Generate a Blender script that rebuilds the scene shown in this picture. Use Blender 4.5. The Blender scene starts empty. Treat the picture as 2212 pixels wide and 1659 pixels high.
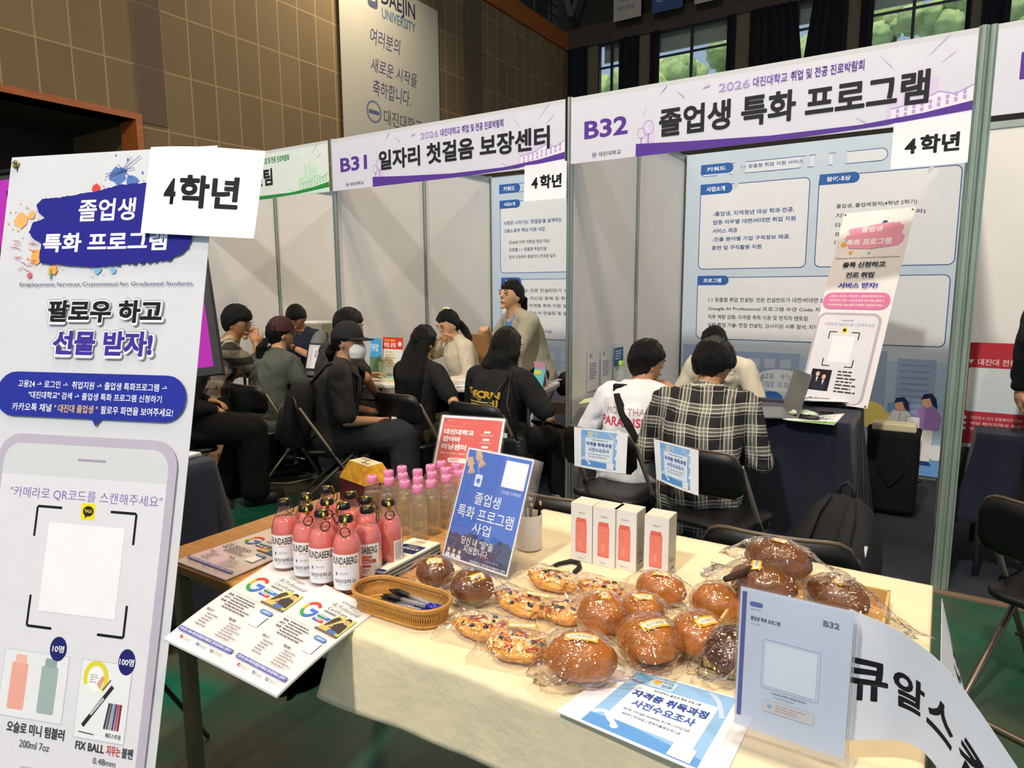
import bpy, bmesh, math, random
from math import sin, cos, pi, radians as R
from mathutils import Vector as V, Matrix, noise
from mathutils.bvhtree import BVHTree

S = bpy.context.scene
COL = S.collection
# ------------------------------------------------------------------ camera
# x runs along the row of booths, y runs from the camera to the booths, z is up; metres
EYE = V((0, 0, 1.4256))
_phi, _pitch, _roll, FPX = -0.5687667, 0.1419162, -0.0049626, 1456.245
def _cw(a, b, c):
    return V((a * cos(_phi) + b * sin(_phi), -a * sin(_phi) + b * cos(_phi), c))
FWD = _cw(0, cos(_pitch), -sin(_pitch))
_u0, _r0 = _cw(0, sin(_pitch), cos(_pitch)), _cw(1, 0, 0)
RIGHT = cos(_roll) * _r0 + sin(_roll) * _u0
UP = -sin(_roll) * _r0 + cos(_roll) * _u0
cd = bpy.data.cameras.new('camera'); cam = bpy.data.objects.new('camera', cd); COL.objects.link(cam)
cd.sensor_width = 36; cd.lens = FPX / 2212 * 36; cd.clip_start = .02; cd.clip_end = 300
cam.matrix_world = Matrix(((RIGHT.x, UP.x, -FWD.x, EYE.x), (RIGHT.y, UP.y, -FWD.y, EYE.y), (RIGHT.z, UP.z, -FWD.z, EYE.z), (0, 0, 0, 1)))
S.camera = cam
def at(px, py, z=None, X=None, Y=None, D=None):
    """world point on the line of sight of a photo pixel, on a horizontal plane z, a wall X or Y, or at depth D"""
    d = (px - 1106) / FPX * RIGHT - (py - 829.5) / FPX * UP + FWD
    if z is not None: t = (z - EYE.z) / d.z
    elif X is not None: t = X / d.x
    elif Y is not None: t = Y / d.y
    else: t = D
    return EYE + d * t
# ------------------------------------------------------------------ world, lamps, exposure
w = bpy.data.worlds.new('sky'); S.world = w; w.use_nodes = True
nt = w.node_tree; bg = nt.nodes['Background']
sky = nt.nodes.new('ShaderNodeTexSky'); sky.sky_type = 'HOSEK_WILKIE'
sky.sun_direction = (-.3, -.5, .8); sky.turbidity = 3.2; sky.ground_albedo = .5
mxs = nt.nodes.new('ShaderNodeMixRGB'); mxs.inputs[0].default_value = .72
mxs.inputs[2].default_value = (.74, .88, 1.04, 1)
nt.links.new(sky.outputs[0], mxs.inputs[1]); nt.links.new(mxs.outputs[0], bg.inputs['Color'])
bg.inputs['Strength'].default_value = 1.2
def lamp(name, loc, tgt, size, power, col):
    l = bpy.data.lights.new(name, 'AREA'); l.shape = 'DISK'; l.size = size; l.energy = power; l.color = col
    o = bpy.data.objects.new(name, l); COL.objects.link(o); o.location = loc
    o.rotation_euler = (V(tgt) - V(loc)).to_track_quat('-Z', 'Y').to_euler(); return o
WARM = (1, .80, .56)
lamp('hall_lamp', (-1.0, -5.9, 9.4), (-1.6, 4.5, 1.2), .55, 1500, (1, .92, .82))
lamp('hall_lamp', (-1.2, 15.4, 9.2), (-1.6, 4.0, 1.2), .6, 800, (1, .86, .68))
lamp('hall_lamp', (-.8, 1.6, 9.4), (-.8, 1.6, 0), .9, 420, WARM)
lamp('hall_lamp', (-5.6, 2.6, 9.4), (-4.5, 3.0, 0), .9, 200, WARM)
lamp('hall_lamp', (3.6, 0.2, 9.4), (0.5, 2, 0), .9, 420, WARM)
_s = bpy.data.lights.new('sun', 'SUN'); _s.energy = 5; _s.angle = .01; _s.color = (1, .95, .85); _o = bpy.data.objects.new('sun', _s); COL.objects.link(_o); _o.rotation_euler = (R(24), R(6), 0)
for _x, _y in ((-4.5, -2.5), (2.4, -3.2), (-2.6, .4), (1.0, 3.4), (-3.4, 3.2), (-6.8, -.5)): lamp('hall_lamp', (_x, _y, 9.4), (_x * .7, _y + .4, 0), .5, 70, WARM)
lamp('hall_lamp', (-10.5, 12.5, 10.0), (-12.5, 10, 5.5), 1.5, 380, (1, .84, .6))
S.view_settings.view_transform = 'Standard'; S.view_settings.look = 'None'
S.view_settings.gamma = 1; S.view_settings.use_curve_mapping = False
S.view_settings.exposure = -.6
S.cycles.transparent_max_bounces = 40; S.cycles.max_bounces = 8
S.cycles.sample_clamp_indirect = 4
random.seed(7)
# ------------------------------------------------------------------ helpers: materials
def lin(h):
    h = h.lstrip('#'); c = [int(h[i:i + 2], 16) / 255 for i in (0, 2, 4)]
    return [x / 12.92 if x <= .04045 else ((x + .055) / 1.055) ** 2.4 for x in c]
MATS = {}
def mat(name, hx='808080', rough=.6, metal=0., bump=0., bs=60, var=.06, vs=6, coat=0., sheen=0., stretch=(1, 1, 1), trans=0., ior=1.45, sss=0.):
    if name in MATS: return MATS[name]
    m = bpy.data.materials.new(name); m.use_nodes = True; t = m.node_tree; N = t.nodes; L = t.links
    b = N['Principled BSDF']; c = lin(hx)
    b.inputs['Roughness'].default_value = rough; b.inputs['Metallic'].default_value = metal
    b.inputs['Coat Weight'].default_value = coat; b.inputs['Coat Roughness'].default_value = .08
    b.inputs['Sheen Weight'].default_value = sheen
    b.inputs['Transmission Weight'].default_value = trans; b.inputs['IOR'].default_value = ior
    if sss: b.inputs['Subsurface Weight'].default_value = sss; b.inputs['Subsurface Radius'].default_value = (.02, .008, .005); b.inputs['Subsurface Scale'].default_value = .5
    tc = N.new('ShaderNodeTexCoord'); mp = N.new('ShaderNodeMapping'); mp.inputs['Scale'].default_value = stretch
    L.new(tc.outputs['Object'], mp.inputs['Vector'])
    n = N.new('ShaderNodeTexNoise'); n.inputs['Scale'].default_value = vs; n.inputs['Detail'].default_value = 4
    L.new(mp.outputs[0], n.inputs['Vector'])
    r = N.new('ShaderNodeValToRGB'); e = r.color_ramp.elements
    e[0].position = .3; e[1].position = .7
    e[0].color = [x * (1 - var) for x in c] + [1]; e[1].color = [min(1, x * (1 + var)) for x in c] + [1]
    L.new(n.outputs['Fac'], r.inputs[0]); L.new(r.outputs[0], b.inputs['Base Color'])
    if bump:
        n2 = N.new('ShaderNodeTexNoise'); n2.inputs['Scale'].default_value = bs; n2.inputs['Detail'].default_value = 5
        L.new(mp.outputs[0], n2.inputs['Vector'])
        bp = N.new('ShaderNodeBump'); bp.inputs['Strength'].default_value = bump; bp.inputs['Distance'].default_value = .01
        L.new(n2.outputs['Fac'], bp.inputs['Height']); L.new(bp.outputs[0], b.inputs['Normal'])
    MATS[name] = m; return m
def ink(hx):
    m = mat('print_' + hx, hx, .6, var=.02, vs=20); m.node_tree.nodes['Principled BSDF'].inputs['Specular IOR Level'].default_value = .25; return m
def film(name, hx='ffffff', opac=.12, bump=.6, bs=35, rough=.06, ior=1.5, gl=1., ridged=False):
    """thin clear plastic or glass: what lies behind shows through, the skin reflects"""
    if name in MATS: return MATS[name]
    m = bpy.data.materials.new(name); m.use_nodes = True; t = m.node_tree; N = t.nodes; L = t.links
    N.remove(N['Principled BSDF']); out = N['Material Output']
    tr = N.new('ShaderNodeBsdfTransparent'); tr.inputs[0].default_value = [1 - (1 - x) * .6 for x in lin(hx)] + [1]
    df = N.new('ShaderNodeBsdfDiffuse'); df.inputs[0].default_value = lin(hx) + [1]
    g = N.new('ShaderNodeBsdfGlossy'); g.inputs['Roughness'].default_value = rough; g.inputs[0].default_value = (gl, gl, gl, 1)
    m1 = N.new('ShaderNodeMixShader'); m1.inputs[0].default_value = opac
    L.new(tr.outputs[0], m1.inputs[1]); L.new(df.outputs[0], m1.inputs[2])
    fr = N.new('ShaderNodeLayerWeight'); fr.inputs[0].default_value = .5
    pw = N.new('ShaderNodeMath'); pw.operation = 'POWER'; pw.inputs[1].default_value = 2.8; L.new(fr.outputs['Facing'], pw.inputs[0])
    ma = N.new('ShaderNodeMath'); ma.operation = 'MULTIPLY_ADD'; ma.inputs[1].default_value = .9; ma.inputs[2].default_value = (ior - 1) ** 2 / (ior + 1) ** 2 * 1.3; ma.use_clamp = True; L.new(pw.outputs[0], ma.inputs[0])
    m2 = N.new('ShaderNodeMixShader'); L.new(ma.outputs[0], m2.inputs[0]); L.new(m1.outputs[0], m2.inputs[1]); L.new(g.outputs[0], m2.inputs[2])
    tc = N.new('ShaderNodeTexCoord'); n2 = N.new('ShaderNodeTexNoise'); n2.inputs['Scale'].default_value = bs; n2.inputs['Detail'].default_value = 2; n2.inputs['Distortion'].default_value = 1.5
    if ridged: n2.noise_type = 'RIDGED_MULTIFRACTAL'; n2.inputs['Roughness'].default_value = .35
    L.new(tc.outputs['Object'], n2.inputs['Vector'])
    bp = N.new('ShaderNodeBump'); bp.inputs['Strength'].default_value = bump; bp.inputs['Distance'].default_value = .01
    L.new(n2.outputs['Fac'], bp.inputs['Height'])
    for q in (g, fr): L.new(bp.outputs[0], q.inputs['Normal'])
    L.new(m2.outputs[0], out.inputs['Surface']); MATS[name] = m; return m
def plaid(name, base, band, line, sx, bw=.3, lw=.05, rough=.85):
    if name in MATS: return MATS[name]
    m = mat(name, base, rough, bump=.15, bs=300); t = m.node_tree; N = t.nodes; L = t.links; b = N['Principled BSDF']
    tc = N.new('ShaderNodeTexCoord'); sp = N.new('ShaderNodeSeparateXYZ')
    nz = N.new('ShaderNodeTexNoise'); nz.inputs['Scale'].default_value = 3
    va = N.new('ShaderNodeVectorMath'); va.operation = 'MULTIPLY_ADD'; va.inputs[1].default_value = (.06, .06, .06)
    L.new(tc.outputs['Object'], nz.inputs['Vector']); L.new(nz.outputs['Color'], va.inputs[0]); L.new(tc.outputs['Object'], va.inputs[2])
    L.new(va.outputs[0], sp.inputs[0])
    def M(op, a, bb):
        q = N.new('ShaderNodeMath'); q.operation = op
        for i, x in enumerate((a, bb)):
            if x is None: continue
            if isinstance(x, (int, float)): q.inputs[i].default_value = x
            else: L.new(x, q.inputs[i])
        return q.outputs[0]
    def stripes(ax):
        u = M('FRACT', M('MULTIPLY', sp.outputs[ax], sx), None)
        bd = M('LESS_THAN', M('ABSOLUTE', M('SUBTRACT', u, .5), None), bw / 2)
        v = M('FRACT', M('MULTIPLY', sp.outputs[ax], sx * 6), None)
        ln = M('LESS_THAN', v, lw * 6)
        ln = M('MULTIPLY', ln, M('LESS_THAN', M('ABSOLUTE', M('SUBTRACT', u, .5), None), bw * .75))
        return bd, ln
    b1, l1 = stripes(0); b2, l2 = stripes(2)
    fb = M('MULTIPLY', M('ADD', b1, b2), .5); fl = M('MULTIPLY', M('MAXIMUM', l1, l2), .8)
    c1 = N.new('ShaderNodeMixRGB'); c1.inputs[1].default_value = lin(base) + [1]; c1.inputs[2].default_value = lin(band) + [1]; L.new(fb, c1.inputs[0])
    c2 = N.new('ShaderNodeMixRGB'); L.new(c1.outputs[0], c2.inputs[1]); c2.inputs[2].default_value = lin(line) + [1]; L.new(fl, c2.inputs[0])
    L.new(c2.outputs[0], b.inputs['Base Color']); return m
# ------------------------------------------------------------------ helpers: objects
def tag(o, label, cat, group=None, kind=None):
    if label: o['label'] = label
    if cat: o['category'] = cat
    if group: o['group'] = group
    if kind: o['kind'] = kind
    return o
def thing(name, label, cat, loc=(0, 0, 0), rz=0., group=None, rot=None):
    o = bpy.data.objects.new(name, None); COL.objects.link(o); o.empty_display_size = .05
    o.location = loc; o.rotation_euler = rot if rot else (0, 0, rz); return tag(o, label, cat, group)
def link(name, me, parent=None):
    o = bpy.data.objects.new(name, me); COL.objects.link(o)
    if parent: o.parent = parent
    return o
def copy_tree(o, parent=None):
    c = o.copy(); COL.objects.link(c); c.parent = parent
    for ch in list(o.children): copy_tree(ch, c)
    return c
def another(o, loc, rz=None, label=None, scale=None):
    c = copy_tree(o); c.location = loc
    if rz is not None: c.rotation_euler = (0, 0, rz)
    if label: c['label'] = label
    if scale: c.scale = scale if hasattr(scale, '__len__') else (scale,) * 3
    return c
class MB:
    def __init__(s): s.v = []; s.f = []; s.m = []; s.mats = []
    def mi(s, m):
        if m not in s.mats: s.mats.append(m)
        return s.mats.index(m)
    def add(s, vs, fs, m, M=None):
        k = len(s.v); i = s.mi(m)
        s.v += [tuple(M @ V(q)) if M else tuple(q) for q in vs]
        s.f += [[a + k for a in f] for f in fs]; s.m += [i] * len(fs); return s
    def box(s, a, b, m, M=None):
        x0, y0, z0 = a; x1, y1, z1 = b
        return s.add([(x0, y0, z0), (x1, y0, z0), (x1, y1, z0), (x0, y1, z0), (x0, y0, z1), (x1, y0, z1), (x1, y1, z1), (x0, y1, z1)],
              [(0, 3, 2, 1), (4, 5, 6, 7), (0, 1, 5, 4), (1, 2, 6, 5), (2, 3, 7, 6), (3, 0, 4, 7)], m, M)
    def cbox(s, c, d, m, M=None):
        return s.box([c[i] - d[i] / 2 for i in range(3)], [c[i] + d[i] / 2 for i in range(3)], m, M)
    def loft(s, rings, m, cap=True, closed=False, M=None):
        n = len(rings[0]); vs = [p for r in rings for p in r]; fs = []
        K = len(rings)
        for i in range(K if closed else K - 1):
            j = (i + 1) % K
            for a in range(n):
                b = (a + 1) % n; fs.append((i * n + a, i * n + b, j * n + b, j * n + a))
        if cap and not closed: fs.append(tuple(range(n - 1, -1, -1))); fs.append(tuple((K - 1) * n + a for a in range(n)))
        return s.add(vs, fs, m, M)
    def lathe(s, prof, m, n=24, M=None, cap=True):
        return s.loft([[(r * cos(2 * pi * a / n), r * sin(2 * pi * a / n), z) for a in range(n)] for r, z in prof], m, cap, M=M)
    def tube(s, pts, r, m, n=8, closed=False, M=None, cap=True, flat=1.):
        pts = [V(p) for p in pts]; K = len(pts); rings = []; ref = None
        for i, p in enumerate(pts):
            a = pts[i - 1] if (i or closed) else p; b = pts[(i + 1) % K] if (i < K - 1 or closed) else p
            t = (b - a).normalized()
            if ref is None:
                ref = V((0, 0, 1)) if abs(t.z) < .9 else V((1, 0, 0))
            x = (ref - t * ref.dot(t)).normalized(); y = t.cross(x); ref = x
            rr = r[i] if hasattr(r, '__len__') else r
            rings.append([tuple(p + x * rr * flat * cos(2 * pi * k / n) + y * rr * sin(2 * pi * k / n)) for k in range(n)])
        return s.loft(rings, m, cap, closed, M)
    def grid(s, fn, nu, nv, m, M=None, both=None):
        vs = [tuple(fn(i / nu, j / nv)) for j in range(nv + 1) for i in range(nu + 1)]
        fs = [(j * (nu + 1) + i, j * (nu + 1) + i + 1, (j + 1) * (nu + 1) + i + 1, (j + 1) * (nu + 1) + i) for j in range(nv) for i in range(nu)]
        return s.add(vs, fs, m, M)
    def sph(s, c, r, m, nu=16, nv=10, M=None, fn=None):
        r = r if hasattr(r, '__len__') else (r, r, r); rings = []
        for j in range(nv + 1):
            e = -pi / 2 + pi * j / nv; rg = []
            for i in range(nu):
                a = 2 * pi * i / nu; d = V((cos(e) * cos(a), cos(e) * sin(a), sin(e))); k = fn(d) if fn else 1
                rg.append((c[0] + r[0] * d.x * k, c[1] + r[1] * d.y * k, c[2] + r[2] * d.z * k))
            rings.append(rg)
        return s.loft(rings, m, False, M=M)
    def build(s, name, parent=None, smooth=False, bevel=0., solid=0., sub=0, angle=None, weld=False):
        me = bpy.data.meshes.new(name); me.from_pydata(s.v, [], s.f)
        for m in s.mats: me.materials.append(m)
        me.polygons.foreach_set('material_index', s.m)
        if weld:
            bm = bmesh.new(); bm.from_mesh(me); bmesh.ops.remove_doubles(bm, verts=bm.verts, dist=1e-5); bm.to_mesh(me); bm.free()
        if smooth: me.polygons.foreach_set('use_smooth', [True] * len(me.polygons))
        me.update(); o = link(name, me, parent)
        if bevel: q = o.modifiers.new('bevel', 'BEVEL'); q.width = bevel; q.segments = 2; q.limit_method = 'ANGLE'
        if solid: q = o.modifiers.new('solid', 'SOLIDIFY'); q.thickness = solid; q.offset = 0
        if sub: q = o.modifiers.new('sub', 'SUBSURF'); q.levels = sub; q.render_levels = sub
        if smooth and angle:
            me.set_sharp_from_angle(angle=R(angle))
        return o
def rrpts(x0, y0, x1, y1, r, n=5, corners=(1, 1, 1, 1)):
    P = []
    for k, (cx, cy, a0) in enumerate(((x1 - r, y1 - r, 0), (x0 + r, y1 - r, 90), (x0 + r, y0 + r, 180), (x1 - r, y0 + r, 270))):
        if corners[k]:
            P += [(cx + r * cos(R(a0 + 90 * i / n)), cy + r * sin(R(a0 + 90 * i / n))) for i in range(n + 1)]
        else: P.append(((x1, y1), (x0, y1), (x0, y0), (x1, y0))[k])
    return P
# ------------------------------------------------------------------ helpers: printed sheets
_TX = {}
def text_geo(s, bold=0., res=3):
    k = (s, bold, res)
    if k not in _TX:
        c = bpy.data.curves.new('t', 'FONT'); c.body = s; c.size = 1; c.offset = bold; c.resolution_u = res
        o = bpy.data.objects.new('t', c); COL.objects.link(o)
        dg = bpy.context.evaluated_depsgraph_get(); me = bpy.data.meshes.new_from_object(o.evaluated_get(dg))
        vs = [(v.co.x, v.co.y) for v in me.vertices]; fs = [tuple(p.vertices) for p in me.polygons]
        bpy.data.objects.remove(o); bpy.data.curves.remove(c); bpy.data.meshes.remove(me)
        xs = [a for a, b in vs] or [0, 1]; ys = [b for a, b in vs] or [0, 1]
        _TX[k] = (vs, fs, min(xs), max(xs), min(ys), max(ys))
    return _TX[k]
class Sheet:
    """a printed sheet; u to the right and v down from its top left corner, in metres"""
    def __init__(s, W, H, hx='f4f4f2', t=.0006, base=None):
        s.W, s.H, s.t = W, H, t; s.it = []; s.step = .0001
        s.base = base or mat('paper_' + hx, hx, .55, bump=.03, bs=40, var=.02)
    def poly(s, pts, c, z=None): s.it.append(([tuple(p) for p in pts], [tuple(range(len(pts)))], c, z)); return s
    def rect(s, x0, y0, x1, y1, c, z=None): return s.poly([(x0, y1), (x1, y1), (x1, y0), (x0, y0)], c, z)
    def rr(s, x0, y0, x1, y1, r, c, corners=(1, 1, 1, 1), z=None): return s.poly(rrpts(x0, y0, x1, y1, r, 5, corners), c, z)
    def circ(s, x, y, r, c, ry=None, n=20, z=None): return s.poly([(x + r * cos(2 * pi * i / n), y + (ry or r) * sin(2 * pi * i / n)) for i in range(n)], c, z)
    def ring(s, pts, w, c, closed=True, z=None):
        n = len(pts); vs = []; fs = []
        for i, p in enumerate(pts):
            a = V(pts[i - 1] if (i or closed) else p); b = V(pts[(i + 1) % n] if (i < n - 1 or closed) else p)
            t = (b - a).normalized(); q = V((-t.y, t.x)) * w / 2; p = V(p); vs += [tuple(p + q), tuple(p - q)]
        for i in range(n if closed else n - 1):
            j = (i + 1) % n; fs.append((2 * i, 2 * i + 1, 2 * j + 1, 2 * j))
        s.it.append((vs, fs, c, z)); return s
    def line(s, pts, w, c, z=None): return s.ring(pts, w, c, False, z)
    def box(s, x0, y0, x1, y1, r, w, c, z=None): return s.ring(rrpts(x0, y0, x1, y1, r), w, c, True, z)
    def text(s, x0, y0, x1, y1, body, c, bold=.012, z=None, rot=0., res=3, shear=0.):
        ex = max(0, bold - .012); vs, fs, a, b, d, e = text_geo(body, min(bold, .012), res); a -= ex; b += ex; d -= ex; e += ex; sx = (x1 - x0) / max(b - a, 1e-4); sy = (y1 - y0) / max(e - d, 1e-4)
        cx, cy = (x0 + x1) / 2, (y0 + y1) / 2; out = []
        if ex: vs, fs = [(x + i * ex, y + j * ex, k * 1.2e-5) for k, (i, j) in enumerate(((-1, 0), (1, 0), (0, -1), (0, 1), (-.7, -.7), (.7, .7), (-.7, .7), (.7, -.7))) for x, y in vs], [tuple(q + k * len(vs) for q in f) for k in range(8) for f in fs]
        for x, y, *dz in vs:
            X = x0 + (x - a) * sx - cx; Y = y1 - (y - d) * sy - cy; X -= Y * shear
            out.append((cx + X * cos(rot) - Y * sin(rot), cy + X * sin(rot) + Y * cos(rot), *dz))
        s.it.append((out, fs, c, z)); return s
    def lines(s, x0, y0, x1, y1, bodies, c, bold=.006, gap=.35, res=2):
        """several lines of writing stacked in a block, same letter size"""
        n = len(bodies); h = (y1 - y0) / (n + (n - 1) * gap); g = [text_geo(b, bold, res) for b in bodies]
        wm = max(q[3] - q[2] for q in g)
        for i, b in enumerate(bodies):
            y = y0 + i * h * (1 + gap); s.text(x0, y, x0 + (g[i][3] - g[i][2]) / wm * (x1 - x0), y + h, b, c, bold, res=res)
        return s
    def greek(s, x0, y0, x1, y1, n, c, seed=1, w=.45, al='l'):
        """writing too small to read in the photo: word-length dashes"""
        rn = random.Random(seed); h = (y1 - y0) / n
        for i in range(n):
            x = x0; e = x0 + (x1 - x0) * rn.uniform(.6, 1)
            if al == 'c': d = (x1 - e) / 2; x += d; e += d
            while x < e - h * .3:
                q = min(e, x + h * rn.uniform(.8, 2.4)); s.rect(x, y0 + i * h, q, y0 + i * h + h * w, c); x = q + h * .3
        return s
    def build(s, name, parent=None, fn=None, nu=1, nv=1, smooth=False):
        vs, fs, ms, mats = [], [], [], [s.base]
        t = s.t; layers = [([(0, s.H), (s.W, s.H), (s.W, 0), (0, 0)], [(0, 1, 2, 3)], None, 0.)] + s.it
        k = 0
        for pts, f, c, z in layers:
            if c is not None: k += 1
            d = (z if z is not None else (s.step * k if k < 12 else s.step * (12 + (k - 12) * .3))) if c is not None else 0.
            b = len(vs); vs += [(x, y, d + (dz[0] if dz else 0)) for x, y, *dz in pts]; fs += [tuple(i + b for i in q) for q in f]
            m = s.base if c is None else ink(c)
            if m not in mats: mats.append(m)
            ms += [mats.index(m)] * len(f)
        b = len(vs); vs += [(0, s.H, 0), (s.W, s.H, 0), (s.W, 0, 0), (0, 0, 0), (0, s.H, -t), (s.W, s.H, -t), (s.W, 0, -t), (0, 0, -t)]
        for q in ((7, 6, 5, 4), (0, 4, 5, 1), (1, 5, 6, 2), (2, 6, 7, 3), (3, 7, 4, 0)): fs.append(tuple(i + b for i in q)); ms.append(0)
        me = bpy.data.meshes.new(name); me.from_pydata(vs, [], fs)
        for m in mats: me.materials.append(m)
        me.polygons.foreach_set('material_index', ms)
        if nu > 1 or nv > 1:
            bm = bmesh.new(); bm.from_mesh(me)
            for n, W, ax in ((nu, s.W, 0), (nv, s.H, 1)):
                for i in range(1, n):
                    co = [0, 0, 0]; no = [0, 0, 0]; co[ax] = W * i / n; no[ax] = 1
                    bmesh.ops.bisect_plane(bm, geom=bm.verts[:] + bm.edges[:] + bm.faces[:], plane_co=co, plane_no=no)
            bm.to_mesh(me); bm.free()
        fn = fn or (lambda u, v, d: (u, -d, -v))
        if nu > 1 or nv > 1:
            f0, cache = fn, {}
            def node(i, j, d):
                k_ = (i, j, round(d, 7))
                if k_ not in cache: cache[k_] = V(f0(s.W * i / nu, s.H * j / nv, d))
                return cache[k_]
            def fn(u, v, d):
                a = min(max(u / s.W, 0), 1) * nu; b = min(max(v / s.H, 0), 1) * nv; i, j = min(int(a + 1e-5), nu - 1), min(int(b + 1e-5), nv - 1); a -= i; b -= j
                return node(i, j, d) * (1 - a) * (1 - b) + node(i + 1, j, d) * a * (1 - b) + node(i, j + 1, d) * (1 - a) * b + node(i + 1, j + 1, d) * a * b
        for v in me.vertices: v.co = fn(v.co.x, v.co.y, v.co.z)
        if smooth: me.polygons.foreach_set('use_smooth', [True] * len(me.polygons))
        me.update(); return link(name, me, parent)
def patch(P00, P10, P11, P01, bulge=None):
    """map a sheet onto four corner points (TL, TR, BR, BL), printed side outwards"""
    P00, P10, P11, P01 = map(V, (P00, P10, P11, P01)); n = (P01 - P00).cross(P10 - P00).normalized()
    def mk(W, H):
        def fn(u, v, d):
            a, b = u / W, v / H; p = P00 * (1 - a) * (1 - b) + P10 * a * (1 - b) + P11 * a * b + P01 * (1 - a) * b
            if bulge: p = p + V(bulge(a, b))
            return p + n * d
        return fn
    return mk
def wob(k, n, s=0., f=1.):
    return noise.noise(V((k * f + s, n * f, s * 1.7)))
# ================================================================== the hall
def struct(name, mb, **k): o = mb.build(name, **k); o['kind'] = 'structure'; return o
def tile_mat(name, c1, c2, mort, bw, rh, oy, oz, ms=.012):
    m = mat(name, c1, .8, bump=.25, bs=120, var=.12, vs=90); t = m.node_tree; N = t.nodes; L = t.links; b = N['Principled BSDF']
    tc = N.new('ShaderNodeTexCoord'); sp = N.new('ShaderNodeSeparateXYZ'); cb = N.new('ShaderNodeCombineXYZ')
    L.new(tc.outputs['Object'], sp.inputs[0])
    for k, (src, off) in enumerate(((1, oy), (2, oz))):
        a = N.new('ShaderNodeMath'); a.operation = 'ADD'; a.inputs[1].default_value = off; L.new(sp.outputs[src], a.inputs[0]); L.new(a.outputs[0], cb.inputs[k])
    br = N.new('ShaderNodeTexBrick'); br.offset = 0; br.inputs['Scale'].default_value = 1; br.inputs['Brick Width'].default_value = bw; br.inputs['Row Height'].default_value = rh
    br.inputs['Mortar Size'].default_value = ms; br.inputs['Mortar Smooth'].default_value = .3; br.inputs['Bias'].default_value = 0
    br.inputs['Color1'].default_value = lin(c1) + [1]; br.inputs['Color2'].default_value = lin(c2) + [1]; br.inputs['Mortar'].default_value = lin(mort) + [1]
    L.new(cb.outputs[0], br.inputs['Vector'])
    src = b.inputs['Base Color'].links[0].from_socket
    mx = N.new('ShaderNodeMixRGB'); mx.blend_type = 'MULTIPLY'; mx.inputs[0].default_value = .5; L.new(br.outputs['Color'], mx.inputs[1]); L.new(src, mx.inputs[2])
    mul = N.new('ShaderNodeMixRGB'); mul.blend_type = 'MIX'; mul.inputs[0].default_value = .75; L.new(mx.outputs[0], mul.inputs[1]); L.new(br.outputs['Color'], mul.inputs[2])
    L.new(mul.outputs[0], b.inputs['Base Color']); return m
LX, BY, CZ = -12.5, 23.4, 13.6
tile = tile_mat('beige_stone_tile', '85704f', '7a6647', 'ab9068', .53, 1.065, -5.53 + 5.3, -5.41 + 10.65, .016)
dark_tile = tile_mat('dark_stone_tile', '6b5847', '655343', '80684f', .53, 1.065, -7.11 + 10.6, -5.41 + 10.65)
FZ0, FZ1 = at(1225, 112, Y=BY).z, at(1225, 76, Y=BY).z
mb = MB(); mb.box((LX - .5, 7.15, 0), (LX, BY, FZ0), tile); mb.box((LX - .5, -3, 4.45), (LX, 7.15, FZ0), tile)
struct('wall_left', mb)
brown = mat('brown_plaster', '3a2e26', .85, bump=.1, bs=20)
mb = MB(); mb.box((LX - 2.6, -3, 0), (LX - 2.5, 7.5, 4.6), brown); mb.box((LX - 2.5, -3, 4.45), (LX - .5, 7.15, 4.55), brown); mb.box((LX - 2.5, 7.15, 0), (LX - .5, 7.25, 4.5), mat('ochre_plaster', '6b5a3c', .85)); struct('wall_recess', mb)
wood_o = mat('orange_wood', 'a45a28', .45, bump=.05, bs=30, var=.2, stretch=(1, .3, 6))
mb = MB(); mb.box((LX - .5, 7.03, 0), (LX + .03, 7.15, 4.45), wood_o); mb.box((LX - .5, -3, 4.45), (LX + .03, 7.15, 4.56), wood_o); struct('trim_1', mb)
mb = MB(); mb.box((LX, 7.11, 4.42), (LX + .02, 7.64, FZ0), dark_tile); struct('trim_2', mb)
mb = MB(); mb.box((LX, 17.0, 0), (LX + .02, 17.9, FZ0), dark_tile); struct('trim_3', mb)
mb = MB(); mb.box((LX - .4, -3, FZ0), (LX + .12, BY, FZ1), wood_o); struct('trim_4', mb)
fas = mat('brown_fascia', '4c4038', .8, bump=.1, bs=4, var=.15)
mb = MB(); mb.box((LX, BY - .1, FZ0), (14, BY + .3, FZ1 + .1), fas); struct('trim_5', mb)
# back wall: piers, dark below and above the windows
pier = mat('beige_pier', '6f6553', .85, bump=.1, bs=10)
wins = [(1270, 1337), (1425, 1570), None, (1885, 2085), (2178, 2420)]
xs = [at(a, 60, Y=BY).x for a in (1382, 1405, 1590, 1620, 1830, 1857, 2094, 2118)]
mb = MB(); mb.box((LX, BY, 0), (14, BY + .3, 6.3), mat('back_wall_paint', '5d5348', .85, bump=.1, bs=6)); struct('wall_back', mb)
mb = MB()
for a, b in ((xs[0], xs[1]), (xs[2], xs[3]), (xs[4], xs[5]), (xs[6], xs[7])): mb.box((a, BY - .02, 6.3), (b, BY + .3, FZ0), pier)
struct('trim_6', mb)
mb = MB(); corr = mat('dark_steel_deck', '3c443e', .6, bump=.3, bs=3, var=.2, vs=2, stretch=(1, 8, 1))
for i in range(60):
    x = LX + i * .45; mb.box((x, -2, CZ), (x + .22, BY + 4, CZ + .12), corr)
mb.box((LX - 4, -10, CZ + .12), (18, BY + 4, CZ + .2), corr); mb.box((LX - .8, -6, FZ1 - .5), (LX - .6, BY, CZ + .2), corr); struct('ceiling', mb)
mb = MB(); mb.box((LX - 3, BY + .3, FZ1 - .5), (14, BY + .4, CZ + .2), mat('upper_wall', '39352f', .8)); struct('wall_upper', mb)
wf = mat('dark_window_frame', '20242a', .5)
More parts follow.
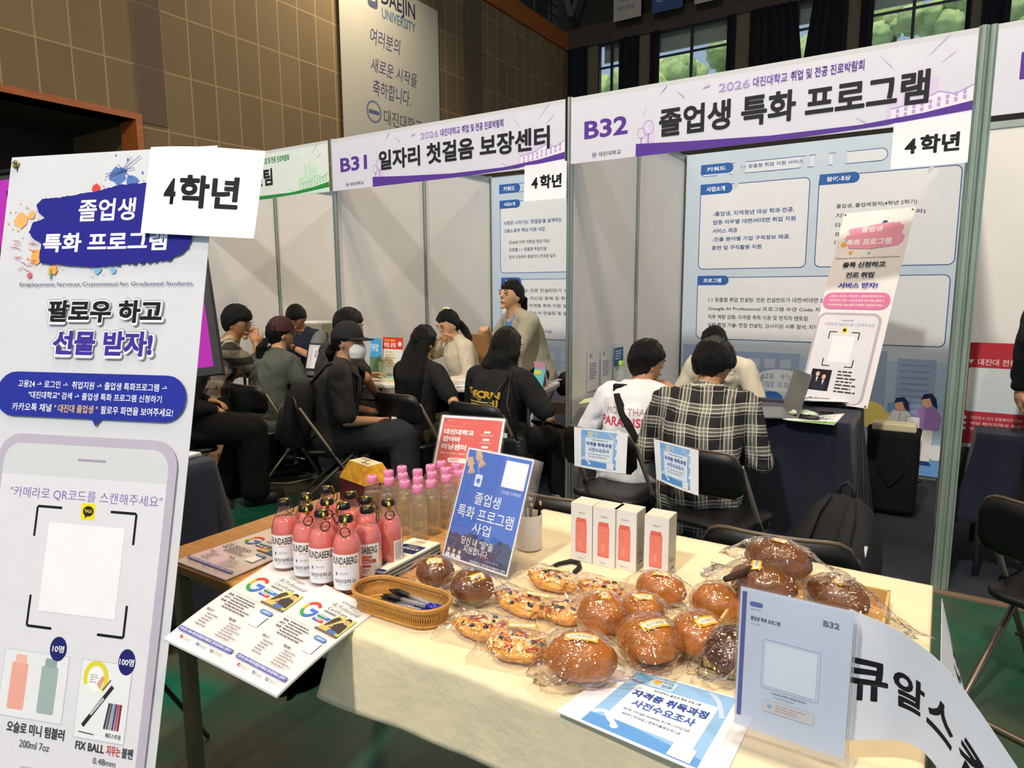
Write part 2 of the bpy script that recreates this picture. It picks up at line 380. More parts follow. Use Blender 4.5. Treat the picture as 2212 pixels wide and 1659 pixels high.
EDGES = [(LX, xs[0]), (xs[1], xs[2]), (xs[3], xs[4]), (xs[5], xs[6]), (xs[7], 4.5)]
WX = []
k = 0
cur_m = mat('navy_curtain', '14141f', .9, bump=.2, bs=40)
def curtain(x0, x1, label, z1=None, taper=None):
    z1 = z1 or FZ0; n = max(6, int((x1 - x0) / .06)); mb = MB()
    def fn(u, v):
        x = x0 + (x1 - x0) * u
        if taper: x += taper(u, v)
        return (x, BY - .16 + .05 * sin(u * n * 1.3) + .02 * sin(u * n * 3.1), 6.6 + (z1 - 6.6) * v)
    mb.grid(fn, n * 3, 12, cur_m); o = mb.build('curtain', smooth=True, solid=.01); tag(o, label, 'curtain', 'navy curtains at the high windows')
names = ['first', 'second', 'third', 'fourth', 'fifth']
CUR = {0: 'from the hall corner', 1: 'between the two left piers', 3: 'over the purple header right end', 4: 'at the far right'}
for i, (a, b) in enumerate(EDGES):
    k += 1; mb = MB(); n = 2; z0, z1 = 6.3, FZ0; a2, b2 = a + .02, b - .02
    if i == 0: a2 = a + 1.3; n = 3
    for q in range(n + 1):
        x = a2 + (b2 - a2) * q / n; mb.box((x - .04, BY + .02, z0), (x + .04, BY + .12, z1), wf)
    for z in (6.3, 7.35, 8.3, 9.25, 10.02): mb.box((a2, BY + .03, z - .03), (b2, BY + .11, z + .03), wf)
    o = mb.build('window_%d' % k); o['kind'] = 'structure'
    g = MB().box((a2, BY + .06, z0), (b2, BY + .065, z1), film('window_glass', 'e8f4ff', .02, 0, 1, .03)).build('pane', o)
    if i == 0: struct('wall_corner', MB().box((a, BY, 6.3), (a2, BY + .3, FZ0), pier))
    # cream awning hanging outside above the glass
    aw = MB().box((a2 + .02, BY + .5, 9.55), (b2 - .02, BY + .56, 10.3), mat('cream_awning', 'c9c19a', .7)).build('awning'); aw.parent = o
def X_(px): return at(px, 60, Y=BY - .16).x
for px0, px1, lab in ((1226, 1270, 'navy curtain drawn back in the hall corner beside the narrow window'), (1338, 1381, 'navy curtain right of the narrow corner window'),
        (1406, 1425, 'narrow navy curtain left of the second high window'), (1571, 1589, 'narrow navy curtain right of the second high window'),
        (1858, 1885, 'navy curtain left of the window above the larger purple header'), (2084, 2095, 'thin navy curtain right of the window above the larger purple header'),
        (2118, 2180, 'navy curtain above the right booth post')):
    curtain(X_(px0), X_(px1), lab)
gap = lambda s: (lambda u, v: s * .42 * max(0, v - .38) * (u if s < 0 else 1 - u))
xm = X_(1737)
curtain(X_(1620), xm + .02, 'wide navy curtain closed over the third window, left half', taper=gap(-1))
curtain(xm - .02, X_(1830), 'wide navy curtain closed over the third window, right half', taper=gap(1))
# trees outside the windows
leaf = mat('tree_leaves', 'b4c478', .8, bump=.6, bs=6, var=.35, vs=1.5)
for i, (x, y, z, r) in enumerate(((-18.6, 50, 17.4, 2.7), (-14.4, 56, 20, 2.6), (-23.3, 50, 17.3, 2.4), (-9.6, 50, 16.8, 3.2), (-3.9, 50, 18.2, 1.6), (2.8, 50, 17.0, 2.4), (-.9, 50, 18.3, 1.7))):
    t = thing('tree', ['round green tree outside the second high window, left part', 'round green tree outside the second high window, right part', 'green tree outside the narrow corner window', 'green tree outside the curtained window', 'small light green tree outside the window over the purple header', 'green tree outside the far right window', 'light green tree in the right pane over the purple header'][i], 'tree', (x, y, 0), group=None)
    mb = MB(); rn = random.Random(i)
    for q in range(16):
        c = (rn.uniform(-1, 1) * r * .7, rn.uniform(-1, 1) * r * .5, z - r * .6 + rn.uniform(-.6, .5) * r)
        mb.sph(c, r * rn.uniform(.3, .5), leaf, 20, 14, fn=lambda d: 1 + .22 * noise.noise(d * 3.5 + V(c)) + .12 * noise.noise(d * 9))
    mb.build('foliage', t, smooth=True); MB().tube([(0, 0, 0), (0, 0, z - r)], [.35, .2], mat('bark', '5a4a38', .9)).build('trunk', t)
# roof truss stub and wall rail near the corner
steel = mat('grey_painted_steel', '6a7068', .5, .3)
t = thing('roof_truss', 'grey steel roof truss landing in the hall corner', 'truss', (LX + .8, BY - 1.2, FZ1 + .12))
MB().tube([(0, 0, 0), (-.4, -1.6, 3.2)], .14, steel).build('chord', t, True)
MB().tube([(0, 0, 0), (1.5, -.3, 3.2)], .07, steel).build('brace', t, True); MB().tube([(0, 0, 0), (-.6, .3, 3.2)], .07, steel).build('brace', t, True)
t = thing('guard_rail', 'thin steel guard rail on the ledge of the left wall', 'railing', (LX + .05, 15, FZ1)); mb = MB()
for z in (.35, .7): mb.tube([(0, 0, z), (0, 7.6, z)], .025, steel)
mb.build('rail', t, True)
for q in range(8): MB().tube([(0, q, 0), (0, q, .7)], .02, steel).build('baluster', t, True)
# ------------------------------------------------------------------ floor
gm = mat('green_sports_floor', '0f523f', .42, bump=.25, bs=9, var=.35, vs=3)
t = gm.node_tree; N = t.nodes; L = t.links; b_ = N['Principled BSDF']; s0 = b_.inputs['Base Color'].links[0].from_socket
n3 = N.new('ShaderNodeTexNoise'); n3.inputs['Scale'].default_value = 1.1; n3.inputs['Detail'].default_value = 6; n3.inputs['Distortion'].default_value = .8; tc3 = N.new('ShaderNodeTexCoord'); L.new(tc3.outputs['Object'], n3.inputs['Vector'])
r3 = N.new('ShaderNodeValToRGB'); r3.color_ramp.elements[0].position = .42; r3.color_ramp.elements[1].position = .60; L.new(n3.outputs['Fac'], r3.inputs[0])
m3 = N.new('ShaderNodeMixRGB'); L.new(r3.outputs[0], m3.inputs[0]); L.new(s0, m3.inputs[1]); m3.inputs[2].default_value = lin('47473a') + [1]; L.new(m3.outputs[0], b_.inputs['Base Color'])  # brown-olive patches: floor reflections painted into the colour, with tape marks
MB().box((-16, -9, -.1), (18, 24, 0), gm).build('floor')['kind'] = 'structure'
brn = mat('bare_board_floor', '6e4a33', .5, bump=.05, bs=20)
cp = mat('navy_grey_carpet', '2b303c', .95, bump=.8, bs=350, var=.35, vs=160)
c = MB(); c.box((-5.9, 3.62, 0), (2.2, 5.72, .006), cp); struct('floor_carpet', c)
struct('trim_7', MB().box((-5.9, 3.57, 0), (2.2, 3.62, .008), mat('brown_carpet_edge', '6b5a4a', .7)))
st = mat('dark_floor_stain', '020202', 1); st.node_tree.nodes['Principled BSDF'].inputs['Specular IOR Level'].default_value = 0; mb = MB(); rn = random.Random(3); c0 = at(662, 1462, z=0)
pts = [(c0.x + .1 * (1 + .25 * rn.random()) * cos(2 * pi * i / 40) * (1.1 if 5 < i < 35 else .7), c0.y + .12 * (1 + .3 * rn.random()) * sin(2 * pi * i / 40), .004) for i in range(40)]
mb.add(pts, [tuple(range(40))], st); c1 = at(664, 1420, z=0)
mb.add([(c1.x + .045 * cos(a), c1.y + .07 * sin(a), .0045) for a in [2 * pi * i / 24 for i in range(24)]], [tuple(range(24))], st)
tag(mb.build('floor_stain'), 'black splash of spilt paint on the green floor under the front table', 'stain')
# ------------------------------------------------------------------ hanging university banner
sh = Sheet(3.68, 9.0, 'b9b4a6', .01); BR = dict(bold=.01)
sh.text(1.43, .15, 2.72, .65, 'DAEJIN', '2c3247', .02); sh.text(1.44, .62, 2.72, .88, 'UNIVERSITY', '4a6b86', .02)
sh.text(1.5, -.05 + .0, 2.6, .12, '꿈이있나', '4a5068', .01)
sh.rr(.95, .05, 1.3, .75, .1, '4e566c'); sh.rr(1.02, .15, 1.22, .3, .05, 'b9b4a6'); sh.rr(1.02, .42, 1.22, .58, .05, 'b9b4a6')
sh.text(1.0, 1.2, 2.08, 1.6, '여러분의', '43476e', .005, shear=.15); sh.text(1.0, 1.9, 2.73, 2.25, '새로운 시작을', '43476e', .005, shear=.15)
sh.text(1.04, 2.4, 2.46, 2.8, '축하합니다.', '43476e', .005, shear=.15)
sh.circ(1.05, 3.2, .27, '6b7390'); sh.circ(1.05, 3.2, .22, 'b9b4a6'); sh.rect(.86, 3.16, 1.24, 3.26, '55607f')
sh.text(1.4, 3.05, 2.9, 3.43, '대진대학교', '5c5f6b', .01)
o = sh.build('hanging_banner', fn=lambda u, v, d: (d, u, -v), nu=8, nv=2)
o.location = (LX + .1, 12.0, 9.0); tag(o, 'tall grey university banner with blue handwriting hanging on the tiled wall', 'banner')
for px, w_, hx, lab, tx in ((1325, 1.05, 'b8b2a8', 'white hanging flag under the roof near the hall corner', '대진대학교'), (1408, 1.1, '3f5688', 'blue hanging flag under the roof right of the white flag', '대진대학교'), (1500, .9, 'b8b2a8', 'small white flag under the roof, right of the blue one', '')):
    p = at(px, 48 - (px - 1325) * .22, Y=22.6); sh = Sheet(w_ * .95, 2.4, hx, .01)
    if tx: sh.text(.15, 1.95, .75, 2.1, tx, '6a6480' if hx != '3f5688' else 'c8d0e8', .01); sh.text(.25, 1.65, .7, 1.82, '대순종', '4a4f70' if hx != '3f5688' else 'c8d0e8', .01)
    o = sh.build('hanging_flag'); o.location = (p.x, p.y, p.z + 2.4); tag(o, lab, 'flag')
# ================================================================== booths
alu = mat('anodised_aluminium', '9aa39c', .35, .75, var=.05); alug = mat('greenish_aluminium', 'a3b3a4', .35, .6)
panel = mat('white_booth_panel', 'e2e1df', .5, bump=.02, bs=10, var=.015)
BX = [-5.835, -3.872, -1.908, .055]; BF, BB, BH = 3.63, 5.68, 2.5
def post(mb, x, y, z1=BH, m=alu, r=.02):
    for a in range(8):
        pass
    mb.loft([[(x + r * (1 if k % 2 else .82) * cos(2 * pi * k / 16), y + r * (1 if k % 2 else .82) * sin(2 * pi * k / 16), z) for k in range(16)] for z in (0, z1)], m)
side_lab = ['white side partition at the left end of the green booth', 'white side partition between the green header and B31 booths', 'white side partition between booths B31 and B32', 'side partition right of booth B32, next to the right booth']
for i, x in enumerate(BX):
    t = thing('side_partition', side_lab[i], 'partition')
    for y in (BF, (BF + BB) / 2, BB):
        m_ = MB(); post(m_, x, y, BH + .01, alug if i == 3 and y == BF else alu); m_.build('post', t)
    for y0, y1 in ((BF, (BF + BB) / 2), ((BF + BB) / 2, BB)):
        MB().box((x - .004, y0 + .022, .03), (x + .004, y1 - .022, BH - .04), panel).build('panel', t)
        MB().box((x - .012, y0 + .02, BH - .045), (x + .012, y1 - .02, BH), alu).build('rail', t)
    if i == 3:
        m_ = MB(); post(m_, x + .034, BF + .012, BH + .01, alug); m_.build('post', t)
for i in range(4):
    x0 = BX[i]; x1 = BX[i + 1] if i < 3 else 2.02
    t = thing('back_partition', 'white back partition of the %s' % ['green header booth', 'B31 booth', 'B32 booth', 'booth at the right edge'][i], 'partition')
    xm = (x0 + x1) / 2; m_ = MB(); post(m_, xm, BB); m_.build('post', t)
    for a, b in ((x0, xm), (xm, x1)):
        MB().box((a + .022, BB - .004, .03), (b - .022, BB + .004, BH - .04), panel).build('panel', t)
        MB().box((a + .02, BB - .012, BH - .045), (b - .02, BB + .012, BH), alu).build('rail', t)
PU, PM, PL, PLL = '5b3a98', '7d5bb5', 'b9a3d8', 'd9cce8'
def header(x0, no, title, tb, hx, cols, lab, no_box=(.085, .14, .35, .24), W=1.925):
    d, m_, l, ll = cols; sh = Sheet(W, .365, hx, .004)
    if no: sh.text(*no_box, no, d, .03)
    # printed skyline, trees and confetti
    for bx, by, bw, bh in ((1.60, .235, .05, .10), (1.66, .15, .035, .16), (1.71, .13, .03, .2), (1.75, .17, .045, .15), (.47, .2, .02, .1), (.455, .235, .05, .065)): sh.rect(bx, by, bx + bw, by + bh, ll)
    sh.poly([(1.62, .36), (1.62, .285), (1.72, .27), (1.8, .235), (1.86, .255), (W, .225), (W, .36)], 'ece6f4' if d == PU else 'd5ecd8')
    for q in range(9):
        x = 1.64 + q * .031; y = .30 - q * .006
        for r_ in range(2): sh.rect(x, y + r_ * .022 - .01, x + .012, y + .006 + r_ * .022, l)
    sh.line([(1.62, .285), (1.72, .27), (1.8, .235), (1.86, .255), (W, .225)], .005, l)
    for cx, cy, r_ in ((.43, .245, .022), (.47, .22, .03)):
        sh.ring([(cx + r_ * cos(a), cy + r_ * 1.25 * sin(a)) for a in [2 * pi * k / 18 for k in range(18)]], .003, l); sh.line([(cx, cy + r_), (cx, .30)], .004, m_)
    base = [(.40, .365), (.40, .297)] + [(.40 + (W - .40) * q / 12, .30 + .032 * sin(pi * min(1, q / 7) ) * (1 if q < 7 else 0) + (.03 * (12 - q) / 5 * .0)) for q in range(1, 13)] + [(W, .365)]
    sh.poly([(.40, .365), (.40, .298), (.7, .318), (1.1, .338), (1.5, .338), (1.75, .318), (W, .292), (W, .33), (1.6, .352), (1.2, .365)], d)
    rn = random.Random(len(title))
    for cx, cy, a, s_, c_ in ((.55, .04, .8, .03, m_), (.64, .07, -.7, .028, l), (.78, .055, .3, .018, l), (.45, .13, 1.1, .02, ll), (1.58, .07, -.8, .04, l), (1.78, .05, .8, .07, l), (1.5, .31, -.5, .025, ll), (1.2, .05, .5, .02, ll), (1.83, .09, .7, .03, ll)):
        ux, uy = cos(a) * s_, sin(a) * s_; vx, vy = -sin(a) * s_ * .4, cos(a) * s_ * .4
        sh.poly([(cx - ux, cy + uy), (cx + ux, cy - uy), (cx + ux + vx, cy - uy + vy + .006), (cx - ux + vx, cy + uy + vy)], c_)
    sh.text(.842, .055, .995, .096, '2026', l, .015); sh.text(1.01, .052, 1.17, .098, '대진대학교', m_, .015); sh.text(1.185, .052, 1.5, .098, '취업 및 전공 진로박람회', d, .015)
    if no: sh.circ(.15, .328, .013, '6b7fa8'); sh.circ(.15, .328, .0095, hx); sh.rect(.141, .325, .159, .331, '4a5f90'); sh.text(.178, .317, .312, .34, '대진대학교', '5a5a60', .005)
    sh.text(*tb, title, '26242a', .03)
    sh.rect(0, 0, W, .022, 'cfd0d4', z=.0001)
    o = sh.build('booth_header', fn=lambda u, v, d_: (u, -d_, -v)); o.location = (x0 + .02, 3.598, BH - .002); tag(o, lab, 'sign'); return o
PC = (PU, PM, PL, PLL); GC = ('2e8b3d', '4aa35a', '9ed0a6', 'c6e6ca')
header(BX[2], 'B32', '졸업생 특화 프로그램', (.53, .135, 1.762, .28), 'd8d8e4', PC, 'white and purple fascia sign reading B32 above the right booth')
header(BX[1], 'B31', '일자리 첫걸음 보장센터', (.465, .13, 1.825, .262), 'd8d8e4', PC, 'white and purple fascia sign reading B31 above the middle booth')
header(BX[0], 'B30', '현장실습지원팀', (.42, .135, 1.295, .265), 'dfe9e2', GC, 'white and green fascia sign above the left booth')
header(BX[3] + .03, 'B33', '', (0, 0, 0, 0), 'd8d8e4', PC, 'white and purple fascia sign above the booth at the right edge', (.12, .13, .4, .24)) if 0 else None
sh = Sheet(1.9, .365, 'd8d8e4', .004); sh.text(.085, .125, .40, .235, 'B33', PU, .03); sh.circ(.16, .325, .018, '6b7fa8'); sh.circ(.16, .325, .013, 'd8d8e4'); sh.rect(.148, .321, .172, .329, '4a5f90'); sh.rect(0, 0, 1.9, .022, 'cfd0d4', z=.0001)
o = sh.build('booth_header'); o.location = (.105, 3.598, BH - .002); tag(o, 'white fascia sign with a purple letter B cut by the picture edge', 'sign')
# paper signs on the headers
def year_sheet(name, w_, h_, lab, c='f1f1f6'):
    sh = Sheet(w_, h_, c); return sh
for x, z, w_, h_, lab in ((BX[2] + .02 + 1.635, 2.5 - .352, .29, .2, 'white paper reading 4 taped to the right end of the B32 fascia'), (BX[1] + .02 + 1.655, 2.5 - .347, .287, .212, 'white paper reading 4 taped to the right end of the B31 fascia')):
    sh = Sheet(w_, h_, 'eeeef4'); sh.text(.05, .075, .095, .142, '4', '16161a', .04); sh.text(.108, .065, .256, .147, '학년', '16161a', .04)
    o = sh.build('paper_sign', fn=lambda u, v, d: (u, -d - .012 * (v / .2) ** 2, -v), nv=6, smooth=True); o.location = (x, 3.59, z); tag(o, lab, 'paper sign')
# ------------------------------------------------------------------ wall banner of B32
NB, BL = '2b4f8f', '2f5fa8'
def tab(sh, x0, y0, x1, y1, t_, c=BL):
    sh.rr(x0, y0, x1, y1, (y1 - y0) / 2, c, (1, 0, 0, 1)); sh.text(x0 + .05, y0 + .022, x1 - .06, y1 - .022, t_, 'e8eef6', .025)
sh = Sheet(1.93, 2.45, 'b9cadb', .003)
sh.rr(.12, .10, 1.46, .185, .04, 'd4dae2'); sh.box(.12, .10, 1.46, .185, .04, .005, NB)
sh.rect(.0, 1.93, 1.93, 2.45, '6fa3dc'); sh.rect(0, 1.62, 1.93, 2.33, 'a5c0e0')
for x0, y0, x1, y1 in ((.125, .26, .955, .93), (1.02, .262, 1.915, .93), (.125, 1.0, 1.9, 1.505)):
    sh.rr(x0, y0, x1, y1, .04, 'd6dbe3'); sh.box(x0, y0, x1, y1, .04, .006, NB)
tab(sh, .12, .092, .38, .17, '키워드'); sh.text(.44, .12, .9, .15, '1:1 맞춤형 취업 지원 서비스', NB, .004)
tab(sh, .122, .247, .38, .33, '사업소개'); tab(sh, 1.02, .247, 1.29, .325, '참여대상'); tab(sh, .122, .985, .378, 1.062, '프로그램')
for y0, y1, x1, t_ in ((.470, .508, .855, '-졸업생, 지역청년 대상 학과·전공,'), (.538, .574, .868, '업종·직무별 대면/비대면 취업 지원'), (.606, .642, .43, '서비스 제공'), (.674, .710, .835, '-진출 분야별 기업 구직정보 제공,'), (.742, .778, .623, '훈련 및 구직활동 지원')):
    sh.text(.233, y0, x1, y1, t_, NB, .014)
for y, t_, x1 in ((.485, '졸업생, 졸업예정자(4학년 2학기)', 1.665), (.553, '지역청년(만 18~34세 이하)', 1.72), (.62, '타대학 졸업생', 1.4), (.688, '재학생 일부', 1.38), (.745, '(기타 문의)', 1.36)):
    sh.text(1.147, y - .014, x1, y + .022, t_, '32323a', .008)
for y, t_, x1 in ((1.163, '1:1 맞춤형 취업 컨설팅: 전문 컨설턴트가 대면/비대면 실시', 1.14), (1.237, 'Google AI Professional 프로그램 수강 Code 지원', 1.12), (1.304, '직무 역량 강화: 자격증 취득 지원 및 현직자 멘토링', .993), (1.37, '실전 취업 기술: 면접 컨설팅, 입사지원 서류 첨삭, 지역', 1.07)):
    sh.text(.22, y, x1, y + .037, t_, '32323a', .008)
# printed buildings, hand-lettered bubble, bulb and two office figures at the foot
for a, b, c_, d_ in ((.02, 1.56, .32, 2.3), (.4, 1.60, .95, 2.25), (1.28, 1.55, 1.55, 2.28), (1.62, 1.60, 1.86, 2.3)): sh.rect(a, b, c_, d_, '93a9cf')
for q in range(12): sh.rect(1.64, 1.64 + q * .045, 1.83, 1.652 + q * .045, '7f93bd')
for q in range(4):
    for r_ in range(4): sh.rect(.45 + q * .12, 1.65 + r_ * .11, .53 + q * .12, 1.72 + r_ * .11, 'b3c4e0')
sh.circ(.82, 1.82, .2, 'dfe8f4', .09); sh.text(.68, 1.765, .90, 1.81, '답을 아는', '5b86c9', .004); sh.text(.66, 1.83, .98, 1.88, '사람들이 모인다!', '5b86c9', .004)
sh.circ(.75, 1.96, .09, '2f5fa8', .05)
sh.circ(1.47, 2.03, .10, 'e4d77a'); sh.poly([(1.53, 1.96), (1.62, 2.04), (1.62, 2.09), (1.5, 2.12)], 'e4d77a')
def fig(cx, y, hair, top, leg, face='e9b493'):
    sh.circ(cx, y, .035, face, .045); sh.poly([(cx - .045, y - .01), (cx - .03, y - .05), (cx + .02, y - .06), (cx + .05, y - .02), (cx + .06, y + .05), (cx + .025, y + .02), (cx + .01, y - .025)], hair)
    sh.poly([(cx - .045, y + .045), (cx + .05, y + .045), (cx + .09, y + .11), (cx + .075, y + .2), (cx + .04, y + .21), (cx - .05, y + .21), (cx - .13, y + .18), (cx - .08, y + .12)], top)
    sh.poly([(cx - .05, y + .21), (cx + .045, y + .21), (cx + .035, y + .44), (cx - .02, y + .44), (cx - .015, y + .28), (cx - .06, y + .42), (cx - .11, y + .4)], leg)
    sh.poly([(cx - .03, y + .44), (cx + .03, y + .44), (cx + .05, y + .47), (cx - .07, y + .47)], '27407f'); sh.line([(cx, y + .05), (cx - .01, y + .2)], .003, '3a4a6a')
fig(1.66, 1.94, '20355f', 'eceff3', '7fb6e4'); fig(1.83, 1.90, '1f2f55', 'a582c8', 'e6e6e8')
sh.rect(1.70, 2.02, 1.79, 2.13, 'e9edf2'); sh.box(1.70, 2.02, 1.79, 2.13, .01, .003, '4a5a80'); sh.circ(1.745, 2.07, .014, '8fa6c8')
sh.circ(1.9, 2.27, .05, 'dfe6ef', .06); sh.rr(1.6, 2.22, 1.7, 2.3, .02, 'b7a9d8')
o = sh.build('wall_banner', nu=16, nv=6, fn=lambda u, v, d: (u, -d - .006 * sin(u * 9) * sin(v * 2) - .008, -v), smooth=False); o.location = (BX[2] + .025, 5.655, 2.5)
tag(o, 'large pale blue information banner covering the back wall of the B32 booth', 'banner')
# ------------------------------------------------------------------ wall banner of B31
sh = Sheet(1.93, 2.42, 'b4c8dc', .003)
sh.box(.09, .075, 1.4, .155, .035, .005, BL); tab(sh, .088, .07, .33, .158, '키워드'); sh.text(.40, .10, .9, .13, '청년 첫걸음 지원 서비스', NB, .008)
for x0, y0, x1, y1 in ((.1, .24, 1.85, .92), (.105, .985, 1.85, 1.56)): sh.rr(x0, y0, x1, y1, .04, 'd2dae4'); sh.box(x0, y0, x1, y1, .04, .006, BL)
tab(sh, .092, .222, .33, .30, '사업소개'); tab(sh, .105, .965, .34, 1.045, '프로그램')
sh.text(.135, .42, .787, .46, "사회로 나아가는 '첫걸음'을 설계하는", NB, .014); sh.text(.135, .495, .60, .533, '고용노동부 핵심 지원 사업', NB, .014)
for y, t_, x1 in ((.625, '만34세 이하 미취업 청년 대상', .656), (.695, '유형별 1:1 맞춤형 취업지원', .62), (.765, '참여 신청부터 종료까지 전과정 밀착', .72), (1.09, '1:1 컨설팅: 전문 컨설턴트가 신청부터 종료까지', 1.2), (1.165, '마음 회복: 자신감 회복 및 취업 동기 부여', 1.1), (1.235, '역량 강화: 자격증 취득 지원 및 현직자 멘토링', 1.15), (1.305, '취업 기술: 자소서 컨설팅 및 실무 체험', 1.0)):
    sh.text(.2, y - .015, x1, y + .02, t_, '3c4048', .008)
sh.text(.42, 1.47, .68, 1.5, '최대 지원 지급', NB, .012); sh.rect(0, 1.62, 1.93, 2.3, 'a9bddd')
for q in range(10):
    for r_ in range(5): sh.rect(.1 + q * .17, 1.68 + r_ * .11, .2 + q * .17, 1.76 + r_ * .11, 'b9cbe6')
o = sh.build('wall_banner', nu=6); o.location = (BX[1] + .028, 5.66, 2.49); tag(o, 'pale blue information banner on the back wall of the B31 booth', 'banner')
# small green sheet on the back wall of the green booth
p = at(667, 560, Y=5.66); sh = Sheet(.235, .17, 'eef0f4'); sh.poly([(.19, .02), (.235, .02), (.235, .165), (.19, .165), (.215, .09)], '6ab04a'); sh.greek(.03, .02, .17, .05, 1, '8b93b0', 1)
sh.lines(.045, .055, .165, .125, ['함께하는 사람들', '학사행정서비스', '운영 부스'], '4a6aa8', .01); o = sh.build('paper_notice'); o.location = (p.x, 5.6756, p.z); tag(o, 'white notice with a green edge on the back wall of the green booth', 'notice')
# papers pinned low on the B31/B32 side partition
for y, z, w_, lab, bl in ((3.86, 1.03, .14, 'white form pinned low on the partition behind the white shirt man', 0), (4.06, 1.03, .14, 'second white form pinned beside the first on the partition', 0), (4.27, 1.04, .13, 'blue and white leaflet on the partition beside the white forms', 1)):
    sh = Sheet(w_ * 1.2, .27, 'dcdfe4'); sh.greek(.03, .03, .08, .06, 2, '50525a', 3); sh.greek(.03, .09, w_, .2, 7, '8a8c94', 5)
    if bl: sh.rect(0, .03, w_ * 1.2, .16, '3b6aa8'); sh.greek(.02, .05, .13, .12, 4, 'dfe8f4', 2)
    o = sh.build('pinned_form', fn=lambda u, v, d: (d, u, -v)); o.location = (BX[2] + .012, y, z); tag(o, lab, 'paper')
# ================================================================== furniture behind the front table
tube_m = mat('bronze_chair_tube', '6d655a', .35, .7, var=.08); blk = mat('black_chair_plastic', '0b0b0c', .42, bump=.1, bs=200, var=.1)
rim_m = mat('tan_rim_highlight', '5c5043', .4, .4)  # tan colour paints a highlight along the edges of the black backrest
def make_chair(label):
    t = thing('folding_chair', label, 'chair')
    # backrest: curved panel with rounded upper corners
    mb = MB(); P = rrpts(-.215, .585, .215, .79, .07, 6)
    def bend(x, z, y): return (x, -.235 + .045 * (1 - (x / .215) ** 2) * -1 + y + (.79 - z) * .12 + .02, z)
    P = [(x, z) for x, z in rrpts(-.215, .585, .215, .795, .075, 7)]
    mb2 = MB(); K = len(P)
    # fan of strips across so that the curve shows
    cols = 16; xs_ = [-.215 + .43 * i / cols for i in range(cols + 1)]
    def span(x):
        a = abs(x); r = .075
        hi = .795 if a < .215 - r else .795 - r + math.sqrt(max(0, r * r - (a - .14) ** 2)); lo = .60 if a < .215 - .03 else .60 + .03 * ((a - .185) / .03) ** 2
        return lo, hi
    vs, fs = [], []
    for x in xs_:
        lo, hi = span(x)
        for j in range(5):
            z = lo + (hi - lo) * j / 4; vs.append(bend(x, z, 0))
    for i in range(cols):
        for j in range(4): a = i * 5 + j; fs.append((a, a + 5, a + 6, a + 1))
    mb2.add(vs, fs, blk); mb2.build('backrest', t, True, solid=.014)
    MB().tube([bend(x, span(x)[1] + .004, 0) for x in xs_], .006, rim_m).build('backrest_rim', t, True)
    MB().tube([bend(x, span(x)[0], 0) for x in xs_[1:-1]], .007, rim_m).build('backrest_rim', t, True)
    # seat
    mb = MB(); Q = rrpts(-.20, -.19, .20, .20, .07, 6)
    rings = [[(x * s, y * s + .0, z) for x, y in Q] for s, z in ((.97, .418), (1, .425), (1.0, .438), (.96, .447), (.5, .443))]
    mb.loft(rings, blk); mb.build('seat', t, True)
    # frames
    def U(top, bot, x, nm, zt, zb):
        pts = [(-x, top, zt)]
        for q in range(6): a = R(90 * q / 5); pts.append((-x + .05 * (1 - cos(a)), bot + (top - bot) * .05 * (1 - sin(a)) / 1, zb + .012 + .05 * (1 - sin(a))))
        pts += [(-p[0], p[1], p[2]) for p in reversed(pts)]
        MB().tube(pts, .0115, tube_m, 10).build(nm, t, True)
    U(-.20, .26, .205, 'front_frame', .74, 0); U(.13, -.28, .185, 'rear_frame', .42, 0)
    MB().tube([(-.205, .12, .185), (.205, .12, .185)], .008, tube_m).build('crossbar', t, True)
    for sx in (-1, 1): MB().cbox((sx * .205, .015, .43), (.02, .10, .05), blk).build('hinge_bracket', t, bevel=.004)
    return t
CH = make_chair('black folding chair'); _used = [0]
GC_ = 'black folding chairs with metal tube frames'
CH['group'] = GC_
def chair(x, y, rz, label):
    if not _used[0]: CH.location = (x, y, 0); CH.rotation_euler = (0, 0, rz); CH['label'] = label; _used[0] = 1; return CH
    return another(CH, (x, y, 0), rz, label)
c5 = chair(-1.32, 3.07, R(-8), 'folding chair with a blue survey sheet, under the white t-shirt man')
c6 = chair(-.79, 2.95, R(-13), 'folding chair with a blue survey sheet, under the checked shirt man')
c5.scale = c6.scale = (.95, .95, .95)
chair(-1.07, 2.07, R(-2), 'empty folding chair behind the tumbler boxes on the front table')
chair(-.36, 2.09, R(5), 'empty folding chair behind the heaped buns')
chair(.42, 2.72, R(-28), 'folding chair at the right edge beside the booth post')
chair(-2.42, 4.5, R(170), 'folding chair pushed behind the white table of booth B31')
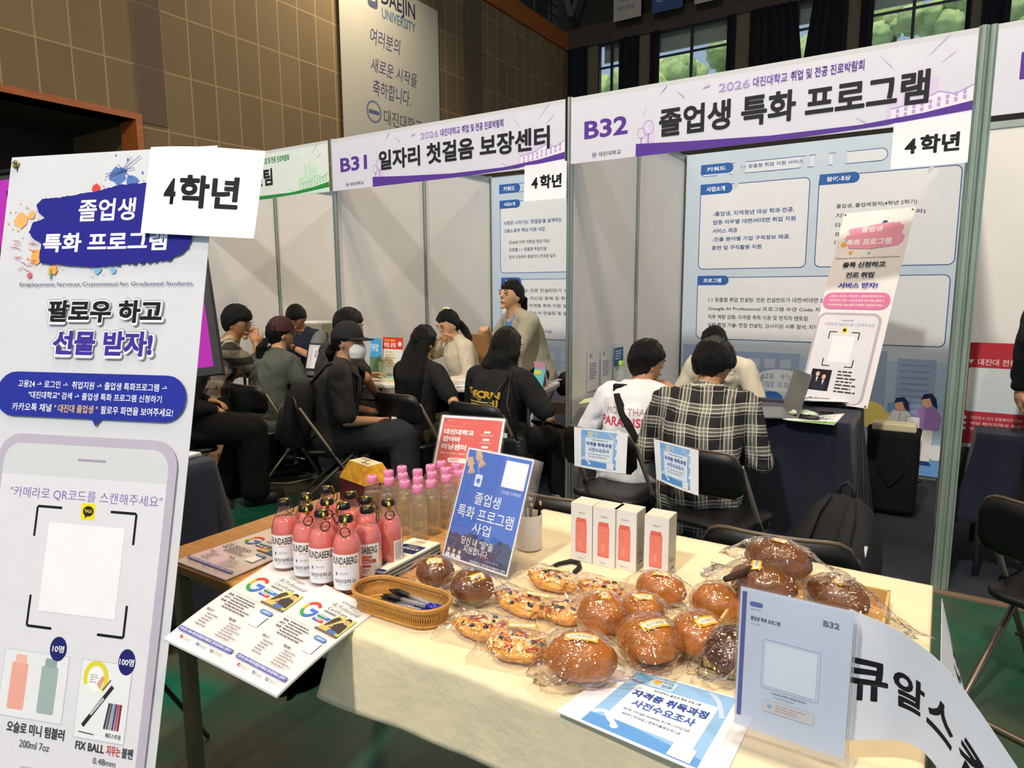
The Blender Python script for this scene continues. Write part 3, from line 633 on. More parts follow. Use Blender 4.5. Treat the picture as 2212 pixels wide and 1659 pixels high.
# survey sheets hung on two chair backs
def survey(sh, x, y, s, qr=True):
    """the blue certificate-course survey print, s = width of the blue part"""
    k = s / .2
    sh.rect(x, y, x + s, y + .2 * k, '8cb6e2'); sh.poly([(x, y + .17 * k), (x + .06 * k, y + .165 * k), (x + .2 * k, y + .18 * k), (x + .2 * k, y + .2 * k), (x, y + .2 * k)], '5e96d6')
    sh.rect(x + .025 * k, y + .04 * k, x + .18 * k, y + .165 * k, 'dfe9f6')
    sh.ring([(x + (.002 + .05 * q / 9) * k, y + (.166 - .012 * sin(pi * min(1, q / 6)) + .016 * max(0, (q - 4) / 5) ** 2) * k) for q in range(10)], .010 * k, 'cfe0f6', False); sh.circ(x + .052 * k, y + .183 * k, .007 * k, 'dfeaf8')
    sh.poly([(x, y + .01 * k), (x + .03 * k, y + .005 * k), (x + .045 * k, y + .012 * k), (x + .02 * k, y + .025 * k), (x, y + .03 * k)], '6fb0e6')
    sh.ring([(x + (.15 + .045 * q / 8) * k, y + (.008 + .06 * (q / 8) ** 2) * k) for q in range(9)], .009 * k, 'b9cdee', False)
    sh.rr(x + .04 * k, y + .008 * k, x + .09 * k, y + .038 * k, .005 * k, 'b6d6ee'); sh.circ(x + .053 * k, y + .02 * k, .008 * k, 'f1b94f'); sh.text(x + .064 * k, y + .012 * k, x + .084 * k, y + .018 * k, '자격증', '26304a', .01); sh.text(x + .064 * k, y + .022 * k, x + .086 * k, y + .032 * k, '전문', '3d5ea8', .01)
    sh.text(x + .06 * k, y + .046 * k, x + .15 * k, y + .053 * k, '대진대학교 졸업생 특화 프로그램', '2b3040', .008)
    sh.text(x + .03 * k, y + .062 * k, x + .172 * k, y + .084 * k, '자격증 취득과정', '2d4a9a', .03); sh.text(x + .045 * k, y + .092 * k, x + .16 * k, y + .114 * k, '사전수요조사', '3d5fb0', .02)
    sh.text(x + .04 * k, y + .124 * k, x + .16 * k, y + .132 * k, 'AICE | Google Analytics 4 | SP | GTQ 2급', '3a3f55', .004); sh.text(x + .045 * k, y + .138 * k, x + .15 * k, y + .146 * k, 'ADsP | PCSQL | 컴퓨터활용능력 1급', '3a3f55', .004)
    if qr: sh.rect(x + .150 * k, y + .166 * k, x + .188 * k, y + .199 * k, 'e8ecf2')
def sheet_on(chairo, corners, lab):
    sh = Sheet(.28, .21, 'f0f1f6'); survey(sh, .04, .008, .19)
    TL, TR, BR_, BL_ = [V(c) for c in corners]
    o = sh.build('survey_sheet', fn=patch(TL, TR, BR_, BL_, lambda a, b: (0, -.012 * sin(pi * a) * b, 0))(.28, .21), nu=8, nv=4, smooth=True); tag(o, lab, 'paper', 'survey sheets hung on chair backs')
def quad_at(px, Y0s): return [at(x, y, Y=yy) for (x, y), yy in zip(px, Y0s)]
sheet_on(c5, quad_at([(1240, 922), (1356, 936), (1352, 1024), (1241, 1006)], [2.80, 2.755, 2.745, 2.79]), 'blue survey sheet taped to the chair back behind the white t-shirt man')
sheet_on(c6, quad_at([(1412, 948), (1509, 973), (1509, 1071), (1418, 1035)], [2.73, 2.68, 2.67, 2.72]), 'blue survey sheet taped to the chair back behind the checked shirt man')
# ------------------------------------------------------------------ draped tables
navy = mat('navy_table_cloth', '10152a', .92, bump=.3, bs=250, var=.15, sheen=.15)
def draped(name, lab, x0, x1, y0, y1, zb=.04, seed=0, flare=.06, zt=.725, m=navy):
    t = thing('table', 'table standing under the ' + lab, 'table', (0, 0, 0))
    MB().box((x0 + .01, y0 + .01, zt - .03), (x1 - .01, y1 - .01, zt - .006), mat('table_board', 'b9b2a2', .5)).build('tabletop', t)
    for a in (x0 + .05, x1 - .05):
        for b in (y0 + .05, y1 - .05): MB().tube([(a, b, 0), (a, b, zt - .03)], .014, tube_m).build('leg', t, True)
    mb = MB(); base = []; r = .03
    per = rrpts(x0, y0, x1, y1, r, 3); dense = []
    for i, p in enumerate(per):
        q = per[(i + 1) % len(per)]; L_ = (V(q) - V(p)).length; n = max(1, int(L_ / .02)); dense += [(p[0] + (q[0] - p[0]) * k / n, p[1] + (q[1] - p[1]) * k / n) for k in range(n)]
    cx, cy = (x0 + x1) / 2, (y0 + y1) / 2; rings = []; s = 0; arc = []
    for i, p in enumerate(dense): arc.append(s); s += (V(dense[(i + 1) % len(dense)]) - V(p)).length
    for k in range(16):
        f = k / 15; z = zt - (zt - zb) * f; rg = []
        for i, p in enumerate(dense):
            ex = max(-1, min(1, (p[0] - cx) / ((x1 - x0) / 2))); ey = max(-1, min(1, (p[1] - cy) / ((y1 - y0) / 2)))
            nx = ex if abs(ex) > .97 else 0; ny = ey if abs(ey) > .97 else 0; corner = (1 if nx and ny else 0)
            d = flare * f * (.45 + .55 * sin(arc[i] * 22 + seed + sin(arc[i] * 7) * 1.5) ** 2) + corner * .05 * f
            rg.append((p[0] + nx * d, p[1] + ny * d, z + (.012 * sin(arc[i] * 9 + seed) * f)))
        rings.append(rg)
    rings.insert(0, [(cx + (x - cx) * .5, cy + (y - cy) * .5, zt + .002) for x, y in dense]); rings.insert(1, [(cx + (x - cx) * .985, cy + (y - cy) * .985, zt + .002) for x, y in dense])
    mb.loft(rings[:], m, cap=False); mb.add(rings[0], [tuple(range(len(dense)))], m)
    o = mb.build('tablecloth', smooth=True, solid=.002); tag(o, lab[0].upper() + lab[1:] if 0 else lab, 'tablecloth')
draped('b32', 'navy tablecloth in booth B32 under the silver laptop', -1.80, -.36, 3.78, 4.42, seed=1, zb=.05)
draped('b33', 'navy tablecloth under the red poster board', .17, 1.5, 3.85, 4.5, seed=4, zb=.3)
draped('left', 'navy tablecloth behind the tall white banner', -4.1, -2.5, 1.12, 1.64, seed=6, zb=.12)
# white table of B31
def plain_table(lab, x0, x1, y0, y1, m, zt=.73, name='table'):
    t = thing(name, lab, 'table', ((x0 + x1) / 2, (y0 + y1) / 2, 0)); w_, d_ = (x1 - x0) / 2, (y1 - y0) / 2
    MB().box((-w_, -d_, zt - .04), (w_, d_, zt), m).build('tabletop', t, bevel=.012)
    for sx in (-1, 1):
        for sy in (-1, 1): MB().tube([(sx * (w_ - .12), sy * (d_ - .06), 0), (sx * (w_ - .12), sy * (d_ - .06), zt - .04)], .014, tube_m).build('leg', t, True)
    return t
whp = mat('white_plastic_top', 'dcd8cf', .4, var=.03)
tb = plain_table('white plastic folding table with leaflets in booth B31', -.8, .8, -.24, .24, whp); tb.location = (-3.10, 3.97, 0); tb.rotation_euler = (0, 0, R(14))
plain_table('folding table with an open laptop in the green header booth', -5.55, -4.05, 3.50, 3.95, mat('grey_table_top', '34343a', .5))
# ------------------------------------------------------------------ black display board with magenta border
t = thing('display_board', 'black display board with a magenta border behind the tall white banner', 'board')
mg = 'a41fa8'; Bd = Sheet(1.0, 1.05, '161418', .03)
Bd.rect(.035, .035, .965, 1.015, mg); Bd.poly([(.09, .09), (.91, .09), (.91, .90), (.86, .95), (.09, .95)], '181618')
TL = at(-40, 380, D=2.75); TR_ = at(372, 330, D=2.9); BR_ = at(480, 806, D=2.78); BL_ = BR_ + (TL - TR_) * .98
TL2, TR2 = at(-30, 378, D=2.9), at(408, 318, D=2.9)
BRp = at(480, 806, D=2.75); BLp = BRp + (TL2 - TR2)
bo = Bd.build('panel', t, fn=patch(TL2, TR2, BRp, BLp)(1.0, 1.05))
for q in (.25, .75):
    b = BLp.lerp(BRp, q)
    MB().tube([(b.x, b.y + .02, b.z + .1), (b.x, b.y + .03, .735)], .012, blk).build('leg', t, True)
for (a, b) in ((TL2, TR2),): MB().tube([a, b], .012, blk).build('top_edge', t, True)
# ------------------------------------------------------------------ tall white banner, front left
def lean_frame(O, az, lean):
    u = V((cos(az), sin(az), 0)); n = V((-sin(az), cos(az), 0)); dn = V((0, 0, -1)) * cos(lean) - n * sin(lean); return V(O), u, dn, u.cross(dn) * 1.
def frame_fn(F, bow=0):
    O, u, dn, nn = F
    if nn.y > 0: nn = -nn
    return lambda a, b, d: O + u * a + dn * b + nn * (d + bow * sin(pi * min(1, b / 1.8)))
DB, PB = '20208a', '3d2f9a'
sh = Sheet(.6, 1.8, 'd3d5dc', .001)
rn = random.Random(5)
def splat(sh, x, y, r, c, n=12, seed=0, lo=.7):
    r_ = random.Random(seed); sh.poly([(x + r * r_.uniform(lo, 1.15) * cos(2 * pi * i / n), y + r * r_.uniform(lo, 1.1) * sin(2 * pi * i / n)) for i in range(n)], c)
    for q in range(9):
        a = r_.uniform(0, 2 * pi); d = r * r_.uniform(1.2, 2.1); s = r * r_.uniform(.05, .16); sh.circ(x + d * cos(a), y + d * sin(a), s, c, n=8)
def rough(pts, seed, amp):
    r_ = random.Random(seed); out = []
    for i, p in enumerate(pts):
        q = pts[(i + 1) % len(pts)]; n = max(2, int(math.hypot(q[0] - p[0], q[1] - p[1]) / .006)); am = p[2] if len(p) > 2 else amp
        for k in range(n): out.append((p[0] + (q[0] - p[0]) * k / n + r_.uniform(-am, am), p[1] + (q[1] - p[1]) * k / n + r_.uniform(-am, am)))
    return out
def brush(sh, X, Y, sx, sy, c):
    P = [(.115, .115), (.17, .113), (.28, .10), (.34, .088), (.42, .085, .003), (.50, .09, .003), (.54, .12), (.53, .17), (.56, .20), (.553, .24, .004), (.52, .272, .006), (.45, .28, .006), (.38, .286, .004), (.30, .292), (.20, .285), (.13, .28), (.125, .26), (.128, .23), (.098, .215), (.085, .20), (.095, .175), (.13, .165), (.11, .15), (.098, .13)]
    sh.poly(rough([(X + (p[0] - .32) * sx, Y + (p[1] - .19) * sy) + ((p[2],) if len(p) > 2 else ()) for p in P], 3, .0012), c)
splat(sh, .33, .062, .026, '5578b8', seed=1); splat(sh, .372, .078, .018, '5578b8', seed=2); splat(sh, .055, .168, .022, 'e9b06a', seed=3); splat(sh, .085, .155, .013, 'e9b06a', seed=8); splat(sh, .115, .262, .022, 'efa85a', seed=4); splat(sh, .27, .092, .012, 'd8433d', seed=5)
splat(sh, .30, .298, .011, '7fb2dd', seed=6); splat(sh, .345, .30, .009, '7fb2dd', seed=7); splat(sh, .10, .31, .008, 'd06070', seed=9); splat(sh, .17, .297, .013, 'e9a54a', seed=10); sh.line([(.165, .295), (.166, .32)], .004, '5a8a4a')
for q in range(16): a = rn.uniform(-.5, .5); x, y = .05 + rn.uniform(-.02, .05), .24 + rn.uniform(-.02, .06); sh.line([(x, y), (x + .02 * cos(a), y + .015 * sin(a))], .0015, 'b04a58')
for q in range(8): x = .33 + q * .008; sh.line([(.345, .05), (.345 + rn.uniform(-.05, .05), .05 + rn.uniform(-.035, .03))], .0018, '48599a')
brush(sh, .32, .19, 1, 1, DB)
sh.text(.229, .121, .393, .177, '졸업생', 'f2f2f6', .02); sh.text(.133, .205, .49, .253, '특화 프로그램', 'f2f2f6', .03)
sh.text(.076, .328, .57, .34, 'Employment Services Customized for Graduated Students', '2a2570', .0)
def pop(sh, x0, y0, x1, y1, s_, c, k=.055):
    g = (y1 - y0) * .12
    sh.text(x0 - g, y0 - g, x1 + g, y1 + g, s_, 'b8b8c4', k + .03); sh.text(x0 - g * .6, y0 - g * .5, x1 + g * .6, y1 + g * .8, s_, 'f4f4f8', k + .02); sh.text(x0, y0, x1, y1, s_, c, .05)
pop(sh, .170, .372, .497, .428, '팔로우 하고', '131318'); pop(sh, .195, .447, .479, .508, '선물 받자!', PB)
sh.rr(.045, .550, .583, .658, .054, '23309a'); sh.poly([(.33, .655), (.36, .655), (.345, .675)], '23309a')
sh.text(.108, .570, .53, .588, '고용24 → 로그인 →  취업지원 → 졸업생 특화프로그램 →', 'eceef6', .01); sh.text(.142, .597, .518, .614, '"대진대학교" 검색 → 졸업생 특화 프로그램 신청하기', 'eceef6', .01)
sh.text(.098, .626, .214, .645, '카카오톡 채널', 'eceef6', .01); sh.text(.222, .626, .346, .645, '" 대진대 졸업생 "', 'f0c36a', .01); sh.text(.355, .626, .552, .645, '팔로우 화면을 보여주세요!', 'eceef6', .01)
sh.rr(.075, .700, .577, 1.79, .06, 'b9b2c4'); sh.rr(.094, .722, .555, 1.78, .045, 'dcdce4'); sh.rr(.094, .722, .555, .797, .045, 'cfd2d6', (0, 0, 1, 1)); sh.rr(.307, .752, .386, .758, .003, 'a29ab0')
sh.text(.125, .825, .548, .852, '"카메라로 QR코드를 스캔해주세요"', '7d6ab0', .0)
sh.rr(.333, .853, .372, .891, .006, 'f0dc2a'); sh.circ(.353, .871, .015, '2c2418', .012); sh.poly([(.345, .878), (.355, .88), (.345, .888)], '2c2418'); sh.text(.342, .867, .364, .874, 'TALK', 'f0dc2a', .02)
for x, y, a, b in ((.21, .868, 1, 1), (.484, .868, -1, 1), (.222, 1.14, 1, -1), (.486, 1.14, -1, -1)):
    sh.rr(min(x, x + a * .07), y - .003, max(x, x + a * .07), y + .003, .003, '17171b'); sh.rr(x - .003, min(y, y + b * .07), x + .003, max(y, y + b * .07), .003, '17171b')
sh.rect(.248, .903, .458, 1.104, 'eeeef3')
sh.rect(.172, 1.195, .352, 1.342, 'c6cad6'); sh.rect(.174, 1.197, .350, 1.340, 'e4e5ea')
for x0, c1, c2 in ((.205, 'e8a89a', 'eab8ab'), (.288, '9fb0b0', '8fa3a5')):
    sh.rr(x0 - .008, 1.222, x0 + .038, 1.325, .006, c1); sh.rr(x0, 1.205, x0 + .032, 1.224, .004, c2)
sh.circ(.318, 1.182, .023, '20246a', .027); sh.text(.302, 1.174, .334, 1.19, '10명', 'f0f0f6', .02)
sh.rect(.386, 1.195, .520, 1.362, 'c6cad6'); sh.rect(.388, 1.197, .518, 1.360, 'e6e9ec')
sh.circ(.503, 1.19, .022, '20246a', .028); sh.text(.484, 1.182, .522, 1.198, '100명', 'f0f0f6', .02)
sh.ring([(.428 + .028 * cos(a), 1.232 + .032 * sin(a)) for a in [R(150 + 26 * k) for k in range(11)]], .011, 'e0d23a', False); sh.circ(.428, 1.236, .022, 'f2f2f2', .026); sh.poly([(.432, 1.245), (.445, 1.225), (.452, 1.23), (.442, 1.255)], 'd9a07e'); sh.greek(.413, 1.225, .435, 1.245, 4, '9aa3b8', 5)
sh.line([(.408, 1.335), (.475, 1.245)], .009, '2a2a30'); sh.line([(.425, 1.31), (.455, 1.272)], .006, 'b8bcc4'); sh.line([(.45, 1.255), (.468, 1.232)], .003, '5a5c66')
for q, c in enumerate(('3a3a42', '55555e', '9aa3b8', '3f4a8a', 'c04a5a', '7a2f3a')): sh.line([(.465 + q * .007, 1.335), (.472 + q * .006, 1.28)], .005, c)
sh.text(.47, 1.342, .51, 1.352, '제트스트림', '2a2a30', .01); sh.line([(.40, 1.348), (.44, 1.35)], .002, '2a2a30')
sh.text(.206, 1.350, .364, 1.374, '오슬로 미니 텀블러', '33333c', .02); sh.text(.247, 1.386, .329, 1.402, '200ml 7oz', '55555f', .0)
sh.text(.397, 1.368, .472, 1.385, 'FIX BALL', '33333c', .015); sh.text(.478, 1.366, .514, 1.387, '지우는', 'c2382f', .015); sh.text(.518, 1.366, .546, 1.387, '볼펜', '33333c', .015); sh.text(.447, 1.396, .505, 1.409, '0.48mm', '55555f', .0)
sh.rr(.25, 1.44, .40, 1.52, .02, 'bfb4b8')
t = thing('standing_banner', 'tall white standing banner with a dark blue brush stroke title, in front of the table', 'banner')
F = lean_frame((-2.042, .822, 1.762), .342, .257)
sh.build('printed_fabric', t, fn=frame_fn(F, -.012), nu=6, nv=40, smooth=False)
O_, u_, dn_, nn_ = F; nn_ = nn_ if nn_.y < 0 else -nn_
for a in (.018, .582):
    for b in (.02, 1.78):
        c_ = O_ + u_ * a + dn_ * b + nn_ * .003; mb = MB(); n_ = 16
        M_ = Matrix.Translation(c_) @ nn_.to_track_quat('Z', 'Y').to_matrix().to_4x4()
        mb.lathe([(.005, 0), (.006, .002), (.0095, .002), (.0105, 0)], mat('brass', 'b59a4a', .25, 1), 20, M_, cap=False); mb.build('eyelet', t, True)
ctr = O_ + u_ * .3 + dn_ * 1.05 - nn_ * .05
for a, b in ((.018, .02), (.582, .02), (.018, 1.78), (.582, 1.78)):
    e = O_ + u_ * a + dn_ * b - nn_ * .004; MB().tube([ctr, ctr.lerp(e, .5) - nn_ * .015, e, e + nn_ * .010 - dn_ * (.006 if b < 1 else -.006)], .005, mat('grey_rod', '8a8d90', .35, .6)).build('support_rod', t, True)
MB().tube([ctr, V((ctr.x - .2, ctr.y + .42, .01))], .007, blk).build('support_leg', t, True)
for q in (-1, 1): MB().tube([ctr, V((ctr.x + q * .16 - .05, ctr.y + .05, .01))], .007, blk).build('support_leg', t, True)
sh = Sheet(.295, .205, 'f0f0f5'); sh.text(.052, .075, .084, .136, '4', '141418', .03); sh.text(.093, .066, .245, .143, '학년', '141418', .035)
fb = frame_fn(F, -.012)
o = sh.build('paper_sign', fn=lambda u, v, d: fb(.425 + u * 1.03, .0 + v * 1.04 + u * .07, d + .006 + .012 * sin(u * 11 + .4) * (1 - v / .2) + .01 * (v / .2)), nu=14, nv=6, smooth=True)
tag(o, 'large white paper reading 4 taped over the top corner of the tall white banner', 'paper sign')
# ------------------------------------------------------------------ small pink banner on the B32 table
sh = Sheet(.41, 1.2, 'e6e2e4', .001); PK = 'e59ab8'
splat(sh, .26, .08, .016, '2d4a8a', seed=1); splat(sh, .05, .21, .02, 'e9a54a', seed=3); splat(sh, .10, .265, .012, 'e9a54a', seed=4); splat(sh, .21, .27, .008, '7fb2dd', seed=6); splat(sh, .36, .17, .01, '7a7f92', seed=8)
brush(sh, .215, .165, .72, .78, PK)
sh.text(.134, .102, .255, .137, '졸업생', 'f6f0f4', .02); sh.text(.061, .178, .322, .219, '특화 프로그램', 'f6f0f4', .03)
sh.text(.02, .293, .39, .306, 'Employment Services Customized for Graduated Students', '5a2f5a', .0)
for y, x0, x1, s_, c in ((.325, .072, .321, '졸특 신청하고', '18181c'), (.390, .106, .270, '진로 취업', '18181c'), (.456, .075, .307, '서비스 받자!', PB)): pop(sh, x0, y, x1, y + .036, s_, c, .05)
sh.rr(-.0 + .004, .518, .396, .622, .05, 'd978a4')
for y, s_ in ((.533, '고용24 → 로그인 → 취업지원 → 졸업생 특화프로그램 →'), (.56, '"대진대학교" 검색 → 졸업생 특화 프로그램 신청하기'), (.588, '카카오톡 채널 "2026 졸특 단체톡방" 입장해 주세요!')): sh.text(.04, y, .36, y + .015, s_, 'f6eef2', .008)
sh.rr(.0, .645, .375, 1.19, .05, 'b9b0bc'); sh.rr(.014, .66, .36, 1.19, .04, 'dedde3'); sh.rr(.15, .69, .22, .696, .003, 'a29ab0')
sh.text(.047, .707, .350, .73, '"카메라로 QR코드를 스캔해주세요"', '7d6ab0', .0); sh.rr(.165, .735, .195, .77, .005, 'f0dc2a'); sh.circ(.18, .752, .01, '2c2418')
for x, y, a, b in ((.095, .765, 1, 1), (.27, .765, -1, 1), (.095, .975, 1, -1), (.272, .975, -1, -1)):
    sh.rect(min(x, x + a * .045), y - .003, max(x, x + a * .045), y + .003, '17171b'); sh.rect(x - .003, min(y, y + b * .045), x + .003, max(y, y + b * .045), '17171b')
sh.rect(.12, .79, .25, .95, 'eeeef3'); sh.rect(.045, 1.0, .165, 1.13, '1e1a22')
for cx, hy in ((.085, 1.03), (.125, 1.045)): sh.circ(cx, hy, .012, 'e0b59a', .015); sh.poly([(cx - .02, 1.12), (cx - .016, hy + .02), (cx + .016, hy + .02), (cx + .02, 1.12)], '2a2d3c'); sh.poly([(cx - .006, hy + .018), (cx + .006, hy + .018), (cx, hy + .05)], 'e8e8ee')
sh.greek(.2, 1.0, .33, 1.14, 7, '3c3c46', 4)
t = thing('tabletop_banner', 'pink-titled narrow banner leaning on the booth B32 table', 'banner')
F2 = lean_frame((-.568, 4.722, 1.871), -.344, .36)
sh.build('printed_fabric', t, fn=frame_fn(F2, 0), nv=4)
O2, u2, d2, n2 = F2; n2 = n2 if n2.y < 0 else -n2; c2 = O2 + u2 * .205 + d2 * .75 - n2 * .04
for a, b in ((.012, .012), (.398, .012), (.012, 1.19), (.398, 1.19)):
    e = O2 + u2 * a + d2 * b - n2 * .003; MB().tube([c2, e], .003, mat('grey_rod', '8a8d90')).build('support_rod', t, True)
    MB().sph(tuple(e + n2 * .005), .006, mat('brass', 'b59a4a')).build('eyelet', t, True)
# ------------------------------------------------------------------ things on the B32 table and around it
T = .728
silver = mat('silver_laptop', '8f9194', .35, .7)
t = thing('laptop', 'open silver laptop on the navy cloth of the B32 table', 'laptop', at(1664, 893, z=T) , R(-66))
MB().box((-.16, -.11, 0), (.16, .11, .012), silver).build('base', t, bevel=.004)
MB().box((-.165, .1, .008), (.165, .108, .245), silver, Matrix.Translation((0, .1, .01)) @ Matrix.Rotation(R(-14), 4, 'X') @ Matrix.Translation((0, -.1, -.01))).build('lid', t, bevel=.003)
mb = MB(); mb.sph((0, .158, .13), (.014, .004, .016), mat('pale_emblem', 'd8dadc', .3, .5)); mb.build('lid_emblem', t, True)
def flat_sheet(name, lab, px, z, hx='e9eaee', fn=None, cat='paper', th=.0015, group=None):
    P = [at(x, y, z=z) for x, y in px]; sh = Sheet(.3, .21, hx, th)
    if fn: fn(sh)
    o = sh.build(name, fn=patch(*P)(.3, .21), nu=4); return tag(o, lab, cat, group)
def green_leaf(sh):
    sh.rect(0, .16, .3, .21, '7fb84e'); sh.greek(.08, .03, .28, .13, 7, '7a7f8a', 3); sh.text(.1, .165, .24, .19, '취업지원프로그램', '30343c', .01); sh.line([(.17, .02), (.16, .12)], .004, '55585e')
flat_sheet('leaflet', 'white leaflet with a green strip at the front edge of the B32 table', [(1690, 905), (1825, 893), (1802, 918), (1706, 908)], T + .003, fn=green_leaf)
def big_map(sh):
    sh.greek(.02, .03, .28, .17, 8, '8a8c98', 7); sh.poly([(.15, .08), (.2, .06), (.24, .1), (.2, .14), (.14, .13)], 'e6c23a'); sh.rect(.12, .15, .2, .16, '3b6aa8')
flat_sheet('poster_board', 'white printed board lying on a folded black bag beside the silver laptop', [(1755, 850), (1876, 852), (1842, 868), (1722, 864)], T + .045, fn=big_map, th=.004)
fold = mat('black_nylon', '0e0e11', .55, bump=.4, bs=40)
a = at(1800, 875, z=T); mb = MB(); mb.cbox((0, 0, .02), (.30, .2, .036), fold); o = mb.build('folded_bag', bevel=.014); o.location = a; o.rotation_euler = (0, 0, R(-8)); tag(o, 'folded black nylon bag under the printed board on the B32 table', 'bag')
a = at(1735, 902, z=T); t = thing('snack_wrapper', 'crumpled green and white wet wipe packet on the B32 table', 'packet', a, R(-15))
mb = MB(); mb.sph((0, 0, .022), (.075, .045, .02), mat('pale_green_wrap', 'c8d8c0', .35, bump=.8, bs=30), 24, 14, fn=lambda d: 1 + .25 * noise.noise(d * 4)); mb.build('wrapper', t, True)
mb = MB(); mb.sph((.03, -.03, .014), (.07, .03, .014), mat('dark_green_wrap', '16241c', .25, bump=.8, bs=30), 24, 14, fn=lambda d: 1 + .25 * noise.noise(d * 5)); mb.build('dark_wrapper', t, True)
tag(MB().tube([at(1772, 890, z=T + .008), at(1800, 891, z=T + .008)], .005, blk).build('pen', smooth=True), 'black pen lying beside the crumpled packet on the B32 table', 'pen')
flat_sheet('leaflet', 'pale green leaflet at the left end of the B32 table', [(1262, 862), (1292, 856), (1290, 866), (1250, 872)], T + .003, 'c9dba8')
# green topped drink bottle beside the white shirt man
a = at(1341, 812, Y=3.95); t = thing('drink_bottle', 'small drink bottle with a lime green cap on the B32 table', 'bottle', (a.x, a.y, T))
MB().lathe([(.028, 0), (.031, .01), (.031, .13), (.026, .165), (.013, .195), (.013, .21)], film('clear_bottle', 'eaf2ea', .15, .3, 30), 20).build('bottle_body', t, True)
MB().lathe([(.015, .205), (.016, .21), (.016, .232), (.014, .236)], mat('lime_cap', 'a6cf4a', .4), 20).build('cap', t, True)
# black tote hanging at the table end, cable, backpack
a = at(1915, 950, Y=4.55); t = thing('tote_bag', 'black fabric bag standing between the navy table and the cartoon figures', 'bag', (-.21, 4.75, 0))
mb = MB(); mb.loft([[(x * s, y * s, z) for x, y in rrpts(-.14, -.09, .14, .09, .03, 3)] for s, z in ((.9, .03), (1, .06), (1.03, .3), (1.0, .5), (1.04, .545))], mat('black_felt', '0b0b0c', .95, bump=.3, bs=150), cap=False)
mb.add([(x, y, .05) for x, y in rrpts(-.12, -.08, .12, .08, .03, 3)], [tuple(range(16))], blk); mb.build('bag_body', t, True, solid=.004)
MB().tube([(-.06, -.1, .5), (-.07, -.11, .3), (0, -.112, .2), (.07, -.11, .3), (.06, -.1, .5)], .008, mat('black_felt'), flat=.4).build('strap', t, True)
mb = MB(); mb.cbox((-.0, 0, .56), (.24, .12, .05), mat('cream_paper', 'cfc7a4', .6)); mb.build('papers', t, bevel=.01)
t = thing('wire_stand', 'white wire stand foot under the black fabric bag', 'stand', (0, 0, 0)); P = [at(1880, 1040, z=.05), at(1905, 1041, z=.04), at(1950, 1055, z=.03), at(1952, 1040, z=.08)]
MB().tube(P, .006, mat('white_wire', 'd0cfc4', .4)).build('wire', t, True)
def cable(name, lab, pts, r, m, z=.012):
    P = [at(x, y, z=z) if len(q) < 3 else q for q in pts for x, y in [q[:2]]]; out = []
    for i in range(len(P) - 1):
        p0, p1, p2, p3 = P[max(0, i - 1)], P[i], P[i + 1], P[min(len(P) - 1, i + 2)]
        for k in range(6):
            s = k / 6; out.append(.5 * ((2 * p1) + (p2 - p0) * s + (2 * p0 - 5 * p1 + 4 * p2 - p3) * s * s + (3 * p1 - p0 - 3 * p2 + p3) * s ** 3))
    out.append(P[-1]); tag(MB().tube(out, r, m, 8).build(name, smooth=True), lab, 'cable')
rub = mat('black_rubber', '0a0a0b', .6); ivory = mat('ivory_cable', 'b9ae8a', .5)
cable('power_cable', 'black cable looping on the carpet at the end of the B32 table', [(1868, 1088), (1885, 1086), (1910, 1075), (1905, 1060), (1890, 1050), (1930, 1045), (1990, 1040)], .006, rub)
cable('power_cable', 'black cable coil at the foot of the navy cloth in booth B32', [(1835, 1092), (1858, 1096), (1868, 1080), (1862, 1062)], .009, rub, .02)
cable('extension_cord', 'ivory cable snaking over the green floor behind the front table', [(455, 1110), (475, 1108), (482, 1098), (465, 1092), (478, 1082), (492, 1072), (540, 1062), (562, 1053), (585, 1044), (620, 1044), (660, 1036), (700, 1024), (730, 1010)], .0055, ivory)
# backpack on the floor by the B32 table
bpm = mat('black_backpack_fabric', '17171a', .8, bump=.5, bs=220, var=.2)
t = thing('backpack', 'large black backpack leaning on the floor right of the checked shirt man', 'backpack', (-.36, 3.05, 0), R(-22))
Mb = Matrix.Rotation(R(-18), 4, 'X')
mb = MB(); rings = []
for z, w_, d_, r_ in ((.0, .15, .07, .04), (.02, .175, .1, .06), (.15, .185, .115, .07), (.3, .175, .11, .07), (.42, .15, .09, .07), (.5, .11, .06, .055), (.54, .05, .03, .025)): rings.append([(x, y, z) for x, y in rrpts(-w_, -d_, w_, d_, r_, 5)])
mb.loft(rings, bpm, M=Mb); mb.build('main_pack', t, True)
for sx in (-1, 1): MB().tube([Mb @ V(p) for p in ((sx * .05, -.055, .53), (sx * .075, -.10, .44), (sx * .085, -.128, .3), (sx * .1, -.125, .12), (sx * .14, -.09, .05))], [.012, .026, .03, .022, .012], bpm, 8, flat=.35).build('shoulder_strap', t, True)
MB().tube([Mb @ V(p) for p in ((-.035, -.02, .53), (-.03, -.03, .575), (0, -.03, .595), (.03, -.03, .575), (.035, -.02, .53))], .011, bpm, 8).build('carry_handle', t, True)
mb = MB(); mb.cbox((.155, -.075, .33), (.012, .006, .05), mat('white_logo_tab', 'd8d8da', .5), Mb); mb.build('side_tab', t)
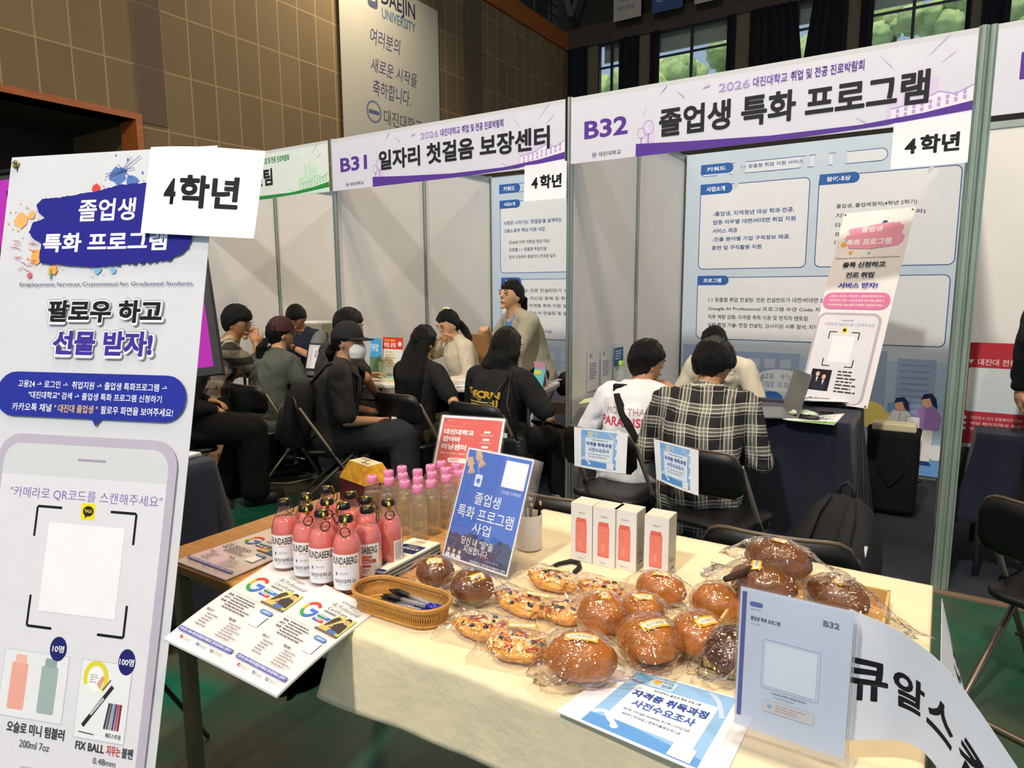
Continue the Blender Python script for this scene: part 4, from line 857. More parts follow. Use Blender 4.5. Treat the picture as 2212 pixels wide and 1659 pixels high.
# red board on the right table
p = at(2052, 738, Y=4.1); sh = Sheet(.52, .51, 'c23a44', .004); sh.rect(0, 0, .52, .51, 'bf3440')
sh.poly([(.04, .085), (.065, .085), (.052, .107)], 'f2e8ea'); sh.text(.08, .08, .40, .112, '대진대 전용페이지 접속', 'f0dfe2', .01); sh.rr(.045, .125, .37, .345, .01, 'd8e2e4')
for q, s_ in enumerate(('대진대 X 잇다 전용페이지 접속', '해당 페이지에서 회원가입', '멘티 정보 작성 후, 대진대 전용 혜택 이용')):
    sh.circ(.045, .377 + q * .028, .009, 'f2e8ea'); sh.text(.07, .368 + q * .028, .28 + .04 * q, .385 + q * .028, s_, 'f0dfe2', .004)
t = thing('red_board', 'red poster board standing on the navy table at the right edge', 'board', (p.x + .045, 4.1, p.z)); sh.build('poster', t, fn=lambda u, v, d: (u, -d - .08 * v, -v))
MB().box((-.005, -.055, -.525), (.53, .02, -.508), mat('clear_holder', 'c8c8ce', .2)).build('holder_foot', t)
# things on the B31 table
def stand_poster(name, lab, px, Y, paint, tilt=.1, hx='e8e8ea'):
    (x0, y0), (x1, y1) = px; a, b = at(x0, y0, Y=Y), at(x1, y1, Y=Y); W_, H_ = b.x - a.x, a.z - b.z; sh = Sheet(W_, H_, hx, .003); paint(sh, W_, H_)
    o = sh.build(name, fn=lambda u, v, d: (u, -d + (H_ - v) * tilt, -v)); o.location = (a.x, Y, a.z); return tag(o, lab, 'poster')
def p_blue(sh, W, H): sh.rect(0, 0, W, H * .5, '4aa0e0'); sh.text(W * .1, H * .15, W * .8, H * .35, '대진취업', 'dff0fb', .02); sh.rect(0, H * .5, W, H, '5f7a5f')
def p_red(sh, W, H):
    sh.rect(0, 0, W, H * .33, 'd8402f'); sh.text(W * .06, H * .06, W * .6, H * .12, '모집', 'f4d24a', .03); sh.text(W * .06, H * .15, W * .66, H * .28, '취업 상담', 'f6efe6', .03); sh.greek(W * .15, H * .4, W * .7, H * .85, 6, 'd9b44a', 3); sh.circ(W * .85, H * .18, W * .09, 'f6efe6')
stand_poster('info_poster', 'sky blue poster standing on the white B31 table', ((783, 730), (822, 812)), 3.92, p_blue)
stand_poster('info_poster', 'red and white poster standing on the white B31 table', ((822, 728), (868, 808)), 3.96, p_red)
a = at(828, 808, Y=3.85); t = thing('leaflet_cup', 'clear cup of green leaflets in front of the standing posters in B31', 'cup', (a.x, 3.85, .73)); MB().lathe([(.028, 0), (.034, .13)], film('cup_plastic', 'd8e8d0', .3), 20, cap=False).build('cup_body', t, True); MB().box((-.015, -.005, .01), (.015, .005, .15), mat('green_leaflets', '9fb06a', .6)).build('leaflets', t)
flat_sheet('leaflet', 'yellow and blue leaflets spread on the left of the white B31 table', [(832, 815), (872, 808), (878, 822), (838, 826)], .734, 'd9d894', lambda sh: (sh.rect(.02, .02, .28, .09, '7fb8d8'), sh.greek(.02, .12, .28, .19, 3, 'b8b050', 2)), th=.004)
flat_sheet('white_papers', 'white papers spread before the woman in the cream jacket', [(995, 806), (1030, 800), (1028, 835), (985, 835)], .734, 'e4e6ec')
flat_sheet('white_papers', 'papers at the right end of the white B31 table', [(1166, 822), (1215, 818), (1195, 826), (1162, 834)], .734, 'b8bccc', lambda sh: sh.greek(.03, .03, .27, .18, 6, '8a92b0', 3), th=.01)
a = at(1160, 815, Y=4.05); t = thing('table_calendar', 'turquoise and pink card stand on the white B31 table', 'card stand', (a.x, 4.05, .73), R(-20))
MB().box((-.06, -.004, 0), (.06, 0, .17), mat('turquoise_card', '6cc4d0', .5), Matrix.Rotation(R(-14), 4, 'X')).build('card', t); MB().box((-.05, -.006, .09), (.02, -.0045, .12), mat('yellow_print', 'd9d84a', .5), Matrix.Rotation(R(-14), 4, 'X')).build('printed_patch', t); MB().box((-.06, .05, 0), (.06, .054, .17), mat('pink_card', 'd8a0b8', .5), Matrix.Rotation(R(10), 4, 'X')).build('back_card', t)
a = at(1204, 790, Y=5.2); t = thing('storage_box', 'grey box against the back wall of booth B31', 'box', (a.x - .02, 5.3, .0)); MB().box((-.2, -.15, .0), (.12, .15, .42), mat('cardboard', '5c4a3a', .8)).build('carton', t); MB().box((-.18, -.13, .42), (.1, .13, .66), mat('blue_grey_crate', '7d84a0', .6)).build('crate', t)
# cardboard box and jacket between the two women
a = at(1030, 722, Y=4.75); o = MB().box((-.12, -.1, 0), (.12, .1, 1.02), mat('tan_cardboard', '8a6238', .7)).build('tall_carton'); o.location = (a.x, 4.9, 0); tag(o, 'brown carton standing behind the cream jacket woman in B31', 'box')
# green header booth: beige cabinet, dark laptop, papers, wooden step
a = at(540, 700, Y=4.75); t = thing('beige_cabinet', 'beige office cabinet with papers on top in the green header booth', 'cabinet', (-5.78, 4.7, 0)); zt = at(540, 694, Y=4.7).z
MB().box((0, 0, 0), (.5, .3, zt), mat('olive_beige_paint', '948f76', .6)).build('cabinet_body', t, bevel=.006); MB().box((.33, -.004, zt - .18), (.43, 0, zt - .08), mat('faded_square', '867f62', .7)).build('label_patch', t); MB().box((.08, .02, zt), (.4, .26, zt + .012), mat('paper_white', 'e6e6e6', .6)).build('papers', t)
p = at(670, 800, Y=3.72); t = thing('laptop', 'dark laptop showing a document in the green header booth', 'laptop', (p.x, 3.78, .73), R(8))
sh = Sheet(.33, .22, '1a1a1e', .008); sh.rect(.012, .012, .318, .205, 'c9c9d2'); sh.rect(.06, .03, .27, .205, 'e2e2ea'); sh.greek(.08, .06, .25, .12, 4, '7a7a86', 3)
sh.build('screen', t, fn=lambda u, v, d: (u - .165, -d + (.22 - v) * .3 + .05, .24 - v)); MB().box((-.165, -.2, 0), (.165, .05, .018), mat('dark_laptop', '18181b', .4)).build('keyboard_base', t, bevel=.004)
flat_sheet('document', 'white sheet beside the dark laptop in the green header booth', [(630, 775), (655, 752), (662, 760), (640, 785)], .80, 'e2e4ea')
t = thing('stacked_papers', 'papers stacked on the navy table behind the tall white banner', 'papers', (-2.66, 1.50, .729), R(12)); MB().box((-.15, -.1, 0), (.08, .12, .01), mat('paper_white', 'e6e6e6')).build('sheet_stack', t); MB().box((-.13, -.11, .01), (.09, .11, .018), mat('paper_white', 'e6e6e6')).build('top_sheets', t)
a, b = at(405, 965, z=.12), at(535, 965, z=.12); o = MB().box((a.x - .3, a.y - .02, 0), (b.x, a.y + .45, .12), mat('brown_board', '7a583c', .6, bump=.05)).build('wooden_platform', bevel=.01); tag(o, 'low brown wooden platform on the green floor, left of the seated group', 'platform')
# ================================================================== people
def skin_mat(hx): return mat('skin_' + hx, hx, .5, bump=.04, bs=120, var=.05, vs=14, sss=.08)
hairm = mat('black_hair', '080607', .45, bump=.9, bs=70, var=.3, vs=30, stretch=(6, 6, .6))
hairm.node_tree.nodes['Principled BSDF'].inputs['Specular IOR Level'].default_value = .35
def cap_chain(mb, pts, rad, m, n=12):
    pts = [V(p) for p in pts]
    for i in range(len(pts) - 1):
        a, b, ra, rb = pts[i], pts[i + 1], rad[i], rad[i + 1]
        d = b - a
        if d.length < 1e-5: continue
        q = d.to_track_quat('Z', 'Y').to_matrix(); L_ = d.length
        prof = [(ra * sin(R(t)), -ra * cos(R(t))) for t in (8, 30, 55, 78)] + [(ra, 0), (rb, L_)] + [(rb * cos(R(t)), L_ + rb * sin(R(t))) for t in (12, 35, 60, 82)]
        M = Matrix.Translation(a) @ q.to_4x4(); mb.lathe([(max(r, 1e-4), z) for r, z in prof], m, n, M)
def ik(a, b, l1, l2, pole):
    a, b, pole = V(a), V(b), V(pole); d = b - a; L_ = min(d.length, (l1 + l2) * .995); dn = d.normalized(); b2 = a + dn * L_
    x = (l1 * l1 - l2 * l2 + L_ * L_) / (2 * L_); h = math.sqrt(max(0, l1 * l1 - x * x)); p = (pole - dn * pole.dot(dn)).normalized()
    return a + dn * x + p * h, b2
def remesh(mb, name, parent, voxel, it=4, m=None, disp=None, factor=.6):
    o = mb.build('tmp'); q = o.modifiers.new('r', 'REMESH'); q.mode = 'VOXEL'; q.voxel_size = voxel
    q = o.modifiers.new('s', 'SMOOTH'); q.iterations = it; q.factor = factor
    dg = bpy.context.evaluated_depsgraph_get(); me = bpy.data.meshes.new_from_object(o.evaluated_get(dg))
    bpy.data.objects.remove(o); me.name = name; me.materials.clear(); me.materials.append(m)
    if disp:
        nr = [v.normal.copy() for v in me.vertices]
        for v, n in zip(me.vertices, nr): v.co = v.co + n * disp(v.co)
    me.polygons.foreach_set('use_smooth', [True] * len(me.polygons)); me.polygons.foreach_set('material_index', [0] * len(me.polygons)); me.update()
    return link(name, me, parent)
def folds(amp=.008, f=9., seed=0.):
    def fn(p):
        q = V((p.x * f * 1.1, p.y * f, p.z * f * .55)) + V((seed, seed, seed)); w_ = noise.noise(q + V((noise.noise(q * .7), 0, noise.noise(q * .9 + V((9, 9, 9))))) * 1.2)
        return amp * (abs(w_) * 2 - .45) + amp * .35 * noise.noise(q * 2.7)
    return fn
def head_k(d):
    """radius factor of the bare head in direction d (y forward, z up)"""
    k = 1.
    if d.z < 0: k *= 1 - .10 * min(1, -d.z) * (1 - max(0, d.y) * .6)
    k *= 1 + .05 * max(0, d.y) * max(0, -d.z)
    if d.y > .6: k *= 1 - .05 * (d.y - .6) / .4
    if d.y > .55 and .0 < d.z < .3 and .2 < abs(d.x) < .55: k *= .965
    k *= 1 - .10 * max(0, abs(d.x) - .3) * max(0, -d.z) * 2
    return k
HR = (.073, .090, .109)
def hair_shell(name, parent, M, style, m=hairm, seed=0, thick=.018, front=.32, low=-.55, side=-.05, vol=1.):
    mb = MB(); nu, nv = 72, 40; rings = []
    for j in range(nv + 1):
        e = -pi / 2 + pi * j / nv; rg = []
        for i in range(nu):
            a = 2 * pi * i / nu; d = V((cos(e) * sin(a), cos(e) * cos(a), sin(e))); az = abs((a + pi) % (2 * pi) - pi)   # 0 = front
            if az < 1.0: line = front + .05 * noise.noise(V((a * 4, seed, 0)))
            elif az < 1.45: line = front + (side - front) * (az - 1.0) / .45
            elif az < 2.0: line = side + (low - side) * (az - 1.45) / .55
            else: line = low
            line += .05 * noise.noise(V((a * 6, seed + 3, 1)))
            s = max(0, min(1, (d.z - line) / .10)); k = head_k(d)
            out = 1 + (thick * (.12 + .88 * max(0, min(1, (d.z + .65) / 1.15))) + .01 * max(0, -d.y) + .006 * noise.noise(V((a * 5, e * 2, seed))) + .005 * noise.noise(V((a * 16, e * 4, seed))) + .003 * noise.noise(V((a * 34, e * 5, seed)))) * vol / .095
            kk = k * (.9 + (out - .9) * (s * s * (3 - 2 * s)))
            rg.append((HR[0] * d.x * kk, HR[1] * d.y * kk - .004, HR[2] * d.z * kk))
        rings.append(rg)
    mb.loft(rings, m, False, M=M); return mb.build(name, parent, True)
def curtain_hair(name, parent, top, pts, wid, dep, m=hairm, seed=0, n=28, strand=.006):
    """a hanging mass of hair along a path; wid / dep are half sizes in x and y at each point"""
    mb = MB(); rings = []; K = 26
    for k in range(K + 1):
        f = k / K * (len(pts) - 1); i = min(int(f), len(pts) - 2); g = f - i; g = g * g * (3 - 2 * g) * .5 + g * .5
        p = V(pts[i]).lerp(V(pts[i + 1]), g); w_ = wid[i] + (wid[i + 1] - wid[i]) * g; dp = dep[i] + (dep[i + 1] - dep[i]) * g; rg = []
        for a in range(n * 2):
            t = pi * a / n; r_ = 1 + strand / .05 * noise.noise(V((cos(t) * 4, sin(t) * 4, k * .12 + seed))) + .09 * noise.noise(V((cos(t) * 14, sin(t) * 14, k * .05 + seed)))
            tipz = (.02 * noise.noise(V((cos(t) * 7, sin(t) * 7, seed + 5))) if k > K - 3 else 0)
            rg.append((p.x + w_ * cos(t) * r_ + .012 * sin(k * .35 + seed) * (k / K), p.y + dp * sin(t) * r_, p.z + tipz))
        rings.append(rg)
    mb.loft(rings, m); return mb.build(name, parent, True)
def hand(mb, W_, dirv, palmn, side, curl, m, s=1.):
    """palm and five bent fingers; dirv along the hand, palmn out of the palm, side=+1 when the thumb lies at +cross"""
    d = V(dirv).normalized(); pn = (V(palmn) - d * V(palmn).dot(d)).normalized(); lat = d.cross(pn) * side
    W_ = V(W_); base = W_ + d * .075 * s
    cap_chain(mb, [W_, W_ + d * .03 * s], [.024 * s, .027 * s], m, 10)
    for q in (-1.5, -.5, .5, 1.5): cap_chain(mb, [W_ + d * .02 * s + lat * q * .012 * s, base + lat * q * .0185 * s], [.017 * s, .0125 * s], m, 8)
    for q, L_ in ((1.5, .066), (.5, .076), (-.5, .071), (-1.5, .055)):
        p = base + lat * q * .0195 * s; dd = (d + lat * q * .05).normalized(); pts = [p]; an = 0
        for seg, fr in enumerate((.45, .32, .23)):
            an += R(curl * (.55, .75, .6)[seg]); dv = dd * cos(an) + pn * sin(an); pts.append(pts[-1] + dv * L_ * fr * s)
        cap_chain(mb, pts, [.0095 * s, .009 * s, .008 * s, .007 * s], m, 8)
    t0 = W_ + d * .022 * s + lat * .026 * s; t1 = t0 + (d * .6 + lat * .75 + pn * .25).normalized() * .035 * s; t2 = t1 + (d * .85 + lat * .25 + pn * .5).normalized() * .03 * s; t3 = t2 + (d * .8 - lat * .15 + pn * .65).normalized() * .024 * s
    cap_chain(mb, [t0, t1, t2, t3], [.014 * s, .011 * s, .0095 * s, .008 * s], m, 8)
def person(label, head_px, D, rz, lean=12, hp=(0, 0, 0), HL=None, HRt=None, top=None, top_hx='shirt', sleeve='short', legs='trousers', leg_m=None, skin='c9966f', s=1., sw=.19,
           feet=None, hair='short', hairkw={}, voxel=.0075, seat=.45, curl=35, poleL=(-.6, -.5, -.8), poleR=(.6, -.5, -.8), seed=0, stand=False, twist=0, thighs=None, loose=1., shoe=None, hem=.0, headdz=0, face=True, neck_fwd=.02, dirL=None, dirR=None, sleeve_end=None, grp=None):
    """head_px, D: where the head centre is seen; rz: facing (0 = towards the booths' back walls); HL/HRt: wrist targets in the person's frame"""
    sm = skin_mat(skin); la = R(lean); tor = .47 * s
    hip = V((0, 0, .0)); up = V((0, sin(la), cos(la)))
    Nk = hip + V((0, sin(la * .55) * tor * .5, cos(la * .55) * tor * .5)) + V((0, sin(la * 1.15) * tor * .5, cos(la * 1.15) * tor * .5))
    pitch, yaw, rollh = [R(a) for a in hp]
    nd = V((0, sin(la * 1.0) + neck_fwd * 4, cos(la * .9))).normalized(); Hc = Nk + nd * .09 * s + V((0, .015, .07 * s))
    Rh = Matrix.Rotation(yaw, 3, 'Z') @ Matrix.Rotation(pitch, 3, 'X') @ Matrix.Rotation(rollh, 3, 'Y'); Hc = Nk + nd * .062 * s + Rh @ V((0, .018, .08 * s))
    G = at(head_px[0], head_px[1], D=D); Rz = Matrix.Rotation(rz, 3, 'Z'); off = Rz @ Hc
    hipz = G.z - Hc.z; hz = max(seat + .07, min(seat + .16, hipz)) if not stand else hipz
    root = thing('person', label, 'person', (G.x - off.x, G.y - off.y, 0), rz, grp)
    O = V((0, 0, hipz)); hip = O; Nk = Nk + O; Hc = Hc + O; ch = O + (Nk - O) * .62
    fwd = V((0, cos(la), -sin(la))); spine = lambda f: O + V((0, sin(la * .55) * tor * f, cos(la * .55) * tor * f)) if f <= .5 else O + V((0, sin(la * .55) * tor * .5, cos(la * .55) * tor * .5)) + V((0, sin(la * 1.15) * tor * (f - .5), cos(la * 1.15) * tor * (f - .5)))
    tw = Matrix.Rotation(R(twist), 3, 'Z')
    Ls = Nk + tw @ V((-sw * s, -.01, 0)) - (Nk - ch).normalized() * .055 * s; Rs = Nk + tw @ V((sw * s, -.01, 0)) - (Nk - ch).normalized() * .055 * s
    def W(p): return O + V(p) if p else None
    HL = HL or (-.16, .34, .22); HRt = HRt or (.16, .34, .22)
    Le, Lw = ik(Ls, O + V(HL), .285 * s, .25 * s, poleL); Re, Rw = ik(Rs, O + V(HRt), .285 * s, .25 * s, poleR)
    Hl, Hr = O + V((-.09, .02, -.01)), O + V((.09, .02, -.01))
    if feet is None: feet = ((-.12, .42, .08), (.12, .42, .08))
    if stand: kn = []; ft = [V(f) for f in feet]; kn = [ik(h_, f, .42 * s, .42 * s, (0, 1, 0)) for h_, f in zip((Hl, Hr), ft)]
    else: ft = [V(f) for f in feet]; kn = [ik(h_, f, .43 * s, .42 * s, (0, .5, 1)) for h_, f in zip((Hl, Hr), ft)]
    # ---- body: one continuous mesh
    b = MB()
    def ring(c, rx, ry, tilt, n=20, tw_=0): M = Matrix.Translation(c) @ Matrix.Rotation(-tilt, 4, 'X') @ Matrix.Rotation(R(tw_), 4, 'Z'); return [tuple(M @ V((rx * cos(2 * pi * k / n), ry * sin(2 * pi * k / n), 0))) for k in range(n)]
    def torso(mb_, g, m, low=0., wide=1., f0=-.12):
        prof = ((f0, .155, .115), (0, .17, .125), (.2, .15, .11), (.42, .15, .112), (.62, .165, .12), (.8, .175, .112), (.92, .14, .085), (1.0, .075, .065))
        mb_.loft([ring(spine(f) if f >= 0 else O + V((0, 0, f * tor)), (rx * s * (sw / .19) ** .7 * wide + g), (ry * s + g), la * (.6 if f < .5 else 1.1), tw_=twist * max(0, f)) for f, rx, ry in prof], m)
        mb_.sph(tuple(O + V((0, -.02, -.02))), (.165 * s + g, .125 * s + g, .10 * s + g), m)
    torso(b, -.012, sm)
    cap_chain(b, [Ls.lerp(Nk, .45), Ls, Le, Lw], [.05 * s, .047 * s, .036 * s, .025 * s], sm); cap_chain(b, [Rs.lerp(Nk, .45), Rs, Re, Rw], [.05 * s, .047 * s, .036 * s, .025 * s], sm)
    cap_chain(b, [Nk - V((0, 0, .03)), Nk.lerp(Hc, .55)], [.062 * s, .056 * s], sm)
    for S_ in (Ls, Rs): cap_chain(b, [Nk + V((0, 0, .02)), S_.lerp(Nk, .2)], [.045 * s, .045 * s], sm)
    HM = Matrix.Translation(Hc) @ Rh.to_4x4() @ Matrix.Diagonal((s, s, s, 1))
    b.sph((0, 0, 0), HR, sm, 36, 26, M=HM, fn=head_k)
    b.loft([[( .018 * w_ * cos(t), y + .012 * w_ * sin(t) * 1.2, z) for t in [2 * pi * k / 10 for k in range(10)]] for z, y, w_ in ((-.022, .086, .8), (-.012, .095, 1), (.0, .092, .75), (.03, .083, .45))], sm, M=HM)
    b.sph((0, .082, -.052), (.024, .012, .011), sm, 14, 8, M=HM); b.sph((0, .075, -.088), (.024, .018, .016), sm, 12, 8, M=HM)
    b.sph((0, .083, .022), (.05, .01, .008), sm, 16, 8, M=HM)
    for sx in (-1, 1): b.sph((sx * .072, -.008, -.008), (.009, .018, .03), sm, 12, 10, M=HM)
    fl = dirL or (Lw - Le).normalized(); fr_ = dirR or (Rw - Re).normalized()
    hand(b, Lw, fl, (.6, .3, -.8), 1, curl, sm, s * .95); hand(b, Rw, fr_, (-.6, .3, -.8), -1, curl, sm, s * .95)
    for h_, (k_, a_), f_ in zip((Hl, Hr), kn, ft):
        cap_chain(b, [h_, k_, a_], [.078 * s, .052 * s, .036 * s], sm); cap_chain(b, [a_ - V((0, .03, .02)), a_ + V((0, .14, -.045))], [.034, .028], sm)
    body = remesh(b, 'body', root, voxel, 3, sm, factor=.5)
    # ---- face details
    if face:
        wh, dk, lp = mat('eye_white', 'd8d2ca', .3), mat('dark_iris', '1c120e', .2), mat('lips', 'a8605a', .5)
        for sx in (-1, 1):
            e_ = MB(); e_.sph((sx * .032, .0795, .006), (.013, .006, .0055), wh, 12, 8, M=HM); eo = e_.build('eye', root, True); MB().sph((sx * .032, .0845, .005), (.0058, .0025, .0052), dk, 10, 6, M=HM).build('iris', eo, True)
            MB().tube([HM @ V((sx * .017, .092, .029)), HM @ V((sx * .032, .092, .034)), HM @ V((sx * .05, .082, .029))], .0032, hairm, 6).build('eyebrow', root, True)
            MB().tube([HM @ V((sx * .019, .086, .010)), HM @ V((sx * .032, .088, .014)), HM @ V((sx * .046, .081, .009))], .0016, hairm, 6).build('eyelid_line', root, True)
        mb = MB(); mb.sph((0, .0905, -.052), (.022, .006, .0055), lp, 14, 8, M=HM); mb.build('mouth', root, True)
    # ---- clothes
    if top:
        c = MB(); [cap_chain(c, [Nk + V((0, -.005, .012)), S_.lerp(Nk, .15)], [.056 * s, .058 * s], top) for S_ in (Ls, Rs)]; torso(c, .012 * loose, top, wide=1 + .03 * loose, f0=-.25 - hem)
        for S_, E_, Wr in ((Ls, Le, Lw), (Rs, Re, Rw)):
            if sleeve == 'short': cap_chain(c, [S_.lerp(Nk, .5), S_, S_.lerp(E_, sleeve_end or .72)], [.062 * s, .066 * s + .006 * loose, .054 * s + .008 * loose], top)
            else: cap_chain(c, [S_.lerp(Nk, .5), S_, E_, E_.lerp(Wr, sleeve_end or .85)], [.062 * s, .064 * s + .004 * loose, .05 * s + .004 * loose, .038 * s + .004 * loose], top)
        shirt = remesh(c, top_hx, root, .011, 4, top, folds(.006 * loose, 9, seed)); root['_s'] = 1; del root['_s']
    else: shirt = None
    if leg_m:
        c = MB(); torso_l = MB()
        c.sph(tuple(O + V((0, 0, -.02))), (.175 * s, .14 * s, .11 * s), leg_m)
        if legs == 'skirt':
            k1, k2 = kn[0][0], kn[1][0]; mid = (k1 + k2) / 2
            c.loft([[(p[0] + r_ * 1.25 * cos(2 * pi * k / 16), p[1] + r_ * sin(2 * pi * k / 16), p[2]) for k in range(16)] for p, r_ in ((O, .16), ((mid.x, mid.y * .6, O.z - .08), .19), ((mid.x, mid.y, mid.z - .15), .2), ((mid.x, mid.y, .25), .24))], leg_m)
        else:
            for h_, (k_, a_) in zip((Hl, Hr), kn): cap_chain(c, [h_, k_, k_.lerp(a_, .95)], [.095 * s * loose ** .3, .07 * s * loose ** .5, .055 * s * loose ** .7], leg_m)
        remesh(c, legs, root, .012, 4, leg_m, folds(.008, 8, seed + 3))
    for (k_, a_), q in zip(kn, (0, 1)):
        sh_ = MB(); z0 = a_.z - .075
        sh_.loft([[(a_.x + x * w_, a_.y + .045 + y, max(z, 0) ) for x, y in rrpts(-1, -.11, 1, .13, .06, 4)] for w_, z in ((.038, z0), (.042, z0 + .012), (.04, z0 + .04), (.028, z0 + .07))], shoe or mat('black_shoe', '141416', .5)); sh_.build('shoe', root, True)
    # ---- hair
    kw = dict(hairkw)
    if hair: hair_shell('hair', root, HM, hair, seed=seed, **kw)
    return dict(root=root, HM=HM, O=O, Nk=Nk, Hc=Hc, Ls=Ls, Rs=Rs, Le=Le, Re=Re, Lw=Lw, Rw=Rw, shirt=shirt, body=body, kn=kn, la=la, s=s)
def project(sh, name, P, origin, U, Vd, dirn, nu=12, nv=6, off=.002):
    """lay a printed sheet on a garment: only its writing, following the cloth"""
    me = P['shirt'].data; bvh = BVHTree.FromPolygons([v.co.copy() for v in me.vertices], [tuple(p.vertices) for p in me.polygons])
    origin, U, Vd, dirn = map(V, (origin, U, Vd, dirn)); vs, fs, ms, mats = [], [], [], []
    for pts, f, c, z in sh.it:
        m = ink(c)
        if m not in mats: mats.append(m)
        b = len(vs); vs += [(x, y, 0) for x, y, *dz in pts]; fs += [tuple(i + b for i in q) for q in f]; ms += [mats.index(m)] * len(f)
    me2 = bpy.data.meshes.new(name); me2.from_pydata(vs, [], fs)
    for m in mats: me2.materials.append(m)
    me2.polygons.foreach_set('material_index', ms)
    bm = bmesh.new(); bm.from_mesh(me2)
    for n, W_, ax in ((nu, sh.W, 0), (nv, sh.H, 1)):
        for i in range(1, n):
            co = [0, 0, 0]; no = [0, 0, 0]; co[ax] = W_ * i / n; no[ax] = 1; bmesh.ops.bisect_plane(bm, geom=bm.verts[:] + bm.edges[:] + bm.faces[:], plane_co=co, plane_no=no)
    bm.to_mesh(me2); bm.free()
    for v in me2.vertices:
        p = origin + U * v.co.x + Vd * v.co.y; h_ = bvh.ray_cast(p, dirn)
        v.co = (h_[0] if h_[0] else p + dirn * .3) - dirn * off
    me2.update(); return link(name, me2, P['root'])
def strap_on(P, name, pts, dirn, w_, m, off=.006):
    """a ribbon pressed on to the garment, cast along dirn"""
    me = P['shirt'].data; bvh = BVHTree.FromPolygons([v.co.copy() for v in me.vertices], [tuple(p.vertices) for p in me.polygons]); out = []; dirn = V(dirn)
    N = 18
    for k in range(N + 1):
        f = k / N * (len(pts) - 1); i = min(int(f), len(pts) - 2); p = V(pts[i]).lerp(V(pts[i + 1]), f - i); h_ = bvh.ray_cast(p - dirn * .6, dirn)
        if h_[0]: out.append(h_[0] - dirn * off)
    if len(out) > 2: return MB().tube(out, w_, m, 8, flat=.25).build(name, P['root'], True)
denim = mat('dark_grey_jeans', '202226', .9, bump=.4, bs=300, var=.2); blackc = mat('black_cotton', '0e0e10', .92, bump=.25, bs=250, var=.12); blackw = mat('black_wool', '0c0c0f', .95, bump=.3, bs=200)
grey_t = mat('charcoal_tee', '2b2a28', .92, bump=.25, bs=250); greyg = mat('grey_green_sweat', '4b5049', .95, bump=.25, bs=250)
GS = 'seated visitors'
# 1 flannel shirt man, seen from behind right, hand at his chin
P1 = person('young man in a cream and black flannel shirt resting his chin on his hand', (513, 700), 5.0, R(-28), lean=24, hp=(-12, -38, 0), HL=(-.18, .35, .22), HRt=(.09, .33, .42), poleR=(.4, .1, -1), dirR=(-.3, -.1, 1), top=plaid('flannel_plaid', 'a39780', '23221f', '1a1a18', 9, .5, .01), leg_m=blackc, hair='short', hairkw=dict(thick=.03, low=-.75, front=.30, vol=1.1), seed=1, sleeve_end=.95, loose=1.3, skin='a87850')
mb = MB(); mb.ring = None
def glasses(P, m, r=.02):
    mb = MB()
    for sx in (-1, 1): mb.tube([P['HM'] @ V((sx * .033 + r * cos(a), .098, .004 + r * .85 * sin(a))) for a in [2 * pi * k / 16 for k in range(16)]], .0012, m, 6, closed=True); mb.tube([P['HM'] @ V((sx * .053, .097, .006)), P['HM'] @ V((sx * .08, .0, .004))], .0012, m, 6)
    mb.tube([P['HM'] @ V((-.013, .099, .006)), P['HM'] @ V((.013, .099, .006))], .0012, m, 6); mb.build('glasses', P['root'], True)
glasses(P1, mat('gold_wire', 'a08a50', .3, 1))
# 2 person in a plain black coat, head hidden behind the display board
P2 = person('person in a plain black coat sitting nearest the black display board', (436, 716), 4.35, R(-25), lean=20, hp=(-15, 0, 0), top=blackw, top_hx='coat', sleeve='long', leg_m=blackw, loose=2.2, seed=2, HL=(-.12, .24, .10), HRt=(.10, .22, .08), feet=((-.1, .30, .08), (.16, .44, .08)), hair='short', hairkw=dict(low=-.7), hem=.1)
# 3 maroon cap, grey-green sweatshirt
P3 = person('person in a maroon cap and grey-green sweatshirt with a low ponytail, seen from behind', (607, 722), 4.95, R(-2), lean=14, hp=(-4, -18, 0), top=greyg, top_hx='sweatshirt', sleeve='long', leg_m=denim, loose=1.9, seed=3, sw=.175, hair='short', hairkw=dict(low=-.75, front=.2, thick=.014), HL=(-.22, .36, .18), HRt=(.2, .36, .18))
def ball_cap(P, m, brim_yaw=0, hx=None):
    HM = P['HM']; mb = MB(); rings = []
    for j in range(13):
        e = R(8 + 82 * j / 12); rings.append([tuple(V((.088 * cos(e) ** .8 * cos(a), .108 * cos(e) ** .8 * sin(a) - .004, -.0 + .135 * sin(e)))) for a in [2 * pi * k / 32 for k in range(32)]])
    mb.loft(rings, m, M=HM); c = mb.build('cap', P['root'], True)
    mb = MB(); top_, bot = [], []
    n = 14
    for k in range(n + 1):
        a = R(25 + 130 * k / n); x, y = .086 * cos(a), .100 * sin(a); t = sin(R(180 * k / n)); top_.append((x, y, .03)); bot.append((x * 1.02, y + .075 * t ** .6, .022 - .018 * abs(cos(a)) ** 1.5 * t))
    vs = top_ + bot; mb.add(vs, [(i, i + 1, n + 2 + i, n + 1 + i) for i in range(n)], m, HM); mb.build('brim', c, True, solid=.005)
    mb = MB(); mb.sph((0, -.004, .133), (.007, .007, .004), m, 10, 6, M=HM); mb.build('button', c, True); return c
ball_cap(P3, mat('maroon_twill', '3a1a1e', .85, bump=.2, bs=300))
HM = P3['HM']; curtain_hair('ponytail', P3['root'], 0, [HM @ V((.0, -.10, -.03)), HM @ V((.01, -.14, -.09)), HM @ V((.0, -.145, -.17)), HM @ V((-.01, -.13, -.23))], [.028, .04, .04, .014], [.025, .035, .03, .012], seed=1)
